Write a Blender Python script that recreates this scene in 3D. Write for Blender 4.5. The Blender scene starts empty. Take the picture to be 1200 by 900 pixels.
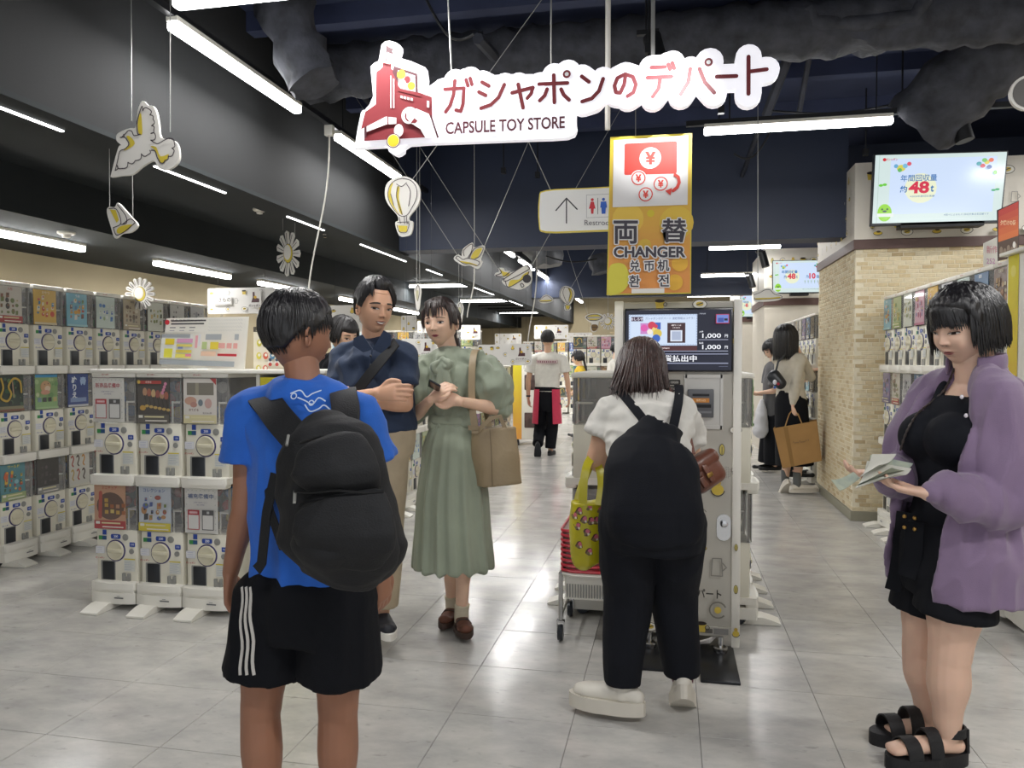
import bpy, bmesh, math, random
import numpy as np
from mathutils import Vector, Matrix, noise
from mathutils.geometry import tessellate_polygon
from mathutils.bvhtree import BVHTree

# ------------------------------------------------------------------ camera, world, lights, exposure
SC = bpy.context.scene
COL = SC.collection
CAM_H, FPX = 1.33, 900.0
YAW, PITCH = math.atan(185/900), math.atan(26/900)
cam_d = bpy.data.cameras.new('camera'); cam_d.sensor_width = 36.0; cam_d.lens = FPX/1200*36
cam_d.clip_end = 200; cam_d.clip_start = .05
cam = bpy.data.objects.new('camera', cam_d); COL.objects.link(cam)
cam.location = (0, 0, CAM_H); cam.rotation_euler = (math.pi/2-PITCH, 0, YAW)
SC.camera = cam
world = bpy.data.worlds.new('world'); SC.world = world; world.use_nodes = True
world.node_tree.nodes['Background'].inputs[0].default_value = (.93, .96, 1, 1)
world.node_tree.nodes['Background'].inputs[1].default_value = .72     # the lit mall the hall opens on
SC.view_settings.view_transform = 'Standard'; SC.view_settings.look = 'None'
SC.view_settings.gamma = 1.0; SC.view_settings.use_curve_mapping = False
SC.view_settings.exposure = 0.42
SC.cycles.use_denoising = True
SC.cycles.max_bounces = 8; SC.cycles.transparent_max_bounces = 16
SC.cycles.sample_clamp_indirect = 4.0
BAR_E = 13.0         # ceiling bars
LAMP_W = 15.0        # light that each bar throws down

def P(u, v, y):      # the point at depth y (world Y) that the 1200x900 picture shows at u, v
    F = Vector((-math.sin(YAW)*math.cos(PITCH), math.cos(YAW)*math.cos(PITCH), -math.sin(PITCH)))
    R = Vector((math.cos(YAW), math.sin(YAW), 0)); U = R.cross(F)
    d = F*FPX + R*(u-600) + U*(450-v)
    return Vector((0, 0, CAM_H)) + d*(y/d.y)

# ------------------------------------------------------------------ colour and materials
def lin(c):
    if isinstance(c, str):
        c = c.lstrip('#'); c = tuple(int(c[i:i+2], 16)/255 for i in (0, 2, 4))
    return tuple((x/12.92 if x <= .04045 else ((x+.055)/1.055)**2.4) for x in c[:3])
MATS = {}
def mat(name, col='#808080', rough=.5, metal=0, vary=0, scale=8, bump=0, bscale=60, coat=0, emit=0, spec=.5,
        stretch=(1, 1, 1), sheen=0, sss=0, alpha=1, col2=None):
    if name in MATS: return MATS[name]
    m = bpy.data.materials.new(name); m.use_nodes = True; nt = m.node_tree; N = nt.nodes; L = nt.links
    b = N['Principled BSDF']; I = b.inputs; c = lin(col)
    I['Base Color'].default_value = (*c, 1); I['Roughness'].default_value = rough; I['Metallic'].default_value = metal
    I['Coat Weight'].default_value = coat; I['Specular IOR Level'].default_value = spec
    I['Sheen Weight'].default_value = sheen
    if sss:
        I['Subsurface Weight'].default_value = sss; I['Subsurface Radius'].default_value = (1, .35, .2); I['Subsurface Scale'].default_value = .006
    if emit:
        I['Emission Color'].default_value = (*c, 1); I['Emission Strength'].default_value = emit
    if vary or bump:
        tc = N.new('ShaderNodeTexCoord'); mp = N.new('ShaderNodeMapping'); mp.inputs['Scale'].default_value = stretch
        L.new(tc.outputs['Object'], mp.inputs[0])
    if vary:
        nz = N.new('ShaderNodeTexNoise'); nz.inputs['Scale'].default_value = scale; nz.inputs['Detail'].default_value = 4
        L.new(mp.outputs[0], nz.inputs[0])
        mx = N.new('ShaderNodeMix'); mx.data_type = 'RGBA'
        c2 = lin(col2) if col2 else tuple(max(0, x*(1-vary)) for x in c)
        c1 = c if col2 else tuple(min(1, x*(1+vary*.5)) for x in c)
        mx.inputs[6].default_value = (*c2, 1); mx.inputs[7].default_value = (*c1, 1)
        rp = N.new('ShaderNodeMapRange'); rp.inputs[1].default_value = .3; rp.inputs[2].default_value = .7
        L.new(nz.outputs[0], rp.inputs[0]); L.new(rp.outputs[0], mx.inputs[0]); L.new(mx.outputs[2], I['Base Color'])
    if bump:
        n2 = N.new('ShaderNodeTexNoise'); n2.inputs['Scale'].default_value = bscale; n2.inputs['Detail'].default_value = 3
        L.new(mp.outputs[0], n2.inputs[0]); bp = N.new('ShaderNodeBump'); bp.inputs['Strength'].default_value = bump
        bp.inputs['Distance'].default_value = .01; L.new(n2.outputs[0], bp.inputs['Height']); L.new(bp.outputs[0], I['Normal'])
    MATS[name] = m; return m

def vcol_mat(name, rough=.45, emit=0, spec=.4, coat=0, sss=0):
    if name in MATS: return MATS[name]
    m = bpy.data.materials.new(name); m.use_nodes = True; N = m.node_tree.nodes; L = m.node_tree.links
    b = N['Principled BSDF']; a = N.new('ShaderNodeAttribute'); a.attribute_name = 'Col'
    L.new(a.outputs['Color'], b.inputs['Base Color']); b.inputs['Roughness'].default_value = rough
    b.inputs['Specular IOR Level'].default_value = spec; b.inputs['Coat Weight'].default_value = coat
    if sss:
        b.inputs['Subsurface Weight'].default_value = sss; b.inputs['Subsurface Radius'].default_value = (1, .35, .2)
        b.inputs['Subsurface Scale'].default_value = .006
    if emit:
        L.new(a.outputs['Color'], b.inputs['Emission Color']); b.inputs['Emission Strength'].default_value = emit
        b.inputs['Base Color'].default_value = (.02, .02, .02, 1)
        for l in list(b.inputs['Base Color'].links): L.remove(l)
    MATS[name] = m; return m

def clear_mat(name, tint=(1, 1, 1), op=.2, rough=.08, wcol=(.8, .8, .8)):
    if name in MATS: return MATS[name]
    m = bpy.data.materials.new(name); m.use_nodes = True; N = m.node_tree.nodes; L = m.node_tree.links
    b = N['Principled BSDF']; b.inputs['Base Color'].default_value = (*wcol, 1); b.inputs['Roughness'].default_value = rough
    t = N.new('ShaderNodeBsdfTransparent'); t.inputs[0].default_value = (*tint, 1)
    x = N.new('ShaderNodeMixShader'); x.inputs[0].default_value = op
    L.new(t.outputs[0], x.inputs[1]); L.new(b.outputs[0], x.inputs[2]); L.new(x.outputs[0], N['Material Output'].inputs[0])
    MATS[name] = m; return m

# ------------------------------------------------------------------ mesh builder
class MB:
    def __init__(s): s.v = []; s.f = []; s.c = []; s.col = (1, 1, 1)
    def add(s, v, f, col=None):
        o = len(s.v); s.v += [tuple(p) for p in v]; s.f += [tuple(i+o for i in q) for q in f]
        s.c += [col or s.col]*len(f); return s
    def box(s, a, b, col=None, r=0, seg=2):
        x0, y0, z0 = a; x1, y1, z1 = b
        if r <= 0:
            v = [(x, y, z) for z in (z0, z1) for y in (y0, y1) for x in (x0, x1)]
            f = [(0, 2, 3, 1), (4, 5, 7, 6), (0, 1, 5, 4), (2, 6, 7, 3), (0, 4, 6, 2), (1, 3, 7, 5)]
            return s.add(v, f, col)
        bm = bmesh.new(); bmesh.ops.create_cube(bm, size=1)
        for q in bm.verts: q.co = Vector(((x0+x1)/2+q.co.x*(x1-x0), (y0+y1)/2+q.co.y*(y1-y0), (z0+z1)/2+q.co.z*(z1-z0)))
        bmesh.ops.bevel(bm, geom=bm.edges[:], offset=r, segments=seg, affect='EDGES', profile=.5)
        s.bm(bm, col); return s
    def bm(s, bm, col=None):
        bm.verts.index_update(); s.add([tuple(q.co) for q in bm.verts], [[q.index for q in f.verts] for f in bm.faces], col); bm.free()
    def tube(s, pts, r, n=8, col=None, caps=True):
        pts = [Vector(p) for p in pts]; m = len(pts); rr = r if isinstance(r, (list, tuple)) else [r]*m
        t0 = (pts[1]-pts[0]).normalized(); a = t0.orthogonal().normalized(); v = []; f = []
        for i, p in enumerate(pts):
            t = (pts[min(i+1, m-1)]-pts[max(i-1, 0)]).normalized(); a = (a-t*a.dot(t)).normalized(); b = t.cross(a)
            v += [p+(a*math.cos(k*2*math.pi/n)+b*math.sin(k*2*math.pi/n))*rr[i] for k in range(n)]
        for i in range(m-1):
            for k in range(n): f.append((i*n+k, i*n+(k+1) % n, (i+1)*n+(k+1) % n, (i+1)*n+k))
        if caps: f.append(tuple(range(n-1, -1, -1))); f.append(tuple((m-1)*n+k for k in range(n)))
        return s.add(v, f, col)
    def lathe(s, prof, n=24, c=(0, 0, 0), axis='Z', col=None):   # prof: (radius, height)
        v = []; f = []
        for (r, h) in prof:
            for k in range(n):
                a = k*2*math.pi/n; x, y = r*math.cos(a), r*math.sin(a)
                q = (x, y, h) if axis == 'Z' else ((x, -h, y) if axis == 'Y' else (h, x, y))
                v.append((c[0]+q[0], c[1]+q[1], c[2]+q[2]))
        for i in range(len(prof)-1):
            for k in range(n): f.append((i*n+k, i*n+(k+1) % n, (i+1)*n+(k+1) % n, (i+1)*n+k))
        f.append(tuple(range(n-1, -1, -1))); f.append(tuple((len(prof)-1)*n+k for k in range(n)))
        return s.add(v, f, col)
    def prism(s, poly, M, t, col=None):   # 2D polygon extruded by t along -normal, placed by matrix M (x right, y up, z towards viewer)
        n = len(poly); v = [M @ Vector((x, y, 0)) for x, y in poly]+[M @ Vector((x, y, -t)) for x, y in poly]
        tri = tessellate_polygon([[Vector((x, y, 0)) for x, y in poly]])
        f = []
        for (a, b, c) in tri:
            (ax, ay), (bx, by), (cx, cy) = poly[a], poly[b], poly[c]
            if (bx-ax)*(cy-ay)-(by-ay)*(cx-ax) < 0: a, c = c, a
            f.append((a, b, c)); f.append((n+c, n+b, n+a))
        area = sum(poly[i][0]*poly[(i+1) % n][1]-poly[(i+1) % n][0]*poly[i][1] for i in range(n))
        for i in range(n):
            j = (i+1) % n; f.append((i, n+i, n+j, j) if area > 0 else (j, n+j, n+i, i))
        return s.add(v, f, col)
    def ellip(s, c, r, n=12, m=8, col=None, M=None):
        v = []; f = []; c = Vector(c)
        for i in range(m+1):
            t = math.pi*i/m
            for k in range(n):
                a = 2*math.pi*k/n; q = Vector((r[0]*math.sin(t)*math.cos(a), r[1]*math.sin(t)*math.sin(a), r[2]*math.cos(t)))
                v.append(c+((M @ q) if M else q))
        for i in range(m):
            for k in range(n): f.append((i*n+k, (i+1)*n+k, (i+1)*n+(k+1) % n, i*n+(k+1) % n))
        return s.add(v, f, col)
    def mesh(s, name, material, smooth=None, off=None):
        me = bpy.data.meshes.new(name)
        vs = s.v if off is None else [(p[0]-off[0], p[1]-off[1], p[2]-off[2]) for p in s.v]
        me.from_pydata(vs, [], s.f); me.materials.append(material)
        if any(c != (1, 1, 1) for c in s.c):
            at = me.color_attributes.new('Col', 'FLOAT_COLOR', 'CORNER')
            ln = np.array([len(f) for f in s.f]); cc = np.repeat(np.array([(*c, 1.0) for c in s.c]), ln, axis=0)
            at.data.foreach_set('color', cc.ravel())
        if smooth is not None:
            me.shade_smooth(); me.set_sharp_from_angle(angle=math.radians(smooth))
        me.validate(); return me
    def build(s, name, material, parent=None, smooth=None, off=None, **tags):
        return link(name, s.mesh(name, material, smooth, off), parent, **tags)

def link(name, me, parent=None, label=None, cat=None, group=None, kind=None, loc=None, rz=0):
    o = bpy.data.objects.new(name, me); COL.objects.link(o)
    if parent: o.parent = parent
    if loc is not None: o.location = loc
    if rz: o.rotation_euler = (0, 0, rz)
    if label: o['label'] = label
    if cat: o['category'] = cat
    if group: o['group'] = group
    if kind: o['kind'] = kind
    return o
def thing(name, label, cat, loc=(0, 0, 0), rz=0, group=None):
    return link(name, None, None, label, cat, group, None, loc, rz)

# ------------------------------------------------------------------ flat print: pieces of colour laid on a plane, one mesh
TXT = {}
def text_geo(s, bold=0.0):
    k = (s, bold)
    if k in TXT: return TXT[k]
    cu = bpy.data.curves.new('txt', 'FONT'); cu.body = s; cu.size = 1; cu.offset = bold; cu.resolution_u = 3
    ob = bpy.data.objects.new('txt', cu); COL.objects.link(ob)
    dg = bpy.context.evaluated_depsgraph_get(); me = bpy.data.meshes.new_from_object(ob.evaluated_get(dg))
    v = np.array([tuple(q.co)[:2] for q in me.vertices]) if len(me.vertices) else np.zeros((0, 2))
    f = [tuple(p.vertices) for p in me.polygons]
    bpy.data.objects.remove(ob); bpy.data.curves.remove(cu); bpy.data.meshes.remove(me)
    TXT[k] = (v, f); return TXT[k]
class Art:
    def __init__(s, dz=.0004): s.m = MB(); s.z = 0; s.dz = dz
    def up(s): s.z += s.dz
    def poly(s, pts, c):
        s.up(); n = len(pts); tri = tessellate_polygon([[Vector((x, y, 0)) for x, y in pts]]); f = []
        for (a, b, d) in tri:
            if (pts[b][0]-pts[a][0])*(pts[d][1]-pts[a][1])-(pts[b][1]-pts[a][1])*(pts[d][0]-pts[a][0]) < 0: a, d = d, a
            f.append((a, b, d))
        s.m.add([(x, y, s.z) for x, y in pts], f, lin(c)); return s
    def rect(s, x0, y0, x1, y1, c, r=0):
        if r: return s.poly(rrect(x0, y0, x1, y1, r), c)
        s.up(); s.m.add([(x0, y0, s.z), (x1, y0, s.z), (x1, y1, s.z), (x0, y1, s.z)], [(0, 1, 2, 3)], lin(c)); return s
    def grad(s, x0, y0, x1, y1, c0, c1, n=16):
        s.up(); a, b = lin(c0), lin(c1)
        for i in range(n):
            t = (i+.5)/n; ya, yb = y0+(y1-y0)*i/n, y0+(y1-y0)*(i+1)/n
            s.m.add([(x0, ya, s.z), (x1, ya, s.z), (x1, yb, s.z), (x0, yb, s.z)], [(0, 1, 2, 3)], tuple(a[k]*(1-t)+b[k]*t for k in range(3)))
        return s
    def disc(s, x, y, rx, c, ry=None, n=20):
        ry = ry or rx; s.up(); s.m.add([(x+rx*math.cos(k*2*math.pi/n), y+ry*math.sin(k*2*math.pi/n), s.z) for k in range(n)], [tuple(range(n))], lin(c)); return s
    def ring(s, x, y, r, w, c, n=24, a0=0, a1=2*math.pi):
        s.up(); v = []; f = []
        for k in range(n+1):
            a = a0+(a1-a0)*k/n; v += [(x+(r-w)*math.cos(a), y+(r-w)*math.sin(a), s.z), (x+r*math.cos(a), y+r*math.sin(a), s.z)]
        f = [(2*k, 2*k+1, 2*k+3, 2*k+2) for k in range(n)]
        s.m.add(v, f, lin(c)); return s
    def stroke(s, pts, w, c, up=True, cap=True):
        if up: s.up()
        e = 0
        for (a, b) in zip(pts[:-1], pts[1:]):
            e += 1e-5
            d = Vector((b[0]-a[0], b[1]-a[1])); 
            if d.length < 1e-7: continue
            d.normalize(); n = Vector((-d.y, d.x))*w/2
            s.m.add([(a[0]-n.x, a[1]-n.y, s.z+e), (b[0]-n.x, b[1]-n.y, s.z+e), (b[0]+n.x, b[1]+n.y, s.z+e), (a[0]+n.x, a[1]+n.y, s.z+e)], [(0, 1, 2, 3)], lin(c))
        if cap:
            for a in pts:
                e += 1e-5; s.m.add([(a[0]+w/2*math.cos(k*math.pi/6), a[1]+w/2*math.sin(k*math.pi/6), s.z+e) for k in range(12)], [tuple(range(12))], lin(c))
        s.z += e; return s
    def text(s, t, x, y, h, c, bold=0, align='c', w=None):
        v, f = text_geo(t, bold)
        if not len(v): return s
        s.up(); x0, x1 = v[:, 0].min(), v[:, 0].max(); y0, y1 = v[:, 1].min(), v[:, 1].max()
        sy = h/max(.001, y1-y0); sx = sy if w is None else w/(x1-x0)
        ox = x-(x1+x0)/2*sx if align == 'c' else x-x0*sx; oy = y-(y1+y0)/2*sy
        s.m.add([(ox+a*sx, oy+b*sy, s.z) for a, b in v], f, lin(c)); return s
    def mesh(s, name, m=None): return s.m.mesh(name, m or vcol_mat('print', .45))
    def place(s, M): s.m.v = [tuple(M @ Vector(p)) for p in s.m.v]; return s
def rrect(x0, y0, x1, y1, r, n=5):
    o = []
    for (cx, cy, a) in ((x1-r, y1-r, 0), (x0+r, y1-r, 90), (x0+r, y0+r, 180), (x1-r, y0+r, 270)):
        for k in range(n+1): t = math.radians(a+90*k/n); o.append((cx+r*math.cos(t), cy+r*math.sin(t)))
    return o
def frame(o, right, up=(0, 0, 1)):
    r = Vector(right).normalized(); u = Vector(up); u = (u-r*u.dot(r)).normalized(); n = r.cross(u)
    return Matrix(((r.x, u.x, n.x, o[0]), (r.y, u.y, n.y, o[1]), (r.z, u.z, n.z, o[2]), (0, 0, 0, 1)))
XF = Matrix(((1, 0, 0, 0), (0, 0, -1, 0), (0, 1, 0, 0), (0, 0, 0, 1)))     # plane facing -Y

# ------------------------------------------------------------------ shared materials
WHITE = mat('white_plastic', '#e9e6dc', .35, vary=.03, scale=3)
CREAM = mat('cream_plastic', '#e3dfcf', .4, vary=.03, scale=4)
DARKP = mat('dark_plastic', '#22262c', .35, vary=.1)
GREYP = mat('grey_plastic', '#8f8f8a', .4, vary=.05)
BLACKM = mat('black_metal', '#1a1b1e', .45, metal=.3, vary=.1)
CHROME = mat('chrome', '#c8c8c8', .18, metal=1, vary=.03)
CLEAR = clear_mat('clear_plastic', (.93, .93, .92), .14)
SMOKE = clear_mat('smoked_plastic', (.72, .7, .68), .22, wcol=(.5, .5, .5))
PRINT = vcol_mat('print', .45)
WIRE = mat('steel_wire', '#a8a8a4', .4, metal=.6, vary=.05)
CAPS = vcol_mat('capsule_plastic', .25)
BARW = mat('lamp_diffuser', '#ffffff', .4, emit=BAR_E)
NAVY = mat('dark_ceiling_paint', '#353d5a', .75, vary=.25, scale=2.5, bump=.15, bscale=12)
DUCT = mat('dusty_duct_lagging', '#44464e', .8, vary=.5, scale=9, bump=.7, bscale=22)
CHAR = mat('charcoal_paint', '#292a2b', .8, spec=.2, vary=.12, scale=1.2)
CHAR2 = mat('dark_charcoal_paint', '#2c3032', .8, spec=.2, vary=.12, scale=1.5)
BEIGE = mat('beige_wall_paint', '#a79a7c', .7, vary=.06, scale=2)

# ------------------------------------------------------------------ the setting
def struct(name, mb, m, label=None, smooth=None):
    return mb.build(name, m, None, smooth, kind='structure', label=label)
YF = 21.0
# floor: tiles with sunk joints
TS, TX0, TY0 = .4575, .112, 2.315
fm = bpy.data.materials.new('floor_tile'); fm.use_nodes = True
_n, _l = fm.node_tree.nodes, fm.node_tree.links; _b = _n['Principled BSDF']
_g = _n.new('ShaderNodeNewGeometry'); _m = _n.new('ShaderNodeMapping'); _m.inputs['Rotation'].default_value = (0, 0, -.8); _m.inputs['Scale'].default_value = (1, 1.9, 1)
_l.new(_g.outputs['Position'], _m.inputs[0])
_z = _n.new('ShaderNodeTexNoise'); _z.inputs['Scale'].default_value = 3.2; _z.inputs['Detail'].default_value = 7; _z.inputs['Roughness'].default_value = .65
_z2 = _n.new('ShaderNodeTexNoise'); _z2.inputs['Scale'].default_value = 15; _z2.inputs['Detail'].default_value = 4
_z3 = _n.new('ShaderNodeTexNoise'); _z3.inputs['Scale'].default_value = 2.4; _z3.inputs['Detail'].default_value = 3
_l.new(_m.outputs[0], _z.inputs[0]); _l.new(_m.outputs[0], _z2.inputs[0]); _l.new(_g.outputs['Position'], _z3.inputs[0])
_r = _n.new('ShaderNodeValToRGB'); _e = _r.color_ramp.elements
_e[0].position = .3; _e[0].color = (*lin('#a7a6a3'), 1); _e[1].position = .7; _e[1].color = (*lin('#cbc8c2'), 1)
_l.new(_z.outputs[0], _r.inputs[0])
_r2 = _n.new('ShaderNodeValToRGB'); _e = _r2.color_ramp.elements; _e[0].position = .24; _e[0].color = (.72, .72, .72, 1); _e[1].position = .37; _e[1].color = (1, 1, 1, 1)
_l.new(_z2.outputs[0], _r2.inputs[0])
_x = _n.new('ShaderNodeMix'); _x.data_type = 'RGBA'; _x.blend_type = 'MULTIPLY'; _x.inputs[0].default_value = 1
_l.new(_r.outputs[0], _x.inputs[6]); _l.new(_r2.outputs[0], _x.inputs[7]); _l.new(_x.outputs[2], _b.inputs['Base Color'])
_mr = _n.new('ShaderNodeMapRange'); _mr.inputs[1].default_value = .3; _mr.inputs[2].default_value = .7; _mr.inputs[3].default_value = .13; _mr.inputs[4].default_value = .24
_l.new(_z3.outputs[0], _mr.inputs[0]); _l.new(_mr.outputs[0], _b.inputs['Roughness'])
_bp = _n.new('ShaderNodeBump'); _bp.inputs['Strength'].default_value = .12; _bp.inputs['Distance'].default_value = .01
_l.new(_z3.outputs[0], _bp.inputs['Height']); _l.new(_bp.outputs[0], _b.inputs['Normal']); _b.inputs['Specular IOR Level'].default_value = .5
FLOORM = fm
fl = struct('floor', MB().box((-9, -3, -.1), (6, YF+1, -.003)), mat('floor_joint', '#83827e', .7, vary=.1), 'grey vinyl tile floor with fine dark joints')
tb = MB(); h = TS/2; tb.add([(-h+.0007, -h+.0007, -.003), (h-.0007, -h+.0007, -.003), (h-.0007, h-.0007, -.003), (-h+.0007, h-.0007, -.003),
                       (-h+.002, -h+.002, 0), (h-.002, -h+.002, 0), (h-.002, h-.002, 0), (-h+.002, h-.002, 0)],
                      [(4, 5, 6, 7), (0, 1, 5, 4), (1, 2, 6, 5), (2, 3, 7, 6), (3, 0, 4, 7)])
tile_me = tb.mesh('tile', FLOORM)
cells = []
for i in range(-19, 13):
    for j in range(-11, 41):
        x, y = TX0+(i+.5)*TS, TY0+(j+.5)*TS
        d = (-math.sin(YAW)*x+math.cos(YAW)*y); r = math.cos(YAW)*x+math.sin(YAW)*y
        seen = d > 1.5 and abs(r) < d*.70+.4
        cells.append((not seen, d if seen else 0, x, y))
cells.sort(); rest = MB()
for k, (ns, d, x, y) in enumerate(cells):
    if k < 290: link('tile', tile_me, fl, loc=(x, y, 0))
    else:
        rest.add([(a+x, b+y, c) for a, b, c in tb.v], tb.f)
rest.build('floor_tiles_far', FLOORM, fl, kind='stuff')

# ceiling, bulkhead, beams
struct('ceiling', MB().box((-2.62, -3, 3.5), (6, YF+1, 3.6)), NAVY, 'dark navy open ceiling slab above the hall')
bk = MB(); bk.box((-2.74, -3, 2.41), (-2.59, YF, 3.5)); struct('ceiling_bulkhead', bk, CHAR, 'long charcoal bulkhead running down the left of the hall')
bk = MB(); bk.box((-2.80, -3, 2.385), (-2.585, YF, 2.41)); bk.box((-4.05, -3, 2.575), (-2.74, YF, 2.6)); struct('ceiling_recess', bk, CHAR2, 'dark ceiling recess behind the bulkhead lip')
bk = MB(); bk.box((-5.45, -3, 2.27), (-4.05, YF, 2.62)); struct('ceiling_soffit', bk, CHAR2, 'dark lowered soffit over the left wall machines')
struct('wall_left', MB().box((-5.6, -3, 0), (-5.45, YF, 2.27)), BEIGE, 'plain beige wall behind the left machines')
struct('wall_right', MB().box((4.6, -3, 0), (4.75, YF, 3.5)), BEIGE)
bk = MB(); bk.box((-2.59, 7.14, 2.41), (1.5, 7.42, 3.5)); struct('ceiling_beam', bk, mat('navy_paint', '#212b42', .55, vary=.12, scale=1.5), 'deep navy cross beam spanning the hall')
bk = MB(); bk.box((1.5, 8.3, 2.97), (4.6, 8.6, 3.5)); bk.box((-2.59, 14.5, 2.55), (1.6, 14.8, 3.5)); struct('ceiling_beam.001', bk, MATS['navy_paint'])

def lamp_bar(x, y, z, L, along='Y', w=.055, drop=True, label='', group='ceiling light bars', power=None, rod=0):
    t = thing('ceiling_light', label, 'lamp', (x, y, z), 0 if along == 'X' else math.pi/2, group)
    b = MB().box((-L/2, -w/2-.004, .03), (L/2, w/2+.004, .055), r=.004); b.build('housing', WHITE if drop else CHAR2, t)
    d = MB().box((-L/2, -w/2, -.012), (L/2, w/2, .031), r=.01, seg=2); d.build('diffuser', BARW, t, 40)
    if rod:
        r = MB().tube([(-L/2+.1, 0, .05), (-L/2+.1, 0, .05+rod)], .004, 6).tube([(L/2-.1, 0, .05), (L/2-.1, 0, .05+rod)], .004, 6)
        r.build('hanger', BLACKM, t)
    ld = bpy.data.lights.new('bar_light', 'AREA'); ld.shape = 'RECTANGLE'; ld.size = L; ld.size_y = w; ld.energy = (power if power is not None else LAMP_W)*L/1.2
    ld.color = (1, .985, .965); lo = bpy.data.objects.new('bar_light', ld); COL.objects.link(lo); lo.parent = t; lo.location = (0, 0, -.02)
    lo['kind'] = 'helper'
    return t
ordn = ['first', 'second', 'third', 'fourth', 'fifth', 'sixth', 'seventh', 'eighth', 'ninth', 'tenth', 'eleventh', 'twelfth', 'thirteenth', 'fourteenth']
for k, y in enumerate([2.0-1.9, 3.88, 5.71, 7.95, 10.7, 12.4, 14.2, 16.0, 17.9, 19.8]):
    if k == 0: continue
    lamp_bar(-2.3, y, 2.9, 1.25 if k < 3 else 1.2, 'Y', rod=.55, label='white light bar along the bulkhead, %s of that row from the entrance' % ordn[k-1])
# black track that the row hangs on
tr = MB().box((-2.32, 1.5, 2.95), (-2.28, 7.1, 2.985)).box((-2.3, 3.05, 2.95), (3.4, 3.09, 2.985)); tr.box((.1, 5.46, 2.95), (3.2, 5.5, 2.985)).box((-2.32, 7.5, 2.95), (-2.28, 14.4, 2.985))
tr.build('lighting_track', BLACKM, None, label='black lighting track hung under the open ceiling', cat='track')
lamp_bar(-1.5, 3.07, 2.9, 1.3, 'X', rod=.55, label='white light bar crossing at the top edge above the bird cutout')
lamp_bar(.82, 5.48, 2.9, 1.2, 'X', rod=.55, label='long white light bar between the yellow hanging sign and the big screen')
lamp_bar(1.0, 11.1, 2.9, .95, 'X', rod=.55, label='short light bar seen beyond the cross beam, upper one of two')
lamp_bar(1.0, 13.2, 2.75, 1.0, 'X', rod=.7, label='short light bar seen beyond the cross beam, lower one of two')
for k, (x, y, w_) in enumerate(((-.6, .2, 16), (1.8, .8, 34), (2.9, 3.2, 28), (3.2, 5.6, 20), (.4, 9.2, 18))):  # bars added out of view to fill the hall and the people's fronts
    lamp_bar(x, y, 3.0, 1.2, 'X', rod=.45, label='white light bar over the entrance side, %s from the entrance' % ordn[k], group='light bars out of view', power=w_)
for k, (a, b) in enumerate(((3.85, 5.33), (6.2, 7.4), (8.0, 9.2), (10.2, 11.4), (12.4, 13.6), (14.6, 15.8))):
    lamp_bar(-4.58, (a+b)/2, 2.215, b-a, 'Y', label='white light bar under the left soffit, %s from the entrance' % ordn[k], group='soffit light bars')
for k, (a, b) in enumerate(((1.8, 3.05), (3.69, 4.36), (5.15, 5.75), (6.5, 7.7), (8.4, 9.0), (10.6, 11.8), (13, 14.2))):
    t = thing('slot_light', 'thin light strip set in the bulkhead lip, %s from the entrance' % ordn[k], 'lamp', (-2.72, (a+b)/2, 2.38), 0, 'slot lights in the bulkhead lip')
    MB().box((-.008, -(b-a)/2, -.002), (.008, (b-a)/2, .004)).build('strip', mat('slot_glow', '#ffffff', .4, emit=5), t)
    MB().box((-.012, -(b-a)/2-.01, .004), (.012, (b-a)/2+.01, .01)).build('channel', BLACKM, t)
# floor area beyond: lamps in the deep store
for k, (x, y) in enumerate(((-3.4, 11.5), (-3.4, 14.5), (-1, 17), (1, 19), (3.2, 10.5), (3.2, 14), (.6, 16), (-3.4, 18))):
    lamp_bar(x, y, 2.5 if x < -2.6 else 2.9, 1.2, 'X', label='white light bar deep in the store, %s from the entrance' % ordn[k], group='light bars deep in the store', power=26)
# ------------------------------------------------------------------ brick pillar with the screen
random.seed(4)
pil = struct('pillar', MB().box((1.504, 6.844, 0), (4.2, 8.436, 2.97)), mat('mortar', '#ded5bd', .8, vary=.08, bump=.2, bscale=80), 'square pillar clad in small cream brick tiles')
bmats = [mat('brick_%s' % n, c, .75, vary=.12, scale=30, bump=.25, bscale=120) for n, c in (('cream', '#d3c5a4'), ('sand', '#cbb993'), ('tan', '#bda984'), ('pale', '#d6caac'))]
BW, BH, BD = .0875, .0295, .004
bme = []
for m_ in bmats:
    b = MB(); c = .002
    b.add([(0, 0, 0), (BW, 0, 0), (BW, 0, BH), (0, 0, BH), (c, -BD, c), (BW-c, -BD, c), (BW-c, -BD, BH-c), (c, -BD, BH-c)],
          [(4, 5, 6, 7), (0, 1, 5, 4), (1, 2, 6, 5), (2, 3, 7, 6), (3, 0, 4, 7)])
    bme.append((b, b.mesh('brick', m_)))
spots = []
for r in range(62):
    z = .085+r*.0352; off = (.5*(r % 2)+.13*(r % 3))*.0935
    for k in range(-1, 29):
        x = 1.5+k*.0935+off
        if 1.5 <= x < 4.1: spots.append((0, x, z))
    for k in range(-1, 17):
        y = 6.84+k*.0935+off
        if 6.84 <= y < 8.36: spots.append((1, y, z))
def bkey(s):
    if s[0] == 0: return abs(s[1]-1.75)+abs(s[2]-1.9)*.6
    return .3+(s[1]-6.84)*1.2+abs(s[2]-1.6)*.6
spots.sort(key=bkey); far = [MB() for _ in bmats]
for k, (side, a, z) in enumerate(spots):
    i = random.choice((0, 0, 3, 3, 1, 1, 2, 0)); b, me = bme[i]
    if k < 296:
        o = link('brick', me, pil, loc=(a, 6.844, z) if side == 0 else (1.504, a+BW, z), rz=0 if side == 0 else -math.pi/2)
    elif side == 0: far[i].add([(x+a, y+6.844, q+z) for x, y, q in b.v], b.f)
    else: far[i].add([(1.504+y, a+BW-x, q+z) for x, y, q in b.v], b.f)
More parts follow.
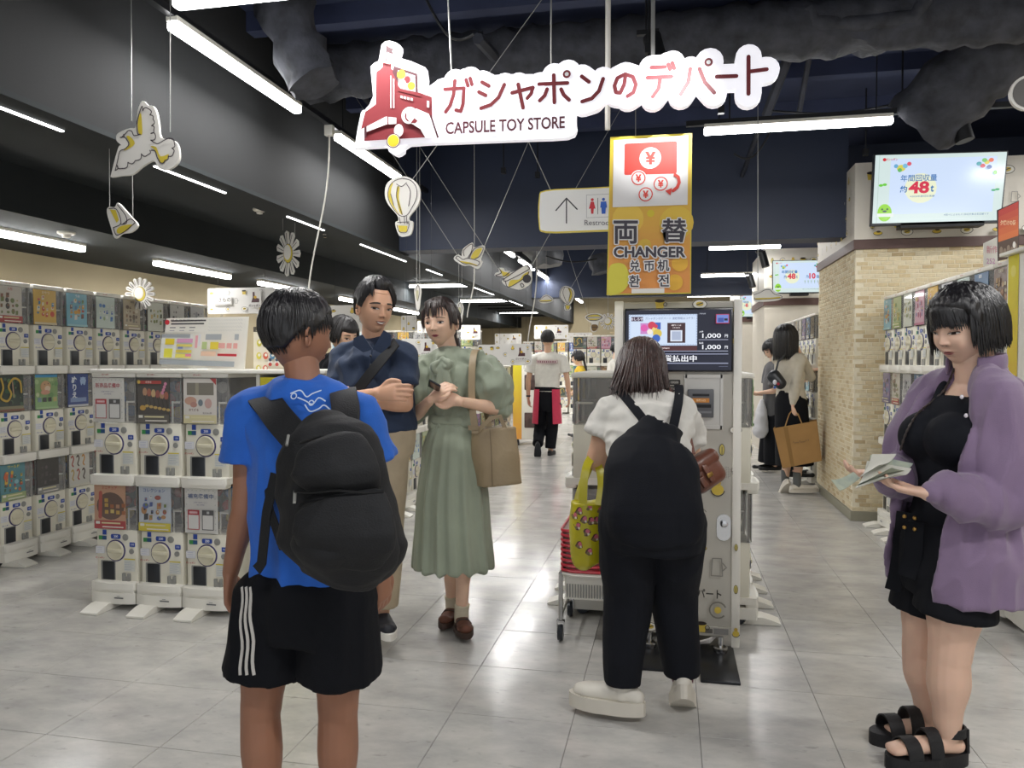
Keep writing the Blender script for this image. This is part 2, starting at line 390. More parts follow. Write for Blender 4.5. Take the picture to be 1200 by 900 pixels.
for f_, m_ in zip(far, bmats): f_.build('brickwork', m_, pil, kind='stuff')
MB().box((1.488, 6.828, 0), (4.2, 8.45, .08), r=.004).build('baseboard_pillar', mat('skirting_grey', '#8b8877', .5, vary=.05), pil)
MB().box((1.484, 6.824, 2.26), (4.22, 8.46, 2.34), r=.002).build('band', mat('brown_band', '#5d4641', .5, vary=.1), pil, label='dark brown band above the bricks')
MB().box((1.49, 6.83, 2.34), (4.21, 8.45, 2.97), r=.003).build('header_box', mat('warm_white_panel', '#ddd7cb', .5, vary=.03), pil)

# ------------------------------------------------------------------ little printed icons used on the shop's white panels
YEL, INK = '#d8bd4e', '#4a4438'
def icon(a, k, x, y, s):
    k %= 7
    if k == 0:      # cup
        a.poly([(x-.4*s, y+.2*s), (x+.3*s, y+.2*s), (x+.22*s, y-.35*s), (x-.32*s, y-.35*s)], YEL); a.disc(x-.05*s, y+.22*s, .38*s, '#2c2320', .13*s, 12); a.ring(x+.36*s, y-.05*s, .16*s, .05*s, INK, 10)
    elif k == 1:    # round bun in a ring
        a.disc(x, y, .55*s, INK, .36*s, 16); a.disc(x, y, .5*s, '#e9e6dc', .31*s, 16); a.disc(x, y+.02*s, .28*s, YEL, .17*s, 12); a.stroke([(x-.2*s, y-.05*s), (x+.22*s, y+.1*s)], .08*s, INK)
    elif k == 2:    # small flat cake
        a.disc(x, y-.05*s, .42*s, INK, .2*s, 14); a.disc(x, y-.03*s, .38*s, YEL, .16*s, 14); a.disc(x+.05*s, y+.1*s, .2*s, '#57483a', .1*s, 10)
    elif k == 3:    # milk jug outline
        a.stroke([(x-.2*s, y+.4*s), (x-.25*s, y-.4*s), (x+.25*s, y-.4*s), (x+.2*s, y+.4*s), (x-.2*s, y+.4*s)], .05*s, '#8a8780'); a.stroke([(x+.25*s, y+.2*s), (x+.42*s, y), (x+.25*s, y-.15*s)], .05*s, '#8a8780')
    elif k == 4:    # leaf
        a.disc(x, y, .2*s, INK, .42*s, 12); a.disc(x, y, .16*s, '#c9b964', .37*s, 12); a.stroke([(x, y-.4*s), (x, y+.2*s)], .05*s, INK)
    elif k == 5:    # swirl
        a.ring(x, y, .4*s, .07*s, '#7d7a70', 14, .4, 5.6); a.disc(x, y, .16*s, YEL, None, 10)
    else:           # seated figure blob
        a.disc(x, y-.12*s, .3*s, YEL, .28*s, 12); a.disc(x, y+.25*s, .17*s, '#c9a84a', None, 10); a.ring(x, y-.1*s, .36*s, .05*s, INK, 14, 3.3, 6.1)
ia = Art()
rr = random.Random(8)
for j, z in enumerate((2.86, 2.64, 2.46)):
    for i in range(12): icon(ia, i*3+j*2, 1.62+i*.2+(.05 if j % 2 else 0), z, .1)
for i in range(11): icon(ia, (2, 1)[i % 2], 1.66+i*.22, 2.385, .085)
ia.place(frame((0, 6.8285, 0), (1, 0, 0))).mesh('icons')
link('icon_print', ia.m.mesh('icon_print', PRINT), pil)
ia = Art()
for j, z in enumerate((2.87, 2.7, 2.55, 2.41)):
    for i in range(7): icon(ia, i+j*3, .1+i*.22+(.08 if j % 2 else 0), z, .075)
ia.place(frame((1.4885, 8.45, 0), (0, -1, 0))); link('icon_print', ia.m.mesh('icon_print', PRINT), pil)

# ------------------------------------------------------------------ art drawn from picture coordinates onto a plane facing the entrance
class PArt(Art):
    def __init__(s, Y, c, org=(0, 0), sc=1.0, dz=.0005):
        super().__init__(dz); s.Y, s.org, s.sc = Y, org, sc; s.c = P(org[0]+c[0]/sc, org[1]+c[1]/sc, Y)
        s.k = (P(org[0]+c[0]/sc, org[1]+c[1]/sc-1, Y).z-s.c.z)/sc
    def q(s, p): w = P(s.org[0]+p[0]/s.sc, s.org[1]+p[1]/s.sc, s.Y); return (w.x-s.c.x, w.z-s.c.z)
    def pp(s, pts, c): return s.poly([s.q(p) for p in pts], c)
    def pd(s, x, y, r, c, ry=None, n=18): a, b = s.q((x, y)); return s.disc(a, b, r*s.k, c, ry*s.k if ry else None, n)
    def ps(s, pts, w, c): return s.stroke([s.q(p) for p in pts], w*s.k, c)
    def pr(s, x0, y0, x1, y1, c): return s.pp([(x0, y1), (x1, y1), (x1, y0), (x0, y0)], c)
    def pt(s, t, x0, y0, x1, y1, c, bold=0):
        a, b = s.q((x0, (y0+y1)/2)), s.q((x1, (y0+y1)/2)); v, f = text_geo(t, bold); s.up()
        vx0, vx1, vy0, vy1 = v[:, 0].min(), v[:, 0].max(), v[:, 1].min(), v[:, 1].max()
        o = []
        for (x, y) in v:
            tx, ty = (x-vx0)/(vx1-vx0), (y-vy0)/(vy1-vy0); o.append((*s.q((x0+(x1-x0)*tx, y1+(y0-y1)*ty)), s.z))
        s.m.add(o, f, lin(c)); return s
    def outline(s, pts, t, mb): mb.prism([s.q(p) for p in pts], XF @ Matrix.Translation((0, 0, 0)), t)
    def halo(s, t, x0, y0, x1, y1, c, bd, d=6):
        k0 = s.dz; s.dz = 2e-5
        for q in range(10): s.pt(t, x0+d*math.cos(q*.6283), y0+d*math.sin(q*.6283), x1+d*math.cos(q*.6283), y1+d*math.sin(q*.6283), c, bd)
        s.dz = k0; return s
    def fin(s, name, parent, m=None, off=.001):
        s.place(Matrix.Translation((0, -off, 0)) @ XF); return link(name, s.m.mesh(name, m or PRINT), parent)
def smooth_poly(pts, n=4, closed=True):
    o = []; m = len(pts)
    for i in range(m if closed else m-1):
        p0, p1, p2, p3 = [pts[(i+d) % m] if closed else pts[min(max(i+d, 0), m-1)] for d in (-1, 0, 1, 2)]
        for k in range(n):
            t = k/n; o.append(tuple(.5*((2*p1[j])+(-p0[j]+p2[j])*t+(2*p0[j]-5*p1[j]+4*p2[j]-p3[j])*t*t+(-p0[j]+3*p1[j]-3*p2[j]+p3[j])*t**3) for j in (0, 1)))
    if not closed: o.append(pts[-1])
    return o

# ------------------------------------------------------------------ capsule machine unit
random.seed(11)
UH = .58
def art_label(**k):
    pass
def make_meshes():
    M = {}
    b = MB(); b.box((-.126, 0, .0), (.126, .36, .302), r=.008)
    M['body'] = b.mesh('body', CREAM, 40)
    b = MB(); pl = []
    for t in range(13):
        x = -.134+.268*t/12; pl.append((x, -.05+.018*abs(x/.134)**3))
    prof = [(x, y) for x, y in pl]+[(.134, .355), (-.134, .355)]
    b.prism(prof[::-1] if False else prof, Matrix(((1, 0, 0, 0), (0, 1, 0, 0), (0, 0, 1, .022), (0, 0, 0, 1))), .034)
    b.box((-.131, -.04, -.034), (.131, .02, .026), r=.012)
    M['tray'] = b.mesh('tray', WHITE, 40)
    b = MB(); b.box((-.134, -.012, .546), (.134, .358, .574), r=.008)
    M['lid'] = b.mesh('lid', WHITE, 40)
    b = MB()   # clear case: front pane, two side panes
    b.box((-.13, -.004, .302), (.13, -.001, .546)).box((-.131, 0, .302), (-.128, .355, .546)).box((.128, 0, .302), (.131, .355, .546))
    M['case'] = b.mesh('case', CLEAR)
    b = MB(); b.box((-.126, .33, .302), (.126, .355, .546)).box((-.126, .12, .302), (-.12, .33, .546)).box((.12, .12, .302), (.126, .33, .546)).box((-.12, .12, .302), (.12, .33, .32))
    b.box((-.127, .004, .302), (-.117, .014, .546)).box((.117, .004, .302), (.127, .014, .546))
    M['inner'] = b.mesh('inner_case', mat('machine_inner', '#6b645a', .5, vary=.2, scale=8))
    b = MB(); b.box((.062, .01, .41), (.12, .1, .418)).box((.062, .01, .302), (.066, .02, .42)); M['shelf'] = b.mesh('shelf', WHITE)
    b = MB(); b.lathe([(.059, 0), (.059, .003), (.054, .005)], 28, (-.006, 0, .188), 'Y'); M['ring'] = b.mesh('dial_ring', mat('dial_ring', '#3b3566', .4, vary=.1), 40)
    b = MB(); b.lathe([(.053, .002), (.0525, .008), (.047, .012), (.044, .010)], 28, (-.006, 0, .188), 'Y'); b.box((-.05, -.019, .177), (.038, -.008, .199), r=.005)
    M['dial'] = b.mesh('dial', mat('dial_cream', '#d9d3ba', .35, vary=.04), 40)
    b = MB(); b.box((-.103, -.0015, .02), (-.008, .02, .134), r=.006); M['chute_frame'] = b.mesh('chute_frame', GREYP, 40)
    b = MB(); b.box((-.093, -.004, .024), (-.011, .02, .13), r=.009, seg=3); M['chute'] = b.mesh('chute', DARKP, 40)
    b = MB(); b.box((.035, -.01, .022), (.052, .01, .068), r=.003).box((.066, -.01, .022), (.083, .01, .068), r=.003).box((.035, -.008, .022), (.083, .01, .05), r=.003)
    M['coin_cup'] = b.mesh('coin_cup', GREYP, 40)
    b = MB(); b.lathe([(.018, 0), (.018, .003), (.014, .004)], 16, (.054, 0, .262), 'Y').lathe([(.014, 0), (.014, .005), (.01, .005)], 16, (.091, 0, .187), 'Y')
    M['coin_slot'] = b.mesh('coin_slot', GREYP, 40)
    a = Art(); B = '#2f4a9c'
    a.rect(-.087, .271, -.063, .298, B); a.rect(-.111, .244, -.088, .266, '#3f8a4c'); a.rect(-.088, .244, -.062, .266, '#2b4f7a')
    a.rect(-.035, .252, .025, .277, B, .008); a.text('200', -.004, .265, .013, '#e6e9f2', .02)
    a.rect(.08, .212, .114, .237, B, .004); a.text('100', .098, .225, .01, '#dfe3ee'); a.ring(.091, .187, .014, .002, '#55534f')
    a.rect(-.128, .17, -.074, .208, '#c8cbe0', .003); a.rect(-.1265, .172, -.0755, .206, '#dcdcdc', .003)
    for i in range(3): a.rect(-.12, .199-.01*i, -.085, .201-.01*i, '#a5a8c4')
    a.rect(.048, .08, .114, .147, '#d5d6cf'); a.rect(.048, .142, .114, .148, '#d6c73f')
    for i in range(6): a.rect(.052, .133-.009*i, .108-.012*(i % 2), .135-.009*i, '#a6adb8')
    base = a
    for key, colr in (('label_r', '#b3372f'), ('label_b', '#39469c')):
        a = Art(); a.m.add(base.m.v, base.m.f); a.m.c = list(base.m.c); a.z = base.z; a.text('ガシャポン', -.098, .147, .011, colr, .02)
        a.place(frame((0, -.0012, 0), (1, 0, 0))); M[key] = a.m.mesh('label_print', PRINT)
    a = Art(); a.text('ガシャポン', -.045, .561, .009, '#b3372f', .02); a.place(frame((0, -.0132, 0), (1, 0, 0))); M['lid_print'] = a.m.mesh('lid_print', PRINT)
    # low base: skirt, foot and casters
    b = MB(); b.prism([(x, y) for x, y in pl]+[(.134, .355), (-.134, .355)], Matrix(((1, 0, 0, 0), (0, 1, 0, 0), (0, 0, 1, -.028), (0, 0, 0, 1))), .06)
    M['skirt'] = b.mesh('skirt', WHITE, 40)
    b = MB(); fx0, fx1 = -.105, .0
    side = [(-.055, -.118), (-.155, -.118), (-.155, -.108), (-.11, -.092), (-.07, -.082), (-.0, -.082), (.03, -.118)]
    v = [(x, y, z) for x in (fx0, fx1) for y, z in side]; n = len(side)
    b.add(v, [tuple(range(n)), tuple(range(2*n-1, n-1, -1))]+[(i, n+i, n+(i+1) % n, (i+1) % n) for i in range(n)]); M['foot'] = b.mesh('foot', WHITE, 20)
    b = MB()
    for x in (-.1, .1):
        for y in (.05, .3): b.lathe([(.012, -.012), (.03, -.012), (.032, 0), (.03, .012), (.012, .012)], 14, (x, y, -.088), 'X')
    M['caster'] = b.mesh('caster', DARKP, 40)
    a = Art(); a.rect(.02, -.058, .075, -.051, '#6e6f70'); a.rect(.035, -.046, .055, -.043, '#9a9a98'); a.place(frame((0, -.0515, 0), (1, 0, 0))); M['plate'] = a.m.mesh('name_plate', PRINT)
    return M
UM = make_meshes()
capcols = ['#c33b2d', '#d8b82c', '#2f6fb0', '#dedad0', '#3d9a58', '#c96f9a', '#8a5a33', '#e08a2e']
UM['caps'] = []
for s_ in range(6):
    rr = random.Random(s_); b = MB()
    for k in range(9):
        c = capcols[(s_*2+rr.randint(0, 2)) % 8]
        x, y, z = -.09+.09*(k % 3)+rr.uniform(-.01, .01), .16+rr.uniform(0, .1), .35+.07*(k//3)
        b.ellip((x, y, z), (.033,)*3, 8, 5, lin(c))
    UM['caps'].append(b.mesh('capsules', CAPS, 60))

def poster(seed, bg, pal, title=None, tcol='#ffffff', band=None, foot=None, n=16, kind=''):
    rr = random.Random(seed); a = Art(.0002); X0, X1, Z0, Z1 = -.13, .062, .306, .543
    if kind == 'slot': X1 = .05
    a.rect(X0, Z0, X1, Z1, bg); W = X1-X0
    if kind == 'notice':
        for k in range(7):
            a.disc(X0+.012, Z0+.02+k*.033, .003, '#b9bcb6'); a.disc(X1-.012, Z0+.02+k*.033, .003, '#b9bcb6'); a.disc(X0+.02+k*.025, Z1-.01, .003, '#b9bcb6')
        a.text(title, (X0+X1)/2, Z1-.04, .026, tcol, .006, w=.15)
        a.text('入荷までお待ちください', (X0+X1)/2, Z1-.073, .007, '#4b4690'); a.text('近日入荷予定', (X0+X1)/2, Z1-.086, .007, '#4b4690')
        a.rect(X0+.02, .325, X0+.088, .43, '#b8343f'); a.rect(X0+.024, .329, X0+.084, .403, '#dcdad6')
        a.rect(X1-.088, .325, X1-.02, .43, '#4e4d4e'); a.rect(X1-.084, .329, X1-.024, .403, '#dcdad6')
        a.rect(X0+.03, .411, X0+.078, .422, '#e6b9bb'); a.rect(X1-.06, .411, X1-.045, .424, '#b9b9b9')
    elif kind == 'bottles':
        for k in range(6):
            x = X0+.045+k*.026; z = .47-k*.004
            a.disc(x, z, .013, pal[k % len(pal)], .022); a.stroke([(x, z-.02), (x+.01, z-.07)], .006, '#3b3733'); a.disc(x+.012, z-.075, .012, '#c9a860', .008)
        a.rect(X0+.02, Z1-.03, X1-.045, Z1-.013, '#b03a34'); a.text('新登場', X0+.07, Z1-.021, .011, '#f0e0d6'); a.disc(X0+.012, Z1-.02, .01, '#d3b04a'); a.disc(X0+.035, .385, .018, '#c59b45', .014)
        for k in range(4): a.disc(X1-.02-.006*k, Z1-.03-.016*k, .009, '#d98aa6')
    elif kind == 'hands':
        a.rect(X0+.02, .455, X1-.015, .52, '#7c776a'); a.rect(X0+.07, .455, X0+.09, .52, '#9a9580')
        a.disc(X0+.042, .425, .035, '#c79a84', .022); a.disc(X0+.06, .405, .02, '#b9877a', .015); a.disc(X0+.1, .415, .014, '#6f7d86', .018); a.disc(X0+.145, .412, .021, '#c9a49c', .026)
        a.text('おてがる', X0+.06, .378, .014, '#6a4b45', .02); a.text('むにゅ人形', X0+.14, .362, .01, '#4d4443', .01); a.poly([(X1-.035, Z1), (X1, Z1), (X1, Z1-.035)], '#b03434')
    elif kind == 'seahorse':
        for k in range(6):
            x, z = X0+.03+.052*(k % 3), .5-.1*(k//3); c = pal[k % len(pal)]
            a.stroke(smooth_poly([(x-.012, z+.02), (x, z+.03), (x+.01, z+.01), (x+.004, z-.01), (x-.004, z-.03), (x+.006, z-.045)], 3, False), .011, c)
    elif kind == 'dragon':
        a.rect(X0, .34, X1, Z1, '#23372e')
        for k in range(26): a.disc(rr.uniform(X0+.01, X1-.01), rr.uniform(.35, .53), rr.uniform(.006, .016), rr.choice(['#2f5a3c', '#46624a', '#17241f', '#567c4a']), None, 8)
        a.stroke(smooth_poly([(X0+.015, .52), (X0+.03, .46), (X0+.01, .40), (X0+.06, .375), (X0+.09, .42), (X0+.07, .47), (X0+.11, .52), (X0+.16, .50), (X0+.17, .43)], 4, False), .014, '#c9a63a')
        a.stroke([(X0+.1, .5), (X0+.11, .4)], .009, '#a88a70')
    elif kind == 'animal':
        a.rect(X0, Z1-.02, X1, Z1, '#2f8fc0'); a.rect(X0, .39, X1, Z1-.02, '#8aa86e')
        for k in range(18): a.disc(rr.uniform(X0+.01, X1-.01), rr.uniform(.40, .51), rr.uniform(.008, .02), rr.choice(['#a8c08a', '#6f9a60', '#c4cfa0']), None, 8)
        a.disc(X0+.085, .46, .045, '#c99f74', .04); a.disc(X0+.1, .445, .025, '#e6cdb0', .02); a.disc(X0+.075, .475, .004, '#2a2320'); a.disc(X0+.105, .48, .004, '#2a2320'); a.disc(X0+.08, .42, .04, '#d29a80', .016)
        for k in range(4): a.rect(X0+.015+.044*k, .355, X0+.045+.044*k, .385, rr.choice(['#3a3a3a', '#c7b87a', '#7b94a0', '#caa'] if False else ['#3a3a3a', '#c7b87a', '#7b94a0']))
    elif kind == 'kana':
        for k, t in enumerate('ぬりえ'): a.text(t, X0+.06, .5-.055*k, .05, '#dfe6ee', .04)
        a.text('青', X1-.05, .49, .06, '#a9c3e6', .04); a.rect(X0+.02, .34, X1-.02, .37, '#7f97c4')
    elif kind == 'box':
        a.disc(-.03, .43, .085, '#6a5146', .075); a.stroke([(X0+.04, .5), (X0+.035, .37)], .022, '#b5574a')
        for k in range(9): x, z = X0+.065+.035*(k % 4), .39+.032*(k//4)+rr.uniform(-.005, .005); a.rect(x, z, x+.022, z+.02, rr.choice(['#c9a24f', '#b98a6a', '#a9663f', '#d8c070']))
        a.text('ミニチュア', (X0+X1)/2, Z1-.014, .016, '#b14a3c', .01)
    else:
        for k in range(n):
            x = X0+.02+(W-.04)*((k % 4)+.5)/4+rr.uniform(-.008, .008); z = .36+.14*((k//4)+.5)/max(1, (n+3)//4)+rr.uniform(-.008, .008)
            c = rr.choice(pal); r = rr.uniform(.008, .019)
            if rr.random() < .5: a.disc(x, z, r, c, r*rr.uniform(.6, 1.3), 10)
            else: a.poly([(x-r*.7, z-r), (x+r*.7, z-r*.8), (x+r*.8, z+r), (x-r*.6, z+r*.9)], c)
            if rr.random() < .6: a.disc(x+r*.2, z+r*.3, r*.4, rr.choice(pal), None, 8)
        if title: a.text(title, (X0+X1)/2, Z1-.018, .02, tcol, .01)
    if band: a.rect(X0, Z0, X1, Z0+.045, band); a.rect(X0+.01, Z0+.026, X0+.035, Z0+.04, '#e6e4da')
    if foot: a.rect(X0, Z0, X1, Z0+.015, foot)
    if band:
        a.rect(X0+.045, Z0+.028, X1-.03, Z0+.036, '#e2d9a8'); a.rect(X0+.05, Z0+.008, X1-.012, Z0+.014, '#ece6da')
    b = MB(); b.box((X0, -.0075, Z0), (X1, -.0045, Z1)); a.place(frame((0, -.0076, 0), (1, 0, 0)))
    a.m.c = [tuple(q*.82+.05 for q in c) for c in a.m.c]  # washed-out look of glare on the plastic, put into the print colours
    o = MB(); o.add(b.v, b.f, lin(bg)); o.v += []; base = len(o.v); o.v += a.m.v; o.f += [tuple(i+base for i in q) for q in a.m.f]; o.c += a.m.c
    return o.mesh('poster', vcol_mat('poster_gloss', .22, coat=.3))
PAL1 = ['#d8a23a', '#b5483a', '#5a8ab8', '#6f9a5a', '#e4dfd0', '#6b4a3a']; PAL2 = ['#8fb0c9', '#d9a7b8', '#c9c27a', '#7aa58a', '#8a6f5a']
PO = {
 'notice_new': (poster(1, '#dedcd4', [], '新商品準備中', '#b23348', kind='notice'), 'white poster with a red Japanese headline and two framed boxes'),
 'bottles': (poster(2, '#4b4642', ['#b98d6c', '#a5604c', '#c9a878', '#98524a'], kind='bottles', band='#5b5750'), 'dark brown poster of hanging ornaments under a red title band'),
 'hands': (poster(3, '#dcd6ce', [], kind='hands', band='#d9cfa0'), 'white poster with a window and hands holding squishy toys'),
 'box': (poster(4, '#c79a7c', [], kind='box', band='#b23a3e'), 'tan and red poster of miniature boxes'),
 'items': (poster(5, '#c6cdd6', ['#5f6fa8', '#b98a5a', '#a55a50', '#7d8a4a', '#e4e2da', '#3f3f44'], 'コレクション', '#3f5aa0', foot='#d2bf2e', band='#d6c640', n=15), 'pale poster of small items with a yellow foot'),
 'notice_fill': (poster(6, '#dedcd6', [], '補充準備中', '#33558f', kind='notice'), 'white poster with a blue Japanese headline and two framed boxes'),
 'red': (poster(7, '#cfc9bd', ['#6f7a45', '#8a5a40', '#c9b48a', '#3e3a36'], '人形', '#b23a30', band='#a63434', n=14), 'cream and red poster of dolls'),
 'yellow': (poster(8, '#dcb24c', ['#c9482f', '#4f86b0', '#c77a9a', '#e8dfc0'], 'おやつ', '#fff3c8', n=14, foot='#d9c9a0'), 'yellow poster of bright sweets'),
 'sky': (poster(9, '#7fbcd0', PAL1, 'うみ', '#f2f6f8', n=16, foot='#9fd0d8'), 'light blue poster of tiny animals'),
 'mint': (poster(10, '#c9d8cf', ['#2f5fb0', '#4f86c0', '#e0e6e0', '#9ab08a'], None, n=12), 'pale mint poster of blue flowers'),
 'tan': (poster(11, '#b3a58c', ['#5a4636', '#8a6a4a', '#d2c6ae', '#7a7466'], '動物', '#4a3a2e', n=14, band='#a99a80'), 'tan poster of standing animals'),
 'grass': (poster(12, '#d0d3c4', ['#6d7a3f', '#8fa05a', '#3e4a2a', '#c9b070'], None, n=12), 'pale poster of green lizards'),
 'ash': (poster(13, '#cfcdc6', ['#8b8780', '#5c5953', '#b0aca2'], '猫', '#4a4844', n=10), 'off-white poster of grey cats'),
 'ash_b': (poster(14, '#c9c9c9', ['#77777c', '#9a9aa0', '#505058'], None, n=16), 'grey poster of small machines'),
 'dragon': (poster(15, '#8a8466', [], kind='dragon', foot='#7a4a34'), 'dark green poster of a golden dragon'),
 'animal': (poster(16, '#8fb57a', [], kind='animal', foot='#9fc08a'), 'green poster of a sleeping hamster'),
 'kana': (poster(17, '#27448a', [], kind='kana', foot='#c9ccd4'), 'deep blue poster of big white characters'),
 'sea': (poster(18, '#4f8a94', ['#c95f30', '#d9b23a', '#355f4a', '#8fc0c9', '#b04f4a'], 'ワールド', '#e8d83a', n=18, band='#9fb27a'), 'teal poster with a yellow title'),
 'black': (poster(19, '#2e2b2c', ['#4a4446', '#5a5052', '#3a3436'], None, n=10, band='#8b8a88'), 'black poster of dark figures'),
 'seahorse': (poster(20, '#cfcdc4', ['#a8463a', '#4a3a34', '#c98a3a', '#b9a060'], kind='seahorse', foot='#d4cfc0'), 'white poster of orange seahorses'),
 'pink': (poster(21, '#cf9fae', ['#e6dfe0', '#a04f6a', '#6a6f9a', '#d8c060'], 'リボン', '#ffffff', n=14, foot='#b86a86'), 'pink poster'),
 'lime': (poster(22, '#a9b884', ['#5a7f3a', '#e2dfc8', '#7d6a3a', '#d2b648'], None, n=14, band='#93a85a'), 'lime green poster'),
 'brown': (poster(23, '#7a5c40', ['#c9a060', '#3a2a20', '#a8703a', '#d8c8a0'], '古道具', '#e6d8b0', n=14, band='#5a4632'), 'brown poster'),
 'blue': (poster(24, '#5f7fa0', ['#d9dde0', '#2f3f5a', '#c9a850', '#a0b8c9'], '鉄道', '#ffffff', n=14, band='#44607f'), 'steel blue poster'),
 'violet': (poster(25, '#8a7fa8', ['#d9d4e2', '#4a3f6a', '#c9a0b0', '#6f8fb0'], None, n=16, band='#6f6590'), 'violet poster'),
}
KEYS = list(PO)
def unit(x, y, z, rz, pk, label, group, top=False, bottom=False, full=True, seed=0, red=True):
    t = thing('capsule_machine', label, 'capsule machine', (x, y, z), rz, group)
    add = lambda n, k: link(n, UM[k], t)
    add('body', 'body'); add('tray', 'tray'); link('poster', PO[pk][0], t)
    link('capsules', UM['caps'][seed % 6], t, kind='stuff'); add('clear_case', 'case'); add('inner_case', 'inner')
    d = add('dial', 'dial'); link('dial_ring', UM['ring'], d)
    c = add('chute_door', 'chute')
    if full:
        add('shelf', 'shelf'); link('chute_frame', UM['chute_frame'], c); add('coin_cup', 'coin_cup'); add('coin_slot', 'coin_slot')
    add('label_print', 'label_r' if red else 'label_b')
    if top:
        l = add('lid', 'lid'); link('lid_print', UM['lid_print'], l)
    if bottom:
        s = add('skirt', 'skirt'); link('name_plate', UM['plate'], s); add('foot', 'foot'); add('caster', 'caster')
    return t
tiers = {2: ('lower tier', 'top tier'), 3: ('bottom tier', 'middle tier', 'top tier')}
def bank(x, y, dx, dy, rz, cols, n, where, group, table=None, full=True, red=True, first=0, pitch=.275, rng=0):
    rr = random.Random(rng)
    for i in range(cols):
        for j in range(n):
            pk = table[j][i] if table and i < len(table[j]) else rr.choice(KEYS[6:])
            lab = 'white capsule machine with %s, %s, %s %s' % (PO[pk][1], tiers[n][j], ordn[i+first], where)
            w = lab.split()
            if len(w) > 16: lab = 'capsule machine, %s, %s, %s %s' % (PO[pk][1].split(' of ')[0].split(' with ')[0], tiers[n][j].split()[0]+' tier', ordn[i+first], where)
            unit(x+dx*pitch*i, y+dy*pitch*i, .12+UH*j, rz, pk, lab, group, j == n-1, j == 0, full, i*3+j+rng, red)
H2 = math.pi/2
bank(-2.93, 3.62, 1, 0, 0, 3, 2, 'in the front stack', 'capsule machines in the front stack', [['box', 'items', 'notice_fill'], ['notice_new', 'bottles', 'hands']])
bank(-4.22, 4.285, 0, 1, H2, 8, 3, 'along left wall', 'capsule machines along the left wall',
     [['sea', 'black', 'seahorse', 'lime', 'red', 'blue', 'mint', 'tan'], ['dragon', 'animal', 'kana', 'pink', 'yellow', 'sky', 'grass', 'ash'],
      ['red', 'yellow', 'sky', 'mint', 'tan', 'grass', 'ash', 'ash_b']], red=False, pitch=.29)
bank(1.7, 6.57, 0, -1, -H2, 9, 3, 'from the pillar', 'capsule machines on the right wall',
     [['violet', 'brown', 'blue', 'red', 'tan', 'lime', 'black', 'yellow', 'ash'], ['violet', 'red', 'ash_b', 'blue', 'pink', 'tan', 'lime', 'grass', 'brown'],
      ['sky', 'lime', 'grass', 'pink', 'yellow', 'ash_b', 'mint', 'blue', 'brown']], pitch=.269)
bank(-.495, 4.12, 0, 1, -H2, 4, 2, 'behind changer, left face', 'capsule machines behind the changer', rng=3)
bank(.40, 4.12, 0, 1, H2, 4, 2, 'behind changer, right face', 'capsule machines behind the changer', rng=4)
bank(-2.32, 5.75, 0, 1, H2, 8, 2, 'on corridor island', 'capsule machines beside the corridor', rng=5, full=False)
bank(-2.42, 9.6, 0, 1, H2, 8, 2, 'on farther island', 'capsule machines farther down the corridor', rng=6, full=False)
bank(1.52, 8.8, 0, 1, -H2, 9, 3, 'past the pillar', 'capsule machines past the brick pillar', rng=7, full=False)
bank(-4.6, 12.2, 1, 0, 0, 6, 3, 'in back block', 'capsule machines in the back block', rng=8, full=False)
bank(-1.75, 15.2, 1, 0, 0, 4, 3, 'behind the clerk', 'capsule machines behind the clerk', rng=9, full=False)
bank(-3.6, 19.6, 1, 0, 0, 14, 3, 'at back wall', 'capsule machines at the back wall', rng=10, full=False, pitch=.3)
bank(.3, 17.0, 1, 0, 0, 4, 3, 'in back aisle', 'capsule machines in the back aisle', rng=12, full=False)
# ------------------------------------------------------------------ money changer
CG = mat('changer_grey', '#bdb9ae', .4, vary=.03, scale=3); EMIT = vcol_mat('screen_glow', .2, emit=.78)
ch = thing('money_changer', 'tall grey money changer with a lit screen and small yellow icons', 'changer', (.033, 3.6, 0))
MB().box((-.285, .004, .075), (.283, .38, 1.605), r=.004).build('cabinet', CG, ch)
MB().box((-.285, -.012, .075), (-.245, .01, 1.61), r=.004).box((.247, -.012, .03), (.284, .01, 1.61), r=.004).build('side_post', WHITE, ch, 30)
MB().box((-.245, -.006, .075), (.247, .006, .118), r=.002).build('plinth', CG, ch)
a = Art(); a.rect(.11, .088, .165, .108, '#6b6862'); a.rect(.17, .085, .235, .112, '#8d8b88'); a.place(frame((0, -.0075, 0), (1, 0, 0))); link('maker_plate', a.m.mesh('maker_plate', PRINT), ch)
sc_ = MB().box((-.238, -.02, 1.285), (.244, .012, 1.575), r=.004); scr = sc_.build('screen', mat('screen_black', '#0e1016', .25), ch, 30)
a = Art(.0004)
def S(u, v): return (-.238+(u-107)/983*.482, 1.575-(v-100)/585*.29)      # from the 8x crop of the screen
def sr(u0, v0, u1, v1, c): x0, z1 = S(u0, v0); x1, z0 = S(u1, v1); a.rect(x0, z0, x1, z1, c)
def stx(t, u, v, h, c, b=.02, al='c', w=None): x, z = S(u, v); a.text(t, x, z, h*.29/585, c, b, al, None if w is None else w*.482/983)
sr(120, 120, 1075, 670, '#0d1228'); sr(145, 158, 770, 445, '#c3d4ee'); sr(165, 175, 755, 430, '#cddcf2')
for k in range(26): sr(152+k*24, 163, 164+k*24, 166, '#7b7ea0'); sr(152+k*24, 436, 164+k*24, 439, '#7b7ea0')
for k in range(11): sr(150, 170+k*24, 154, 182+k*24, '#7b7ea0'); sr(762, 170+k*24, 766, 182+k*24, '#7b7ea0')
sr(170, 182, 278, 222, '#3d2440'); stx('おしらせ', 222, 202, 26, '#e6e6f4'); stx('ガシャポンのデパート 通販情報はコチラ！', 520, 198, 24, '#55608f', .0, w=440)
sr(255, 240, 335, 340, '#c487c4'); sr(370, 235, 440, 300, '#3f5fb4')
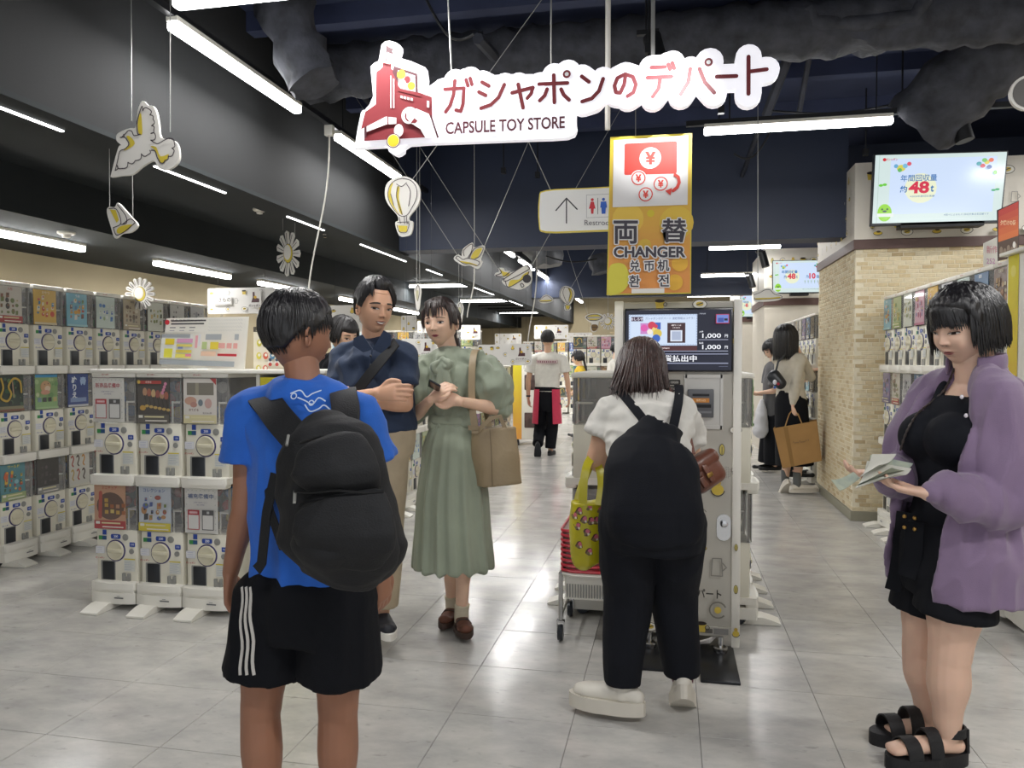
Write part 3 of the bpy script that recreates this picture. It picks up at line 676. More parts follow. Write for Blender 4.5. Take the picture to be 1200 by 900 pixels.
for (u, v, r, c) in ((290, 285, .016, '#d85aa8'), (360, 262, .018, '#c93a52'), (385, 300, .012, '#e6d07a'), (410, 335, .02, '#d2bb52'), (340, 320, .012, '#efe4dd'), (400, 380, .018, '#3560b8'), (395, 270, .009, '#c93a52')):
    x, z = S(u, v); a.disc(x, z, r, c)
sr(500, 240, 662, 422, '#3d2226'); stx('通販サイトは', 580, 262, 14, '#f0e6e6'); stx('こちらから', 580, 284, 12, '#f0e6e6'); sr(528, 308, 634, 408, '#dfe6f4'); sr(540, 318, 622, 398, '#a9b4cc')
sr(112, 450, 768, 495, '#4a2024'); stx('gashapon', 485, 470, 18, '#e6d6d6', .02); sr(112, 494, 1040, 500, '#9aa0b8')
stx('ご利用金額', 810, 160, 12, '#c9cede', 0); sr(932, 166, 1048, 250, '#b0324a'); sr(938, 172, 1042, 244, '#6f83c9'); sr(950, 200, 1000, 238, '#3a4f9c'); sr(1005, 205, 1035, 225, '#161a2a')
stx('入金', 803, 322, 18, '#e6e9f2'); stx('1,000', 895, 362, 46, '#f2f4fa', .015, w=165); stx('円', 1024, 362, 28, '#e6e9f2'); sr(780, 393, 1040, 398, '#a7abc0')
stx('払出', 803, 424, 18, '#e6e9f2'); stx('1,000', 895, 464, 46, '#f2f4fa', .015, w=165); stx('円', 1024, 464, 28, '#e6e9f2'); sr(780, 495, 1040, 500, '#a7abc0')
sr(130, 520, 1042, 528, '#8d92aa'); stx('硬貨払出中', 580, 564, 60, '#f2f4fa', .02, w=370); sr(130, 602, 1042, 612, '#8d92aa'); sr(960, 634, 1040, 637, '#6a6f88')
a.place(frame((0, -.0205, 0), (1, 0, 0))); link('display', a.m.mesh('display', EMIT), scr, label='lit display with amounts and Japanese text')
b = MB()      # recess with a note slot
def C_(u, v): p = P(u, v, 3.6); return p.x-.033, p.z
x0, z1 = C_(803, 440); x1, z0 = C_(846, 502)
b.box((x0-.004, -.006, z0-.004), (x0+.008, .004, z1+.004)).box((x1-.008, -.006, z0-.004), (x1+.004, .004, z1+.004)).box((x0, -.006, z1-.012), (x1, .004, z1+.004)).box((x0, -.006, z0-.004), (x1, .004, z0+.012))
b.box((x0, .002, z0), (x1, .006, z1)); b.build('recess_panel', mat('brushed_panel', '#c9c6bf', .3, metal=.3, vary=.05), ch)
x2, z3 = C_(806, 456); x3, z2 = C_(836, 489)
nb = MB().box((x2, -.03, z2), (x3, .004, z3), r=.004).build('note_slot', mat('slot_grey', '#5b5c60', .4, vary=.1), ch, 30, label='dark grey note slot with an orange strip')
a = Art(); a.rect(x2+.012, z2+.045, x3-.012, z2+.06, '#16171a'); a.rect(x2+.02, z2+.068, x3-.02, z2+.088, '#c9853c'); a.text('紙幣入口', (x2+x3)/2, z2+.078, .01, '#f2dfb8', .02); a.rect(x2+.02, z3-.03, x3-.02, z3-.02, '#1c1d20'); a.rect(x2+.01, z2+.02, x3-.01, z2+.03, '#77797d')
a.place(frame((0, -.0305, 0), (1, 0, 0))); link('slot_print', a.m.mesh('slot_print', PRINT), nb)
a = Art()
for (u, v, t) in ((778, 448, '1000'), (790.5, 448, '10000'), (789, 455.5, 'ください')): 
    x, z = C_(u, v); w = .026 if t != '1000' else .02; a.rect(x-w, z-.012, x+w, z+.012, '#33322f', .005); a.text(t, x, z, .011, '#dedbd2', .01)
ik = random.Random(5)
for k, (u, v, s) in enumerate(((774, 356, .06), (820, 356.5, .06), (862, 363, .05), (862, 457, .05), (846, 527, .065), (862, 551, .05), (841, 571, .09), (862, 398, .05), (862, 504, .05), (822, 641, .06), (840, 664, .1), (862, 690, .05), (841, 714, .1), (862, 740, .05), (822, 733, .07), (762, 733, .06), (775, 728, .07), (752, 709, .06), (752, 667, .06), (822, 601, .06), (770, 620, .08), (790, 640, .07), (745, 560, .07), (760, 600, .07), (795, 590, .06), (862, 640, .04), (775, 690, .0001))):
    x, z = C_(u, v); icon(a, k, x, z, s)
x, z = C_(748, 690); x9, z9 = C_(845, 693); a.text('ガシャポンのデパート', (x+x9)/2, (z+z9)/2, .046, '#2c2723', .02, w=x9-x)
x, z = C_(851, 552)
for i in range(-4, 5):
    for j in range(-4, 5):
        if i*i+j*j < 18: a.disc(x+i*.006, z+j*.006, .0018, '#77736c', None, 6)
a.place(frame((0, -.0005+.004, 0), (1, 0, 0))); link('panel_print', a.m.mesh('panel_print', PRINT), ch)
x, z = C_(848, 618); lk = MB(); lk.prism([(p_[0]*1+x, p_[1]+z) for p_ in rrect(-.031, -.06, .031, .06, .03)], Matrix.Translation((0, -.004, 0)) @ XF, .01); lk.prism([(p_[0]+x, p_[1]+z) for p_ in rrect(-.022, -.045, .022, .045, .02)], Matrix.Translation((0, -.0055, 0)) @ XF, .002)
lk.lathe([(.016, .005), (.016, .02), (.01, .022)], 16, (x, 0, z+.018), 'Y'); lk.build('lock', CHROME, ch, 30)
fp = MB(); fp.box((-.24, -.28, 0), (-.05, .12, .012), r=.003).box((.10, -.36, 0), (.26, .06, .012), r=.003); fp.build('base_plate', mat('base_plate_black', '#1b1d22', .3, metal=.3, vary=.15), ch, 30)
MB().box((-.05, .02, .002), (.1, .1, .02)).build('cross_bar', BLACKM, ch)
b = MB()
for x, y in ((.2, -.02), (-.12, -.02), (.2, .3), (-.12, .3)): b.lathe([(.012, .012), (.012, .08)], 10, (x, y, 0)).lathe([(.03, .012), (.033, .02), (.033, .032), (.026, .036)], 16, (x, y, 0))
b.build('levelling_foot', CHROME, ch, 30)
cb = MB()
for k in range(3): cb.tube([(-.06, .2-.02*k, .012), (.02, .05, .02+.006*k), (.08, -.01-.02*k, .035+.008*k), (.15, -.02, .05+.008*k), (.2, .05, .07)], .0045, 6)
cb.build('cable', mat('cable_grey', '#c0bdb8', .5), ch, 40)
# changer sign above it
def fl_(name, label, cat, A, backs, t=.012, m=None, group=None, edge=None, wires=()):
    o = thing(name, label, cat, A.c, 0, group); mb = MB()
    for pts in backs: mb.prism([A.q(p) for p in pts], XF, t)
    for (p, dz) in wires: pass
    mb.build('panel', m or edge or WHITE, o, 30); return o
A = PArt(3.5, (210+200, 450), (620, 150), 4.4905)
o = fl_('hanging_sign', 'tall yellow and orange CHANGER sign with a red banknote hung over the changer', 'sign', A, [[(428, 48), (858, 27), (852, 870), (408, 878)]], .03, mat('sign_yellow', '#d9c62e', .4, vary=.05))
# body gradient in strips between the slanted sides
a0, a1 = lin('#d9c430'), lin('#e0954a')
for i in range(26):
    t0, t1 = i/26, (i+1)/26; L_ = lambda t, s: ((434-20*t, 52+820*t) if s == 0 else (853-6*t, 33+832*t))
    c_ = tuple((max(0, (1-1.15*(t0)))*a0[k]+min(1, 1.15*t0)*a1[k]) for k in range(3))
    A.z = A.dz; A.m.add([(*A.q(p), A.z) for p in (L_(t1, 0), L_(t1, 1), L_(t0, 1), L_(t0, 0))], [(0, 1, 2, 3)], c_)
for (x, y, r, c) in ((520, 480, 82, '#e8c24a'), (775, 500, 88, '#e0bc40'), (640, 450, 19, '#d8c22c'), (608, 617, 34, '#dbb53e'), (793, 713, 42, '#e8b43c'), (766, 813, 42, '#e8b43c')): A.pd(x, y, r, c)
A.pp(smooth_poly([(421, 740), (455, 712), (500, 718), (524, 760), (526, 812), (505, 850), (470, 872), (414, 872)], 3), '#cfc644')
A.pp([(446, 66), (838, 40), (834, 405), (440, 418)], '#e4e2e0')
A.pp([(503, 90), (510, 84), (772, 71), (779, 77), (777, 236), (770, 242), (507, 249), (501, 243)], '#d63a2c')
A.pd(638, 160, 56, '#e4e2e0'); A.pt('¥', 610, 126, 668, 194, '#d63a2c', .06)
for (x, y) in ((576, 266), (693, 296), (614, 352)):
    A.pd(x, y, 42, '#e4e2e0'); A.pd(x, y, 37, '#d63a2c'); A.pd(x, y, 31, '#e4e2e0'); A.pt('¥', x-16, y-20, x+16, y+20, '#d63a2c', .05)
A.ps([(768, 250), (785, 262), (790, 290), (780, 315), (758, 333)], 16, '#d63a2c'); A.pp([(716, 334), (752, 318), (744, 358)], '#d63a2c')
CHT = (('両', 446, 490, 574, 612, .022), ('替', 698, 478, 830, 605, .018), ('CHANGER', 446, 626, 824, 684, .035), ('兑', 530, 698, 584, 758, .02), ('币', 606, 700, 660, 756, .02), ('机', 676, 694, 738, 756, .018), ('환', 526, 776, 584, 838, .018), ('전', 680, 772, 736, 836, .02))
for (t, x0, y0, x1, y1, bd) in CHT:
    A.halo(t, x0, y0, x1, y1, '#e2e0dc', bd)
for (t, x0, y0, x1, y1, bd) in CHT: A.z += 2e-5; A.dz = 2e-5; A.pt(t, x0, y0, x1, y1, '#3b3640', bd)
A.dz = .0005
A.pp([(540, 848), (712, 844), (712, 870), (540, 872)], '#e3e0d8')
A.fin('sign_print', o, off=.0005)
MB().tube([(0, .02, .38), (0, .02, 1.15)], .012, 8).build('pole', WHITE, o, 30)

# ------------------------------------------------------------------ main hanging sign
SY = 3.3
A = PArt(SY, (600, 200), (400, 30), 2.3077)
T_ = []
def kat(strokes, x0, y0, x1, y1):
    out = []
    for s in strokes: out.append([(x0+(x1-x0)*p[0], y0+(y1-y0)*p[1]) for p in s])
    return out
GA = [[(0, .3), (.72, .27)], [(.72, .27), (.68, .75), (.6, .95), (.42, .92)], [(.38, .05), (.33, .45), (.2, .78), (.03, .97)], [(.8, .02), (.87, .2)], [(.95, -.02), (1.02, .16)]]
SI = [[(.12, .1), (.38, .22)], [(.0, .42), (.26, .53)], [(.08, .95), (.45, .84), (.75, .6), (.97, .18)]]
YA = [[(0, .42), (.95, .22), (.88, .45), (.7, .62)], [(.28, .1), (.5, .98)]]
PO_ = [[(0, .34), (.85, .3)], [(.44, .05), (.46, .92)], [(.24, .5), (.17, .7), (.02, .86)], [(.66, .5), (.74, .68), (.9, .84)]]
NN = [[(.08, .12), (.38, .3)], [(.1, .95), (.5, .85), (.8, .6), (.97, .2)]]
NO = [[(.52, .12), (.46, .5), (.3, .82), (.12, .8), (.06, .55), (.18, .25), (.5, .1), (.82, .2), (.95, .5), (.85, .8), (.6, .95)]]
DE = [[(.15, .1), (.65, .08)], [(0, .4), (.9, .37)], [(.48, .4), (.42, .72), (.2, .97)], [(.78, .0), (.85, .15)], [(.93, -.04), (1, .12)]]
PA = [[(.28, .2), (.22, .6), (0, .97)], [(.55, .2), (.7, .6), (.98, .93)]]
ON = [[(0, .5), (1, .45)]]
TO = [[(.3, 0), (.3, 1)], [(.33, .4), (1, .34)]]
glyphs = [kat(GA, 280, 145, 352, 236), kat(SI, 372, 145, 443, 228), kat(YA, 462, 152, 521, 224), kat(PO_, 535, 130, 625, 215), kat(NN, 645, 128, 710, 210),
          kat(NO, 735, 125, 800, 195), kat(DE, 828, 105, 900, 195), kat(PA, 918, 100, 1010, 188), kat(ON, 1015, 120, 1068, 158), kat(TO, 1080, 85, 1150, 185)]
o = thing('store_sign', 'big white hanging shop sign with dark red katakana and a castle emblem', 'sign', A.c)
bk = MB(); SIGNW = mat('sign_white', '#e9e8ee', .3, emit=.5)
def capsule(p0, p1, r, n=8):
    a_, b_ = Vector(A.q(p0)), Vector(A.q(p1)); d = b_-a_; ang = math.atan2(d.y, d.x); r *= A.k; out = []
    for k in range(n+1): t = ang-math.pi/2+math.pi*k/n; out.append((b_.x+r*math.cos(t), b_.y+r*math.sin(t)))
    for k in range(n+1): t = ang+math.pi/2+math.pi*k/n; out.append((a_.x+r*math.cos(t), a_.y+r*math.sin(t)))
    return out
ti = 0
for g in glyphs:
    for s_ in g:
        for p0, p1 in zip(s_[:-1], s_[1:]):
            bk.prism(capsule(p0, p1, 33), Matrix.Translation((0, .00015*(ti % 7), 0)) @ XF, .045); ti += 1
for (x, y) in ((612, 128), (995, 98)): bk.prism(capsule((x, y), (x+.5, y), 36), XF, .045)
bk.build('letter_board', SIGNW, o, 30)
pl = MB(); pl.prism([A.q(p) for p in smooth_poly([(255, 150), (300, 140), (600, 130), (640, 190), (634, 235), (634, 262), (634, 285), (610, 302), (500, 307), (300, 315), (180, 321), (165, 340), (147, 350), (128, 340), (115, 325), (38, 330), (36, 322), (52, 235), (62, 228), (85, 190), (78, 110), (100, 95), (108, 50), (130, 40), (158, 52), (155, 75), (152, 85), (226, 112), (228, 165)], 2)], Matrix.Translation((0, .004, 0)) @ XF, .041)
pl.build('emblem_board', SIGNW, o, 30)
RED = '#7c2a30'
for g in glyphs:
    for s_ in g: A.dz = 4e-5; A.ps(s_, 10.5, RED)
A.dz = .0005
for (x, y, r) in ((610, 132, 11), (993, 100, 11)): A.pd(x, y, r, RED); A.pd(x, y, r*.5, '#e9e8ea')
def slant(t, x0, ya, x1, yb, h, c, bd):   # a line of text that follows the slope
    v, f = text_geo(t, bd); vx0, vx1, vy0, vy1 = v[:, 0].min(), v[:, 0].max(), v[:, 1].min(), v[:, 1].max(); A.up(); o_ = []
    for (x, y) in v:
        tx, ty = (x-vx0)/(vx1-vx0), (y-vy0)/(vy1-vy0); o_.append((*A.q((x0+(x1-x0)*tx, ya+(yb-ya)*tx+h/2-h*ty)), A.z))
    A.m.add(o_, f, lin(c))
slant('CAPSULE TOY STORE', 283, 279, 605, 262, 33, '#5a2430', .02)
def E(x, y): return ((270+x/3.077-400)*2.3077, (y/3.077-30)*2.3077)     # from the closer crop of the emblem
def ep(pts, c): A.pp([E(*p) for p in pts], c)
ep([(488, 405), (526, 378), (528, 262), (550, 245), (552, 222), (582, 230), (582, 250), (604, 268), (606, 312), (616, 322), (660, 332), (690, 338), (728, 352), (730, 478), (705, 497), (545, 506), (485, 510), (486, 480), (470, 478)], RED)
ep([(586, 262), (592, 240), (676, 268), (678, 340), (671, 338), (668, 275), (606, 255), (606, 300)], '#4a2028')
for (x, y, r, c) in ((618, 270, 17, '#d9b92c'), (640, 290, 13, RED), (622, 302, 14, '#e9e8ea'), (655, 312, 15, '#d9b92c')): q_ = E(x, y); A.pd(q_[0], q_[1], r*.75, c)
ep([(606, 310), (616, 322), (660, 332), (690, 338), (690, 352), (606, 330)], RED)
for x in (580, 590): ep([(x, 275+x-580), (x+4, 278+x-580), (x+4, 392), (x, 392)], '#e9e8ea')
for k in range(4): ep([(617+12*k, 347+3*k), (625+12*k, 349+3*k), (625+12*k, 358+3*k), (617+12*k, 356+3*k)], '#e9e8ea')
ep([(712, 366), (720, 368), (720, 392), (712, 390)], '#e9e8ea'); ep([(474, 470), (564, 424), (602, 428), (602, 450), (566, 452), (474, 487)], '#e9e8ea'); ep([(570, 424), (574, 424), (574, 452), (570, 452)], RED)
ep([(566, 163), (570, 163), (570, 225), (564, 225)], '#3f1c24'); ep([(566, 168), (580, 176), (594, 182), (588, 190), (592, 200), (578, 196), (566, 190)], '#3f1c24')
ep([(550, 222), (582, 230), (580, 236), (550, 228)], '#e9e8ea')
ep([(488, 462), (496, 458), (496, 500), (488, 502)], '#4a2028'); q_ = E(650, 420); A.pd(q_[0], q_[1], 24, '#e9e8ea'); A.pd(q_[0]+2, q_[1]+2, 16, RED)
ep([(640, 408), (675, 396), (720, 415), (755, 500), (708, 502), (690, 470), (655, 448), (640, 430)], '#e9e8ea'); ep([(724, 420), (729, 420), (756, 500), (750, 502)], '#4a2028')
ep([(655, 448), (668, 430), (680, 440), (672, 448)], RED); q_ = E(612, 475); A.pd(q_[0], q_[1], 14, '#e9e8ea', 18)
q_ = E(593, 512); A.pd(q_[0], q_[1], 21, '#5a2430'); A.pd(q_[0], q_[1], 18.5, '#e9e8ea'); A.pd(q_[0], q_[1], 17, '#dcc22e')
A.fin('sign_print', o, off=.0012)
wr = MB()
for (u, v) in ((528, 82), (645, 70), (765, 60)):
    p = P(u, v, SY)-A.c; top = P(u-12 if u < 600 else u, -40, SY)-A.c; wr.tube([(p.x, .02, p.z-.02), (top.x, .02, 3.5-A.c.z)], .004 if u < 700 else .009, 6)
wr.build('hanger_wire', WIRE, o)
# spotlight on the track that washes out the middle of the sign
sp = thing('spotlight', 'small black track spotlight aimed at the hanging shop sign', 'spotlight', (.1, 2.45, 2.72))
MB().tube([(0, 0, 0), (0, .1, -.06)], .03, 12).build('head', BLACKM, sp, 30); MB().tube([(0, 0, 0), (0, 0, .78)], .008, 6).build('stem', BLACKM, sp)
ld = bpy.data.lights.new('spot', 'SPOT'); ld.energy = 120; ld.spot_size = math.radians(36); ld.spot_blend = .9; ld.shadow_soft_size = .03
lo = bpy.data.objects.new('spot', ld); COL.objects.link(lo); lo.parent = sp; lo.location = (0, .1, -.06); lo['kind'] = 'helper'
tgt = P(778, 108, SY)-Vector((.1, 2.55, 2.66)); lo.rotation_euler = tgt.to_track_quat('-Z', 'Y').to_euler()

# ------------------------------------------------------------------ restroom sign
A = PArt(5.0, (400, 400), (620, 150), 4.4905)
o = fl_('restroom_sign', 'white and yellow restroom sign with an up arrow hung behind the changer sign', 'sign', A, [smooth_poly([(52, 370), (52, 510), (85, 549), (300, 545), (620, 530), (640, 500), (640, 330), (610, 302), (300, 315), (85, 328)], 3)], .03, MATS['sign_yellow'])
A.pp(smooth_poly([(58, 372), (58, 508), (88, 543), (300, 539), (612, 525), (633, 500), (633, 332), (608, 308), (300, 321), (88, 334)], 3), '#e6e6e4')
A.ps([(197, 370), (197, 500)], 7, '#3b3a40'); A.ps([(142, 434), (197, 370), (253, 428)], 7, '#3b3a40')
A.pp([(302, 352), (440, 346), (440, 468), (302, 474)], '#9d9da2'); A.pp([(304, 354), (438, 348), (438, 466), (304, 472)], '#e6e6e4')
A.pd(333, 378, 8, '#cc2f3a'); A.pp([(325, 388), (341, 388), (350, 425), (341, 425), (339, 452), (327, 452), (325, 425), (315, 426)], '#cc2f3a'); A.ps([(362, 370), (362, 454)], 3, '#3b3a40')
A.pd(392, 376, 8, '#2b5fc0'); A.pp([(378, 388), (406, 387), (410, 420), (404, 420), (402, 452), (383, 453), (381, 420), (375, 420)], '#2b5fc0')
A.pt('Restrooms', 292, 485, 470, 512, '#6a6a70'); A.pt('お手洗い', 480, 380, 610, 420, '#3b3a40')
A.fin('sign_print', o, off=.0008)
wr = MB()
for (x, y, x2, y2) in ((118, 322, -18, 28), (560, 310, 560, 20)):
    p, q_ = P(620+x/4.49, 150+y/4.49, 5.0)-A.c, P(620+x2/4.49, 150+y2/4.49, 5.0)-A.c; e_ = p+(q_-p)*((3.502-A.c.z-p.z)/(q_.z-p.z)); wr.tube([tuple(p+Vector((0, .015, -.02))), tuple(e_+Vector((0, .015, 0)))], .003, 5)
wr.build('hanger_wire', WIRE, o)

# ------------------------------------------------------------------ flat cut-out figures hung on wires
BKM = mat('cutout_board', '#d9d6cf', .5, vary=.03); YL = '#cdb840'; LN = '#3b3038'
def hang(A, org, sc, Y, wires, wr):      # wires run on to whatever ceiling is overhead
    for (x0, y0, x1, y1) in wires:
        p, q_ = P(org[0]+x0/sc, org[1]+y0/sc, Y), P(org[0]+x1/sc, org[1]+y1/sc, Y); d = q_-p; top = 3.502 if p.x > -2.59 else 2.577
        e = p+d*((top-p.z)/d.z) if d.z > .02 else Vector((p.x, p.y, top)); wr.tube([tuple(p-A.c+Vector((0, .007, -.01))), tuple(e-A.c+Vector((0, .007, 0)))], .002, 5)
def scal(pts, d):      # a row of scallops through the points
    o = []
    for a_, b_ in zip(pts[:-1], pts[1:]):
        nx, ny = (b_[1]-a_[1]), -(b_[0]-a_[0])
        for k in range(6): t = k/6; h_ = math.sin(math.pi*t)*d; o.append((a_[0]+(b_[0]-a_[0])*t+nx*h_, a_[1]+(b_[1]-a_[1])*t+ny*h_))
    return o+[pts[-1]]
def cutout(name, label, Y, org, sc, c, back, lines, fills, w=3.2, wires=(), group='hanging cutouts', t=.014, cat='cutout'):
    A = PArt(Y, c, org, sc); o = thing(name, label, cat, A.c, 0, group)
    mb = MB(); mb.prism([A.q(p) for p in smooth_poly(back, 3)], XF, t); mb.build('board', BKM, o, 30)
    for pts, cc in fills: A.pp(smooth_poly(pts, 3) if len(pts) > 4 else pts, cc)
    for l in lines: A.ps(smooth_poly(l, 3, False) if 2 < len(l) < 13 else l, w, LN)
    A.fin('cutout_print', o, off=.0006)
    if wires:
        wr = MB()
        hang(A, org, sc, Y, wires, wr)
        wr.build('hanger_wire', WIRE, o)
    return o
cutout('bird_cutout', 'large white dove cutout with outlined wings hanging at far left', 3.2, (0, 90), 6, (1000, 430),
       [(1000, 168), (1040, 200), (1075, 205), (1100, 250), (1115, 330), (1130, 425), (1200, 440), (1245, 470), (1260, 540), (1250, 600), (1190, 650), (1120, 645), (1080, 590), (1000, 630), (930, 685), (850, 695), (785, 705), (782, 680), (830, 500), (850, 480), (820, 450), (822, 405), (870, 375), (920, 360), (955, 350), (968, 240)],
       [[(855, 430), (885, 400), (905, 380), (930, 385), (945, 415), (990, 405)], [(990, 405), (970, 400), (966, 320), (1000, 210), (1008, 240)], scal([(1008, 240), (1050, 228), (1058, 270), (1080, 300), (1070, 345), (1085, 375), (1065, 400), (1098, 415), (1065, 447)], .35), [(1065, 447), (1090, 465), (1118, 472), (1160, 448), (1190, 435)], scal([(1190, 435), (1232, 470), (1215, 505), (1225, 540), (1190, 560), (1165, 590), (1135, 608)], .3), [(1135, 608), (1112, 570), (1098, 525), (1070, 520)],
        scal([(1062, 520), (1050, 550), (1002, 545), (960, 592), (908, 605), (865, 648), (832, 625), (820, 662)], .32), [(820, 662), (838, 590), (852, 528), (890, 510), (916, 478), (900, 445), (885, 430), (855, 430)], [(880, 410), (885, 430)]],
       [([(975, 395), (970, 320), (990, 250), (1000, 330), (1000, 405)], YL), ([(890, 420), (915, 420), (950, 470), (900, 510), (870, 515), (915, 475)], YL), ([(1060, 490), (1100, 495), (1130, 560), (1190, 545), (1160, 600), (1130, 600), (1095, 520)], YL)],
       7, [(918, 290, 915, -540), (1190, 370, 1190, -540)])
cutout('bird_cutout', 'small white and yellow bird cutout below the large dove', 3.35, (0, 0), 2.812, (400, 725),
       [(388, 668), (410, 690), (432, 715), (453, 742), (430, 765), (400, 770), (378, 785), (366, 750), (352, 700), (358, 682), (378, 682)],
       [[(360, 688), (385, 690), (400, 735), (375, 750)], [(388, 675), (415, 710), (418, 735), (400, 740)], [(375, 750), (385, 775), (410, 765), (440, 740), (446, 732), (430, 722), (405, 740)]],
       [([(362, 690), (382, 692), (392, 725), (385, 735)], YL), ([(385, 758), (400, 745), (436, 740), (420, 760), (392, 770)], YL)], 3, [(358, 682, 357, 455), (435, 715, 433, 570)])
cutout('balloon_cutout', 'white hot air balloon cutout with yellow stripes left of the restroom sign', 4.2, (380, 200), 6, (550, 250),
       [(550, 38), (620, 60), (665, 110), (675, 180), (655, 250), (600, 320), (600, 350), (625, 362), (612, 440), (575, 460), (525, 455), (498, 370), (520, 350), (510, 310), (450, 240), (426, 175), (435, 100), (480, 58)],
       [[(550, 55), (610, 70), (648, 120), (650, 190), (620, 255), (580, 315), (530, 315), (475, 250), (448, 180), (460, 110), (500, 70), (550, 55)], [(510, 95), (545, 112), (580, 85)], [(520, 110), (508, 180), (530, 250), (550, 310)], [(580, 95), (608, 150), (595, 250)], [(470, 165), (490, 245)],
        [(530, 330), (538, 372)], [(565, 320), (568, 375)], [(580, 320), (585, 375)], [(518, 365), (600, 362)], [(515, 385), (530, 430), (580, 435), (600, 380), (590, 370)]],
       [([(462, 110), (485, 85), (468, 150), (490, 245), (530, 310), (480, 250), (450, 180)], YL), ([(512, 115), (530, 120), (525, 200), (552, 305), (530, 290), (508, 190)], YL), ([(518, 385), (585, 388), (582, 432), (530, 430)], YL)], 5, [(615, 50, 760, -150)])
cutout('bird_cutout', 'white and yellow bird cutout hanging above the woman in green', 5.2, (380, 200), 6, (1020, 600),
       [(1040, 505), (1050, 540), (1110, 525), (1128, 540), (1100, 620), (1112, 640), (1085, 688), (1050, 680), (1020, 665), (970, 665), (912, 625), (920, 600), (945, 590), (965, 600), (975, 550)],
       [[(925, 615), (940, 600), (975, 625), (1010, 615), (1090, 640), (1075, 670), (1030, 655), (980, 655), (925, 615)], [(985, 600), (980, 560), (1040, 515), (1035, 570), (1010, 610)], [(1020, 615), (1055, 550), (1118, 540), (1095, 600), (1060, 620)]],
       [([(1030, 612), (1060, 560), (1110, 545), (1085, 600), (1060, 620)], YL), ([(950, 635), (1000, 640), (1040, 650), (1080, 668), (1000, 655)], YL)], 5, [(930, 575, 680, 190), (1120, 530, 1260, 200)])
cutout('plane_cutout', 'white and yellow biplane cutout with a black wheel', 6.0, (560, 270), 6, (250, 340),
       [(335, 242), (365, 255), (378, 300), (372, 370), (300, 415), (240, 405), (190, 385), (168, 355), (190, 345), (175, 330), (120, 320), (125, 300), (150, 290), (145, 265), (180, 265), (190, 285), (225, 285), (240, 295)],
       [[(180, 345), (320, 250), (358, 260), (350, 280), (205, 355), (180, 345)], [(195, 360), (215, 400), (300, 355), (350, 310), (360, 290)], [(150, 268), (165, 300), (125, 318), (180, 325), (225, 292)], [(300, 380), (310, 400), (325, 390), (310, 372), (300, 380)]],
       [([(150, 268), (168, 300), (180, 322), (215, 318), (222, 300), (180, 290)], YL), ([(215, 398), (230, 350), (290, 345), (320, 310), (360, 290), (350, 320), (300, 355), (245, 390)], YL)], 6, [(140, 262, 55, 130), (380, 235, 440, 130)])
for g_ in [o_ for o_ in bpy.data.objects if o_.name.startswith('plane_cutout')]:
    A = PArt(6.0, (250, 340), (560, 270), 6); x, z = A.q((345, 340)); b = MB(); b.lathe([(30*A.k, .001), (30*A.k, .004)], 18, (x, 0, z), 'Y'); b.build('wheel', mat('ink_black', '#2a262b', .5), g_)
cutout('balloon_cutout', 'small hot air balloon cutout beyond the cross beam', 9.5, (560, 270), 6, (622, 470),
       [(622, 390), (665, 410), (678, 450), (660, 505), (645, 520), (655, 545), (640, 562), (615, 562), (608, 540), (612, 515), (580, 480), (572, 440), (590, 402)],
       [[(622, 398), (655, 415), (668, 455), (640, 512), (612, 512), (580, 470), (580, 430), (600, 402), (622, 398)], [(610, 402), (598, 440), (625, 510)], [(635, 402), (650, 440), (632, 510)], [(615, 525), (648, 525), (640, 555), (620, 555), (615, 525)]],
       [([(632, 402), (655, 420), (662, 460), (640, 505), (648, 445)], YL), ([(618, 528), (648, 528), (640, 552), (622, 552)], YL)], 3.5, [(655, 395, 740, 260)])
cutout('cloud_cutout', 'small cloud cutout with a yellow edge beside the small balloon', 8.5, (560, 270), 6, (480, 485),
       [(425, 490), (445, 475), (460, 458), (485, 452), (510, 462), (530, 482), (520, 500), (480, 510), (440, 508)],
       [[(432, 490), (450, 478), (465, 465), (490, 460), (505, 470), (522, 485), (510, 498), (440, 500), (432, 490)]], [([(440, 492), (480, 490), (515, 488), (505, 498), (445, 500)], YL)], 4, [(480, 455, 480, 300)])
cutout('airship_cutout', 'yellow airship cutout with a gondola near the changer top left', 7.8, (560, 270), 6, (820, 620),
       [(752, 610), (775, 590), (830, 582), (870, 590), (890, 612), (870, 635), (850, 640), (845, 680), (830, 710), (800, 712), (790, 680), (800, 655), (770, 635)],
       [[(760, 612), (785, 595), (835, 590), (875, 612), (835, 632), (785, 632), (760, 612)], [(765, 612), (870, 612)], [(800, 680), (845, 680)]],
       [([(770, 606), (800, 595), (845, 594), (868, 606), (830, 606)], YL), ([(775, 620), (860, 620), (830, 630), (790, 630)], YL), ([(798, 675), (805, 662), (835, 662), (845, 680), (830, 705), (805, 705)], '#7a5f36')], 4, [(775, 590, 740, 480)])
def sunpts(cx, cy, r0, r1, n, sx=1, sy=1):
    o = []
    for k in range(n):
        a = 2*math.pi*k/n
        for (da, r) in ((-.42, r0), (-.30, r1*.93), (0, r1), (.30, r1*.93), (.42, r0)): t = a+da*2*math.pi/n; o.append((cx+r*math.cos(t)*sx, cy+r*math.sin(t)*sy))
    return o
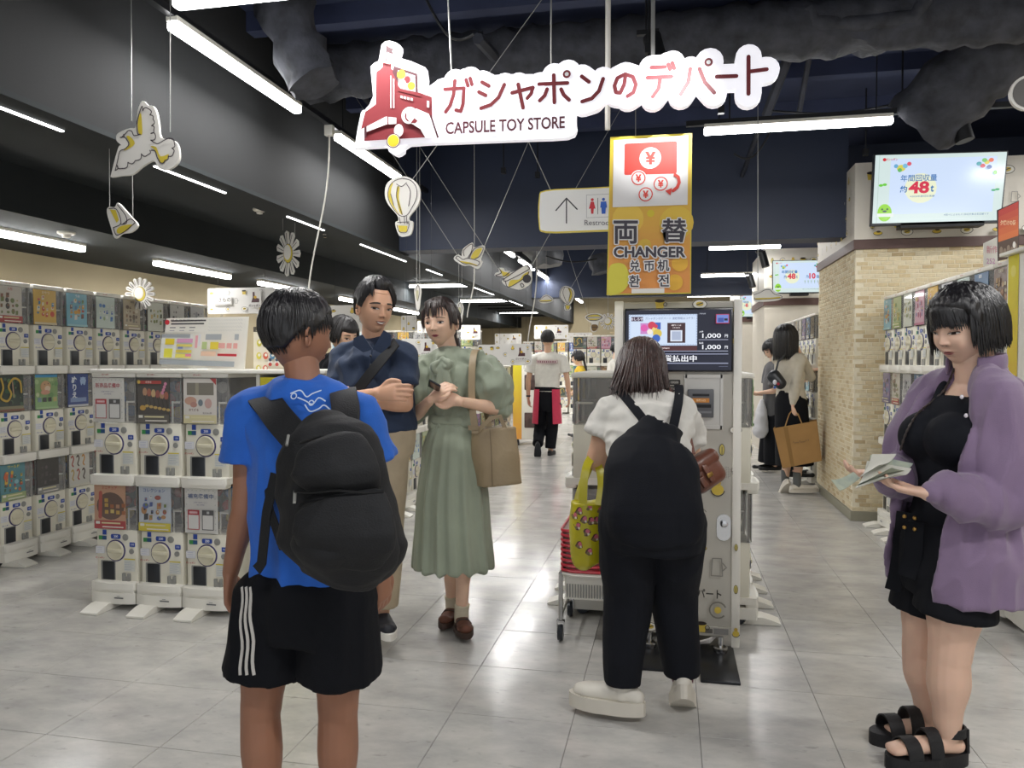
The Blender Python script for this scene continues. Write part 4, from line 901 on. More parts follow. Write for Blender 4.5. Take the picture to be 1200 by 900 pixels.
def sun(label, Y, org, sc, c, r0, r1, rd, wires, sx=1, sy=1, n=12):
    A = PArt(Y, c, org, sc); o = thing('sun_cutout', label, 'cutout', A.c, 0, 'hanging cutouts'); mb = MB(); mb.prism([A.q(p) for p in sunpts(c[0], c[1], r0, r1, n, sx, sy)], XF, .014); mb.build('board', BKM, o, 30)
    x, z = A.q(c); k = A.k
    A.disc(x, z, rd*k*sx*1.06, LN, rd*k*sy*1.06, 24); A.disc(x, z, rd*k*sx, YL, rd*k*sy, 24); A.disc(x-rd*k*.15*sx, z+rd*k*.12*sy, rd*k*.82*sx, '#dcd9d2', rd*k*.82*sy, 24)
    for q_ in range(n):
        t = 2*math.pi*q_/n; A.ps([(c[0]+r0*1.05*math.cos(t)*sx, c[1]+r0*1.05*math.sin(t)*sy), (c[0]+r1*.88*math.cos(t)*sx, c[1]+r1*.88*math.sin(t)*sy)], 3.5 if Y < 7 else 2.4, LN)
    A.fin('cutout_print', o, off=.0006)
    if wires:
        wr = MB()
        hang(A, org, sc, Y, wires, wr)
        wr.build('hanger_wire', WIRE, o)
sun('tall white sun cutout hung under the ceiling recess', 5.6, (200, 220), 5, (688, 385), 52, 135, 54, [(655, 240, 655, 150), (725, 270, 727, 165)], .52, 1, 11)
sun('white sun cutout half overlapping the airship near the changer', 8.2, (560, 270), 6, (915, 640), 30, 60, 26, [(915, 600, 915, 480)])
sun('white sun cutout standing behind the left wall machines', 5.45, (0, 300), 4, (655, 178), 40, 78, 34, [], .9, 1.0, 16)
cutout('cloud_cutout', 'grey cloud cutout hanging right of the changer screen', 5.0, (860, 150), 3.53, (140, 692),
       [(80, 690), (78, 678), (105, 672), (125, 664), (150, 662), (175, 680), (200, 690), (198, 705), (170, 715), (95, 718), (82, 705)],
       [[(84, 690), (110, 680), (128, 670), (150, 670), (168, 688), (195, 694), (190, 704), (95, 710), (86, 702)]], [([(92, 704), (150, 702), (190, 698), (180, 706), (96, 709)], YL)], 2, [(100, 670, 100, 500)])
for k, (cx, cy, w_, h_, Y, lb) in enumerate(((489.5, 347, 4, 15, 6.4, 'thin hot air balloon cutout seen edge-on between the man and the woman'), (539, 366, 4, 13, 8, 'thin white bird cutout seen edge-on right of the woman in green'))):
    cutout('side_on_cutout', lb, Y, (0, 0), 1, (cx, cy), [(cx-w_, cy-h_*.5), (cx, cy-h_), (cx+w_, cy-h_*.5), (cx+w_*.8, cy+h_*.2), (cx+w_*.4, cy+h_), (cx-w_*.4, cy+h_), (cx-w_*.8, cy+h_*.2)],
           [[(cx-w_*.6, cy-h_*.4), (cx, cy-h_*.85), (cx+w_*.6, cy-h_*.4), (cx, cy+h_*.4)]], [([(cx-2, cy-h_*.4), (cx+1, cy-h_*.4), (cx+.5, cy+h_*.3), (cx-1, cy+h_*.3), (cx-2, cy)], '#b9b595')], .6, [(cx-1.5, cy-h_, cx-1.5, cy-h_-60), (cx+2, cy-h_*.7, cx+2, cy-h_-60)])
# hanging white cords
for (u0, v0, u1, v1, Y, wv, lb) in ((386, 152, 365, 346, 4.9, 2.2, 'long white power cord hanging from the bulkhead near the boy'), (556, 315, 549, 372, 6.5, 1, 'white cord hanging under the bird cutout'), (629, 318, 620, 400, 7.6, 1, 'white cord hanging in front of the staff member')):
    p, q_ = P(u0, v0, Y), P(u1, v1, Y); b = MB()
    if Y > 5: b.tube([p, (p.x, p.y, 3.502)], .002, 5)
    b.tube([p+(q_-p)*t+Vector((.012*wv*math.sin(t*5), 0, 0)) for t in [i/14 for i in range(15)]]+([] if Y > 5 else [Vector((q_.x-.03, Y, q_.z-.35))]), .006, 6)
    b.build('power_cord', mat('cord_white', '#cfccc4', .5), None, 60, label=lb, cat='cord')
b = MB().box((-.03, -.02, -.03), (.03, .02, .04), r=.004); b.build('outlet_box', WHITE, None, 30, label='small white outlet box at the top of the long power cord', cat='outlet').location = P(386, 154, 4.9)
# smoke detectors and sprinklers
for (x, y, z, r, lb) in ((-3.28, 5.75, 2.575, .055, 'round smoke detector in the dark ceiling recess'), (-4.29, 4.83, 2.27, .06, 'round smoke detector under the left soffit'), (-3.0, 8.3, 2.575, .06, 'round smoke detector farther down the ceiling recess')):
    t = thing('smoke_detector', lb, 'detector', (x, y, z)); MB().lathe([(r, 0), (r, -.012), (r*.8, -.02)], 20).build('base', WHITE, t, 30); MB().lathe([(r*.5, -.02), (r*.42, -.04), (r*.1, -.044)], 16).build('sensor_head', WHITE, t, 30)
for k, (x, y, z) in enumerate(((-3.3, 7.0, 2.575), (-3.2, 7.7, 2.575), (-3.2, 9.5, 2.575))):
    MB().lathe([(.022, 0), (.022, -.006), (.008, -.01), (.008, -.03), (.018, -.034)], 12, (x, y, z)).build('sprinkler', CHROME, None, 30, label='small ceiling sprinkler in the dark recess, %s from the entrance' % ordn[k], cat='sprinkler')
# ------------------------------------------------------------------ boards and counters at left
def wpanel(name, label, cat, Y, c4, col=WHITE, t=.008, group=None, lean=0):
    cx = sum(p[0] for p in c4)/4; cy = sum(p[1] for p in c4)/4; A = PArt(Y, (cx, cy)); o = thing(name, label, cat, A.c, 0, group)
    mb = MB(); mb.prism([A.q(p) for p in c4], XF, t); mb.build('board', col, o, 30); return A, o
A, o = wpanel('floor_map_board', 'white store floor map board standing on the front machine stack', 'board', 3.75, [(195, 373), (291, 371), (286, 434), (189, 430)])
def mp(x, y): t = x; return (195-6*y+(96+1*y)*x, 373-2*x+y*(57+6*x))
def mr(x0, y0, x1, y1, c): A.pp([mp(x0, y1), mp(x1, y1), mp(x1, y0), mp(x0, y0)], c)
for i in range(14):
    for j in range(4):
        if i > 6: p_ = mp(.52+.033*i*1.0-.2+.0, .06+.07*j); 
        p_ = mp(.54+.032*i, .06+.065*j); A.ps([(p_[0]-1, p_[1]-1), (p_[0]+1, p_[1]+1)], .35, '#b9bab8')
p_ = mp(.06, .09); A.pd(p_[0], p_[1], 3, '#c8323c')
for (k, w_) in ((.05, .42), (.11, .40)): mr(.11, k, .11+w_, k+.03, '#4c4a4c')
for k in range(3): mr(.1+.12*k, .19, .17+.12*k, .21, '#77757a'); mr(.1+.12*k, .25, .16+.12*k, .265, '#a09ea4')
mr(.02, .33, .40, .82, '#e4e4de'); mr(.02, .33, .36, .40, '#9fa3a6'); mr(.02, .84, .92, .94, '#9ea4a8'); mr(.55, .33, .74, .44, '#a9adb0'); mr(.9, .33, .95, .44, '#a9adb0')
for (x0, y0, x1, y1, c) in ((.07, .42, .18, .54, '#e2c93a'), (.21, .42, .40, .5, '#d9a0c0'), (.21, .53, .40, .58, '#e6d874'), (.03, .55, .08, .8, '#d9dad4'), (.07, .62, .17, .8, '#e0da4e'), (.21, .64, .40, .7, '#e0cf5a'), (.21, .72, .40, .8, '#e6dc6a'), (.33, .72, .4, .77, '#e08aa0'), (.52, .48, .58, .62, '#b8c88a'), (.62, .48, .72, .62, '#e6cf4a'), (.72, .5, .8, .6, '#e4a8a0'), (.82, .5, .88, .6, '#e4a8a0'), (.9, .5, .95, .6, '#e4a8a0'), (.72, .7, .95, .745, '#c0303a'), (.52, .66, .7, .75, '#e6c2a8'), (.44, .36, .47, .6, '#e8a8b0'), (.48, .34, .5, .56, '#dcdfe6'), (.24, .58, .3, .62, '#7a8ac0')): mr(x0, y0, x1, y1, c)
A.pt('総合フロアマップ', *[q for q in (mp(.12, .035)+mp(.5, .09))], '#3c3a3c', .01)
A.fin('board_print', o, off=.0006)
A, o = wpanel('menu_board', 'cream display board with small painted figures beside the floor map', 'board', 3.85, [(297, 383), (345, 381), (345, 436), (297, 435)], mat('board_cream', '#dcd5c2', .5, vary=.05))
A.pp([(297, 389), (345, 388), (345, 381), (297, 383)], '#4a4640'); A.pt('おすすめ', 300, 384, 322, 388, '#d8d2c4')
for k in range(10):
    x, y = 304+8*(k % 4), 402+15*(k//4); A.pd(x, y, 3.2, ['#c9bf4c', '#c9604a', '#5a86a8', '#caa04a'][k % 4], 4.2); A.pd(x+.5, y-1, 1.8, '#e6e2d6')
for x in (318, 326, 334): A.pd(x, 425, 3, '#e2e0da'); A.pd(x, 427, 2.2, '#b3453c'); A.pd(x, 421.5, 2, '#3c4a60')
A.fin('board_print', o, off=.0006)
# counter top over the front stack and the yellow ended rack next to it
MB().box((-3.07, 3.6, 1.268), (-1.7, 4.02, 1.29), r=.005).build('counter_top', WHITE, None, 30, label='white counter top over the front machine stack', cat='counter')
o = thing('display_rack', 'white display rack with a yellow front panel beside the front stack', 'rack', (-1.97, 3.64, 0))
MB().box((-.135, 0, .06), (-.115, .36, 1.265)).box((.2, 0, .06), (.22, .36, 1.265)).box((-.115, .34, .06), (.2, .36, 1.265)).box((-.115, .0, .06), (.2, .34, .1)).build('frame', WHITE, o)
YP = mat('yellow_panel', '#dccf36', .45, vary=.04, scale=2)
MB().box((-.11, -.004, .1), (.195, .0, 1.25)).build('front_panel', YP, o)
# header boards with icons
def header(u0, v0, u1, v1, Y, label, logo=True, title=None, seed=0, post=.0):
    A = PArt(Y, ((u0+u1)/2, (v0+v1)/2)); o = thing('header_board', label, 'header board', A.c, 0, 'white header boards over the machine rows')
    r = min(u1-u0, v1-v0)*.1; (a0, b1), (a1, b0) = A.q((u0, v0)), A.q((u1, v1)); MB().add([], []).build if False else None
    mb = MB(); mb.prism(rrect(a0, b0, a1, b1, r*A.k), XF, .01); mb.build('board', mat('header_white', '#dcdad6', .4, vary=.03), o, 30)
    w, h = a1-a0, b1-b0; rr = random.Random(seed+3); n = max(3, int(w/h*3)); s = h*.24
    for i in range(n):
        for j in range(3):
            if (i+j) % 2 == 0: icon(A, rr.randint(0, 6), a0+w*(i+.5)/n, b0+h*(.18+.32*j), s)
    if logo:
        x = a0+w*.72; A.rect(x-h*.28, b0+h*.22, x+h*.28, b0+h*.86, '#dcdad6')
        A.poly([(x-h*.14, b0+h*.42), (x+h*.2, b0+h*.42), (x+h*.2, b0+h*.56), (x+h*.02, b0+h*.6), (x, b0+h*.82), (x-h*.08, b0+h*.82), (x-h*.08, b0+h*.6)], '#4a2a30'); A.disc(x+h*.03, b0+h*.62, h*.06, '#d2a838'); A.text('ガシャポン', x, b0+h*.3, h*.1, '#4a3a3e', .02)
    if title: A.rect(a0+w*.1, b0+h*.34, a0+w*.38, b0+h*.68, '#dcdad6'); A.text(title, a0+w*.24, b0+h*.54, h*.17, '#3c383c', .02); A.rect(a0+w*.12, b0+h*.36, a0+w*.36, b0+h*.385, '#9a989c')
    A.fin('board_print', o, off=.0006)
    top = 3.502 if A.c.x > -2.59 else (2.57 if A.c.x > -4.05 else 2.26)
    MB().tube([(-w*.35, .005, h*.4), (-w*.35, .005, top-A.c.z)], .0013, 4).tube([(w*.35, .005, h*.4), (w*.35, .005, top-A.c.z)], .0013, 4).build('hanger_wire', BLACKM, o)
    if post:
        MB().box((-w*.3-.01, .0, -h/2-post), (-w*.3+.01, .02, -h/2+.01)).box((w*.3-.01, .0, -h/2-post), (w*.3+.01, .02, -h/2+.01)).build('clip_stand', CLEAR, o)
    return o
header(243, 338, 322, 367, 6.9, 'long white header board with small icons above the boy', title='いきもの', seed=1, post=.08)
header(385, 358, 430, 392, 8.2, 'white header board behind the smiling man', title='いきもの', seed=2, logo=False, post=.1)
header(470, 370, 488, 388, 9.5, 'small square header board left of the woman in green', seed=3, logo=False, post=.05)
header(489, 376, 506, 390, 12, 'narrow header board just behind the woman in green', seed=4, logo=False, post=.1)
header(470, 397, 512, 422, 6.6, 'white header board between the man and the woman in green', seed=5, post=.05)
header(540, 381, 563, 398, 12.0, 'grey-white header board right of the ponytail', seed=6, post=.05)
header(580, 391, 611, 403, 14, 'low wide header board left of the staff member, far row', seed=7, post=.05)
header(626, 381, 666, 397, 14.9, 'wide header board hanging above the staff member', seed=8, post=.05)
header(664, 390, 694, 400, 16, 'header board right above the girl in yellow', seed=9, post=.05)
header(579, 403, 623, 428, 9.55, 'header board standing on the rack beside the staff member', seed=10, post=.05)
header(560, 404, 580, 428, 9.56, 'short header board behind the shoulder bag strap', seed=12, logo=False, post=.05)
# end rack with yellow stripe and two windows
o = thing('end_rack', 'white rack end with a yellow stripe and dark windows beside the staff member', 'rack', (-2.32, 11.95, 0))
MB().box((-.12, 0, .1), (.36, .6, 1.28), r=.01).build('frame', WHITE, o, 30)
A_ = Art(); A_.grad(-.12, .1, .02, 1.28, '#dd9a4a', '#dccf36', 14); A_.place(frame((0, -.002, 0), (1, 0, 0))); link('yellow_stripe', A_.m.mesh('yellow_stripe', PRINT), o)
for z in (.28, .88):
    MB().box((.06, -.01, z), (.34, .02, z+.25), r=.02).build('window', mat('window_dark', '#5b4a48', .25, vary=.5, scale=12), o, 30)
MB().lathe([(.02, 0), (.035, .01), (.035, .06), (.02, .1)], 10, (-.06, .05, 0)).lathe([(.02, 0), (.035, .01), (.035, .06), (.02, .1)], 10, (.3, .05, 0)).build('caster', DARKP, o, 30)
# light blue monitor behind the boy
A, o = wpanel('monitor', 'light blue monitor between the boy and the man', 'monitor', 6.2, [(388, 388), (432, 388), (432, 412), (388, 412)], WHITE, .03)
A.grad(*A.q((390, 410)), *A.q((431, 390)), '#a9cfe0', '#cfe0e4', 8); A.fin('picture', o, EMIT, .0008); MB().box((-.1, .0, -.26), (.1, .08, -.245)).box((-.015, .02, -.26), (.015, .04, -.05)).build('stand', WHITE, o)
# yellow crest cards, posters on the back shelves
MB().box((-2.75, 6.6, 1.3), (-2.55, 6.61, 1.36)).build('price_card', YP, None, label='small yellow card on top of the corridor island', cat='card')

# ------------------------------------------------------------------ basket cart
random.seed(2)
CY = 3.62
RW = mat('basket_red', '#c22f3c', .35, vary=.08); PKB = mat('basket_pale', '#e3cfca', .35, vary=.05)
ct = thing('basket_cart', 'chrome wheeled cart under the stacked shopping baskets', 'cart', (-.385, 3.6, 0))
b = MB()
for x in (-.118, .118):
    for y in (0, .36): b.tube([(x, y, .1), (x, y, .30), (x, y, .33)], .009, 8)
b.tube([(-.118, 0, .325), (.118, 0, .325)], .008, 8).tube([(-.118, .36, .325), (.118, .36, .325)], .008, 8).tube([(-.118, 0, .325), (-.118, .36, .325)], .008, 8).tube([(.118, 0, .325), (.118, .36, .325)], .008, 8).tube([(-.118, 0, .12), (-.118, .36, .12)], .008, 8).tube([(-.118, 0, .325), (-.118, -.0, .1)], .011, 8)
b.build('rail', CHROME, ct, 30)
for x in (-.118, .118):
    for y in (0, .36):
        w = MB().lathe([(.01, -.012), (.036, -.012), (.04, 0), (.036, .012), (.01, .012)], 18, (x, y, .04), 'X').build('wheel', DARKP, ct, 30)
        MB().box((x-.018, y-.012, .04), (x-.014, y+.012, .1)).box((x+.014, y-.012, .04), (x+.018, y+.012, .1)).box((x-.018, y-.014, .09), (x+.018, y+.014, .1)).build('fork', CHROME, w)
def basket(z, h, red, label):
    o = thing('shopping_basket', label, 'basket', (-.385, 3.6, z), 0, 'stacked shopping baskets'); b = MB(); W0, W1, D0, D1 = .098, .108, .17, .18
    def ringb(w, d, z): return [(x*w, .18+y*d, z) for x, y in rrect(-1, -1, 1, 1, .18, 3)]
    lo, hi = ringb(W0, D0, 0), ringb(W1, D1, h); n = len(lo); b.add(lo+hi, [tuple(range(n-1, -1, -1))]+[(i, (i+1) % n, n+(i+1) % n, n+i) for i in range(n)])
    if not red:
        b2 = MB()
        for i in range(14):
            x = -.09+i*.013
            b2.box((x, -.0, .012), (x+.005, .006, h-.05))
        b2.build('slot_row', GREYP, o, kind='stuff')
    b.build('tub', PKB if red else WHITE, o)
    r = MB(); hi2 = ringb(W1+.008, D1+.008, 0); t = [Vector((p[0], p[1], h)) for p in hi2]; r.tube(t+[t[0]], .0075, 6); r.build('rim', RW if red else WHITE, o, 60)
    hd = MB(); hd.tube([(-.1, -.008, h-.001), (-.06, -.014, h-.006), (.06, -.014, h-.006), (.1, -.008, h-.001)], .006, 6); hd.build('handle', RW if red else WHITE, o, 60)
basket(.20, .125, False, 'white shopping basket sitting lowest in the cart')
for k in range(9): basket(.318+k*.0235+.0, .025, True, 'red-rimmed pale shopping basket, %s from the bottom of the stack' % ordn[k])

# ------------------------------------------------------------------ right side: partition, screens
o = thing('partition', 'tall white partition with a yellow to orange panel at the right edge', 'partition', (1.66, 4.33, 0))
MB().box((.01, -.14, .04), (.4, 0, 1.86), r=.004).box((.01, -.6, .04), (.04, -.14, 1.86)).build('frame', WHITE, o)
a = Art(); a.grad(-.12, .09, .0, 1.86, '#de8a3e', '#ddd21e', 20); a.disc(-.06, 1.78, .03, '#e4d868'); a.disc(-.03, 1.2, .018, '#e6e2c8'); a.disc(-.1, 1.1, .016, '#e6c24a')
a.place(frame((.0085, -.14, 0), (0, -1, 0))); 
for i, p_ in enumerate(a.m.v): a.m.v[i] = (p_[0], p_[1]+.0, p_[2])
link('yellow_panel', a.m.mesh('yellow_panel', PRINT), o)
MB().box((-.02, -.6, 1.862), (.42, .02, 1.88), r=.003).build('top_shelf', WHITE, o, 30)
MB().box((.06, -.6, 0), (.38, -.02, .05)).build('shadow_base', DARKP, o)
A = PArt(4.4, (1181, 270)); o = thing('poster_stand', 'orange sunset poster standing on the right partition', 'poster', A.c)
MB().prism([A.q(p) for p in ((1169, 246), (1194, 235), (1194, 300), (1170, 306))], XF, .01).build('board', DARKP, o)
for k in range(8):
    t0, t1 = k/8, (k+1)/8; e = lambda t, x: (1169.8 if x == 0 else 1193.4, (247+59*t) if x == 0 else (236+64*t)); c = [tuple((1-t0)*p+t0*q for p, q in zip(lin('#b8443c'), lin('#e0904a')))][0] if t0 < .6 else lin('#5b4a40')
    A.z = A.dz; A.m.add([(*A.q(e(t1, 0)), A.z), (*A.q(e(t1, 1)), A.z), (*A.q(e(t0, 1)), A.z), (*A.q(e(t0, 0)), A.z)], [(0, 1, 2, 3)], c)
A.pt('夕焼けの街', 1172, 258, 1190, 264, '#e8c9a0', .02); 
for k in range(5): A.pd(1173+4.2*k, 294-k+(k % 2)*3, 1.8, '#8a7a6a', 5)
A.pd(1188, 287, 1.6, '#dcd8d0', 4); A.fin('poster_print', o, off=.0008)
A, o = wpanel('card_sign', 'small white card sign left of the sunset poster', 'sign', 4.55, [(1153, 285), (1172, 276), (1172, 308), (1153, 312)]); A.pt('252', 1156, 303, 1166, 309, '#c98ab8'); A.pt('新作', 1156, 288, 1169, 297, '#d98a9a'); A.fin('sign_print', o, off=.0006)
def screen(u0, v0, u1, v1, Y, label, skew=(0, 0, 0, 0), full=True):
    c4 = [(u0, v0+skew[0]), (u1, v0), (u1+skew[1], v1), (u0+skew[2], v1+skew[3])]; A = PArt(Y, ((u0+u1)/2, (v0+v1)/2)); o = thing('wall_screen', label, 'screen', A.c, 0, 'screens on the pillars')
    k = (v1-v0)*.02; ex = [(c4[0][0]-k, c4[0][1]-k), (c4[1][0]+k, c4[1][1]-k), (c4[2][0]+k, c4[2][1]+k*1.6), (c4[3][0]-k, c4[3][1]+k*1.6)]
    MB().prism([A.q(p) for p in ex], XF, .05).build('casing', DARKP, o)
    def m(x, y): 
        p0 = Vector(c4[0]).lerp(Vector(c4[1]), x); p1 = Vector(c4[3]).lerp(Vector(c4[2]), x); return tuple(p0.lerp(p1, y))
    W, H_ = u1-u0, v1-v0
    def R(x0, y0, x1, y1, c): A.pp([m(x0, y1), m(x1, y1), m(x1, y0), m(x0, y0)], c)
    def T(t, x0, y0, x1, y1, c, bd=.02): 
        v, f = text_geo(t, bd); a0, a1, b0, b1 = v[:, 0].min(), v[:, 0].max(), v[:, 1].min(), v[:, 1].max(); A.up()
        A.m.add([(*A.q(m(x0+(x1-x0)*(x-a0)/(a1-a0), y1-(y1-y0)*(y-b0)/(b1-b0))), A.z) for x, y in v], f, lin(c))
    def D(x, y, r, c, ry=None): A.pd(*m(x, y), r*H_, c, ry*H_ if ry else None)
    R(0, 0, 1, 1, '#cfe0de'); R(.12, .06, .93, .87, '#cbdcf6'); D(.36, .5, .22, '#e6eacb')
    R(.03, 0, .034, 1, '#b0c8c0')
    T('ガシャポン', .08, .05, .17, .09, '#c8404a'); D(.07, .07, .025, '#c8323c'); D(.2, .2, .06, '#d2cc5a', .05); D(.23, .17, .035, '#7ab8d8'); D(.26, .14, .03, '#d85a6a'); D(.16, .17, .03, '#6aa8d0'); D(.19, .23, .03, '#66b060')
    if full:
        T('年間回収量', .2, .3, .48, .4, '#2f6fb0', .012); T('約', .2, .46, .255, .56, '#2f6fb0', .03); T('48', .265, .4, .425, .58, '#d02848', .04); T('t', .435, .46, .46, .56, '#2f6fb0', .03); T('※2024年度回収実績', .28, .605, .47, .635, '#5a86b0', .01)
    else:
        T('年間回収量', .16, .3, .46, .4, '#4a80b8', .03); T('約', .2, .46, .255, .56, '#2f6fb0', .03); T('48', .265, .4, .425, .58, '#d02848', .04); T('t', .435, .46, .46, .56, '#2f6fb0', .03)
        T('約', .62, .46, .67, .56, '#4a80b8', .03); T('10', .68, .4, .8, .58, '#d02848', .04); T('億個', .81, .46, .93, .56, '#4a80b8', .02)
        for q in range(6): A.ps([m(.6+.06*q, .66), m(.6+.06*q, .72)], .4, '#6a8a6a'); D(.6+.06*q, .65, .02, '#9ab89a')
    D(.09, .85, .1, '#8ed02e', .13); R(.03, .86, .16, .91, '#dfe6e0'); D(.07, .8, .015, '#2a5a2a'); D(.11, .8, .015, '#2a5a2a'); D(.09, .83, .03, '#3a4a5a', .015)
    D(.08, .44, .03, '#6ac83a', .02); D(.05, .45, .03, '#6ac83a', .02); D(.92, .56, .03, '#3aa86a', .015); D(.95, .55, .03, '#3aa86a', .015); D(.92, .3, .025, '#6ac83a', .03)
    for (x, y, c) in ((.82, .2, '#c83a4a'), (.85, .15, '#d8c24a'), (.79, .17, '#4aa0a8'), (.87, .22, '#3a5a9a'), (.83, .12, '#7ac06a'), (.88, .12, '#e07050')): D(x, y, .035, c, .03)
    T('※調べによるもの 回収対象は全店舗です', .55, .89, .9, .92, '#3a6a9a', 0)
    A.fin('picture', o, EMIT, .0012)
    x, z = A.q(((u0+u1)/2, v1)); MB().box((-.28*W/150, -.0, z-.05), (.3*W/150, .12, z-.005)).box((-.02, .04, z-.03), (.02, .25, .1)).build('mount', BLACKM, o)
    return o
screen(1026, 178, 1180, 258, 6.55, 'big tilted wall screen with 48t text on the brick pillar', (4, -8, -4, 4))
screen(906, 305, 968, 342, 11.3, 'smaller wall screen with 48t text on the second pillar', (1, 0, 0, 1), False)
screen(868, 345, 888, 371, 16.0, 'far blue screen at the edge of the changer', (0, 0, 0, 0), False)
# far pillars
for k, (x0, x1, y0, y1) in enumerate(((1.33, 2.4, 11.6, 13.2), (1.3, 2.4, 16.3, 17.6))):
    p_ = struct('pillar', MB().box((x0, y0, 0), (x1, y1, 2.14)), mat('cream_wall', '#cfc8ba', .6, vary=.04), 'plain cream pillar farther down the right aisle')
    MB().box((x0-.02, y0-.02, 2.14), (x1+.02, y1+.02, 2.24)).build('band', MATS['brown_band'], p_)
    MB().box((x0-.01, y0-.01, 2.24), (x1+.01, y1+.01, 2.95)).build('header_box', MATS['warm_white_panel'], p_)
    a = Art()
    for i in range(8):
        for j in range(3): icon(a, i+2*j, x0+.1+.14*i, 2.34+.22*j, .1)
    a.place(frame((0, y0-.012, 0), (1, 0, 0))); link('icon_print', a.m.mesh('icon_print', PRINT), p_)
# beige brick wall far behind
struct('wall_back', MB().box((-5.45, YF, 0), (4.7, YF+.2, 3.5)), BEIGE, 'beige wall at the back of the store')
bw = MB()
for r in range(34):
    for k in range(22):
        x = -1.6+.2*k+(.1 if r % 2 else 0); bw.box((x, YF-.012, 1.0+.05*r), (x+.19, YF, 1.044+.05*r))
bw.build('brickwork', bmats[1], bpy.data.objects['wall_back'], kind='stuff')

# ------------------------------------------------------------------ open ceiling: ducts, pipes, hangers
def duct(pts, r, label, name='duct', m=DUCT, n=20, rough=.12, cat='duct', close=True):
    b = MB(); rr = random.Random(len(label)); P_ = [Vector(p) for p in pts]; fine = []
    for i in range(len(P_)-1):
        k = max(2, int((P_[i+1]-P_[i]).length/.06)); fine += [P_[i].lerp(P_[i+1], j/k) for j in range(k)]
    fine.append(P_[-1]); b.tube(fine, [r*(1+.5*rough*math.sin(i*1.9)) for i in range(len(fine))], n)
    for i, v in enumerate(b.v):
        q = Vector(v); d = noise.noise(q*9)*rough*r*1.6+noise.noise(q*23)*rough*r*.8; b.v[i] = tuple(q+Vector((d, d*.4, d)))
    return b.build(name, m, None, 50, label=label, cat=cat)
p0, p1 = P(330, 5, 4.0), P(372, 98, 4.0)
duct([P(322, -30, 4.05), p0, P(352, 60, 4.0), p1], .145, 'crumpled grey flexible duct stub hanging beside the shop sign', rough=.16)
duct([(-2.5, 4.9, 3.28), (-.5, 4.9, 3.3), (1.5, 4.95, 3.34), (4.4, 5.0, 3.36)], .17, 'long dusty lagged duct crossing the ceiling behind the shop sign', rough=.14)
duct([(-2.3, 3.7, 3.33), (-.6, 3.7, 3.36), (.6, 3.72, 3.4), (3.2, 3.75, 3.38)], .11, 'thinner lagged duct crossing the ceiling at the top of the picture', rough=.12)
duct([P(1075, 150, 5.6), P(1105, 118, 5.5), P(1150, 75, 5.4), P(1215, 25, 5.3), P(1260, -20, 5.2)], .24, 'fat sagging lagged duct over the big screen', rough=.14)
duct([P(700, 300, 11), P(705, 320, 11)], .14, 'small drooping duct end beyond the beam right of the lamps')
duct([P(628, 280, 9.5), P(640, 300, 9.5), P(642, 312, 9.5)], .2, 'grey duct bend above the biplane cutout', m=mat('duct_grey', '#6a6c70', .5, metal=.4, vary=.3))
duct([P(945, 12, 4.8), P(955, 27, 4.8), P(1010, 28, 4.8), P(1070, 20, 4.8), P(1085, 0, 4.8)], .045, 'dark bent pipe under the ceiling above the right light bar', 'pipe', rough=.04, cat='pipe')
jb = MB()
for k, y in enumerate((2.2, 3.4, 4.4, 5.9, 6.8)):
    jb = MB().box((-2.59, y, 3.38), (4.6, y+.1, 3.5)); struct('ceiling_joist', jb, NAVY)
for k, (u0, v0, u1, v1, Y) in enumerate(((560, 45, 603, 92, 4.4), (388, 70, 440, 130, 5.0), (945, 10, 898, 135, 5.2), (890, 150, 868, 210, 6.4), (955, 30, 935, 140, 5.4))):
    p, q = P(u0, v0, Y), P(u1, v1, Y+.8); MB().tube([p, q], .035 if k in (0, 2) else .02, 6).build('ceiling_brace', mat('brace_steel', '#3b3e48', .6, metal=.3, vary=.3), None, 40, label='dark slanting steel brace under the ceiling, %s of five' % ordn[k], cat='brace')
for k, (u, Y) in enumerate(((760, 4.2), (855, 5.6), (845, 5.3), (1057, 5.6), (590, 6.6), (1015, 6.6), (630, 6.8))):
    p = P(u, 130, Y); MB().tube([(p.x, Y, 3.5), (p.x, Y, 2.99 if k != 0 else 2.75)], .006, 6).box((p.x-.02, Y-.02, 2.97), (p.x+.02, Y+.02, 3.02)).build('hanger_rod', BLACKM, None, label='thin threaded rod hanging from the dark ceiling, %s of seven' % ordn[k], cat='rod')
for k, (u0, v0, u1, v1, Y, s) in enumerate(((500, 0, 555, 40, 3.9, .1), (905, 130, 1085, 112, 5.6, .06), (860, 180, 905, 150, 6.3, .12), (640, 300, 700, 303, 8.5, .05))):
    p, q = P(u0, v0, Y), P(u1, v1, Y); MB().tube([p.lerp(q, t/12)+Vector((0, 0, -s*math.sin(math.pi*t/12))) for t in range(13)], .008, 6).build('loose_cable', BLACKM, None, 60, label='sagging black cable under the ceiling, %s of four' % ordn[k], cat='cable')
for k, (u, v, Y, lb) in enumerate(((1125, 150, 5.48, 'black cylinder spotlight on the track above the big screen'), (895, 305, 10.5, 'black spotlight beside the second pillar'), (880, 330, 12, 'smaller black spotlight farther beside the second pillar'), (768, 62, 4.3, 'black spotlight on the rod behind the shop sign'))):
    p = P(u, v, Y); t = thing('spotlight', lb, 'spotlight', p); MB().tube([(-.02, 0, .09), (.025, -.02, -.09)], .055 if k == 0 else .05, 16).build('head', BLACKM, t, 30); MB().box((-.1, -.015, .1), (.02, .015, .125)).tube([(-.02, 0, .03), (-.02, 0, .12)], .01, 6).build('bracket', BLACKM, t); MB().tube([(-.05, 0, .12), (-.05, 0, max(.2, 3.5-p.z))], .006, 6).build('stem', BLACKM, t)
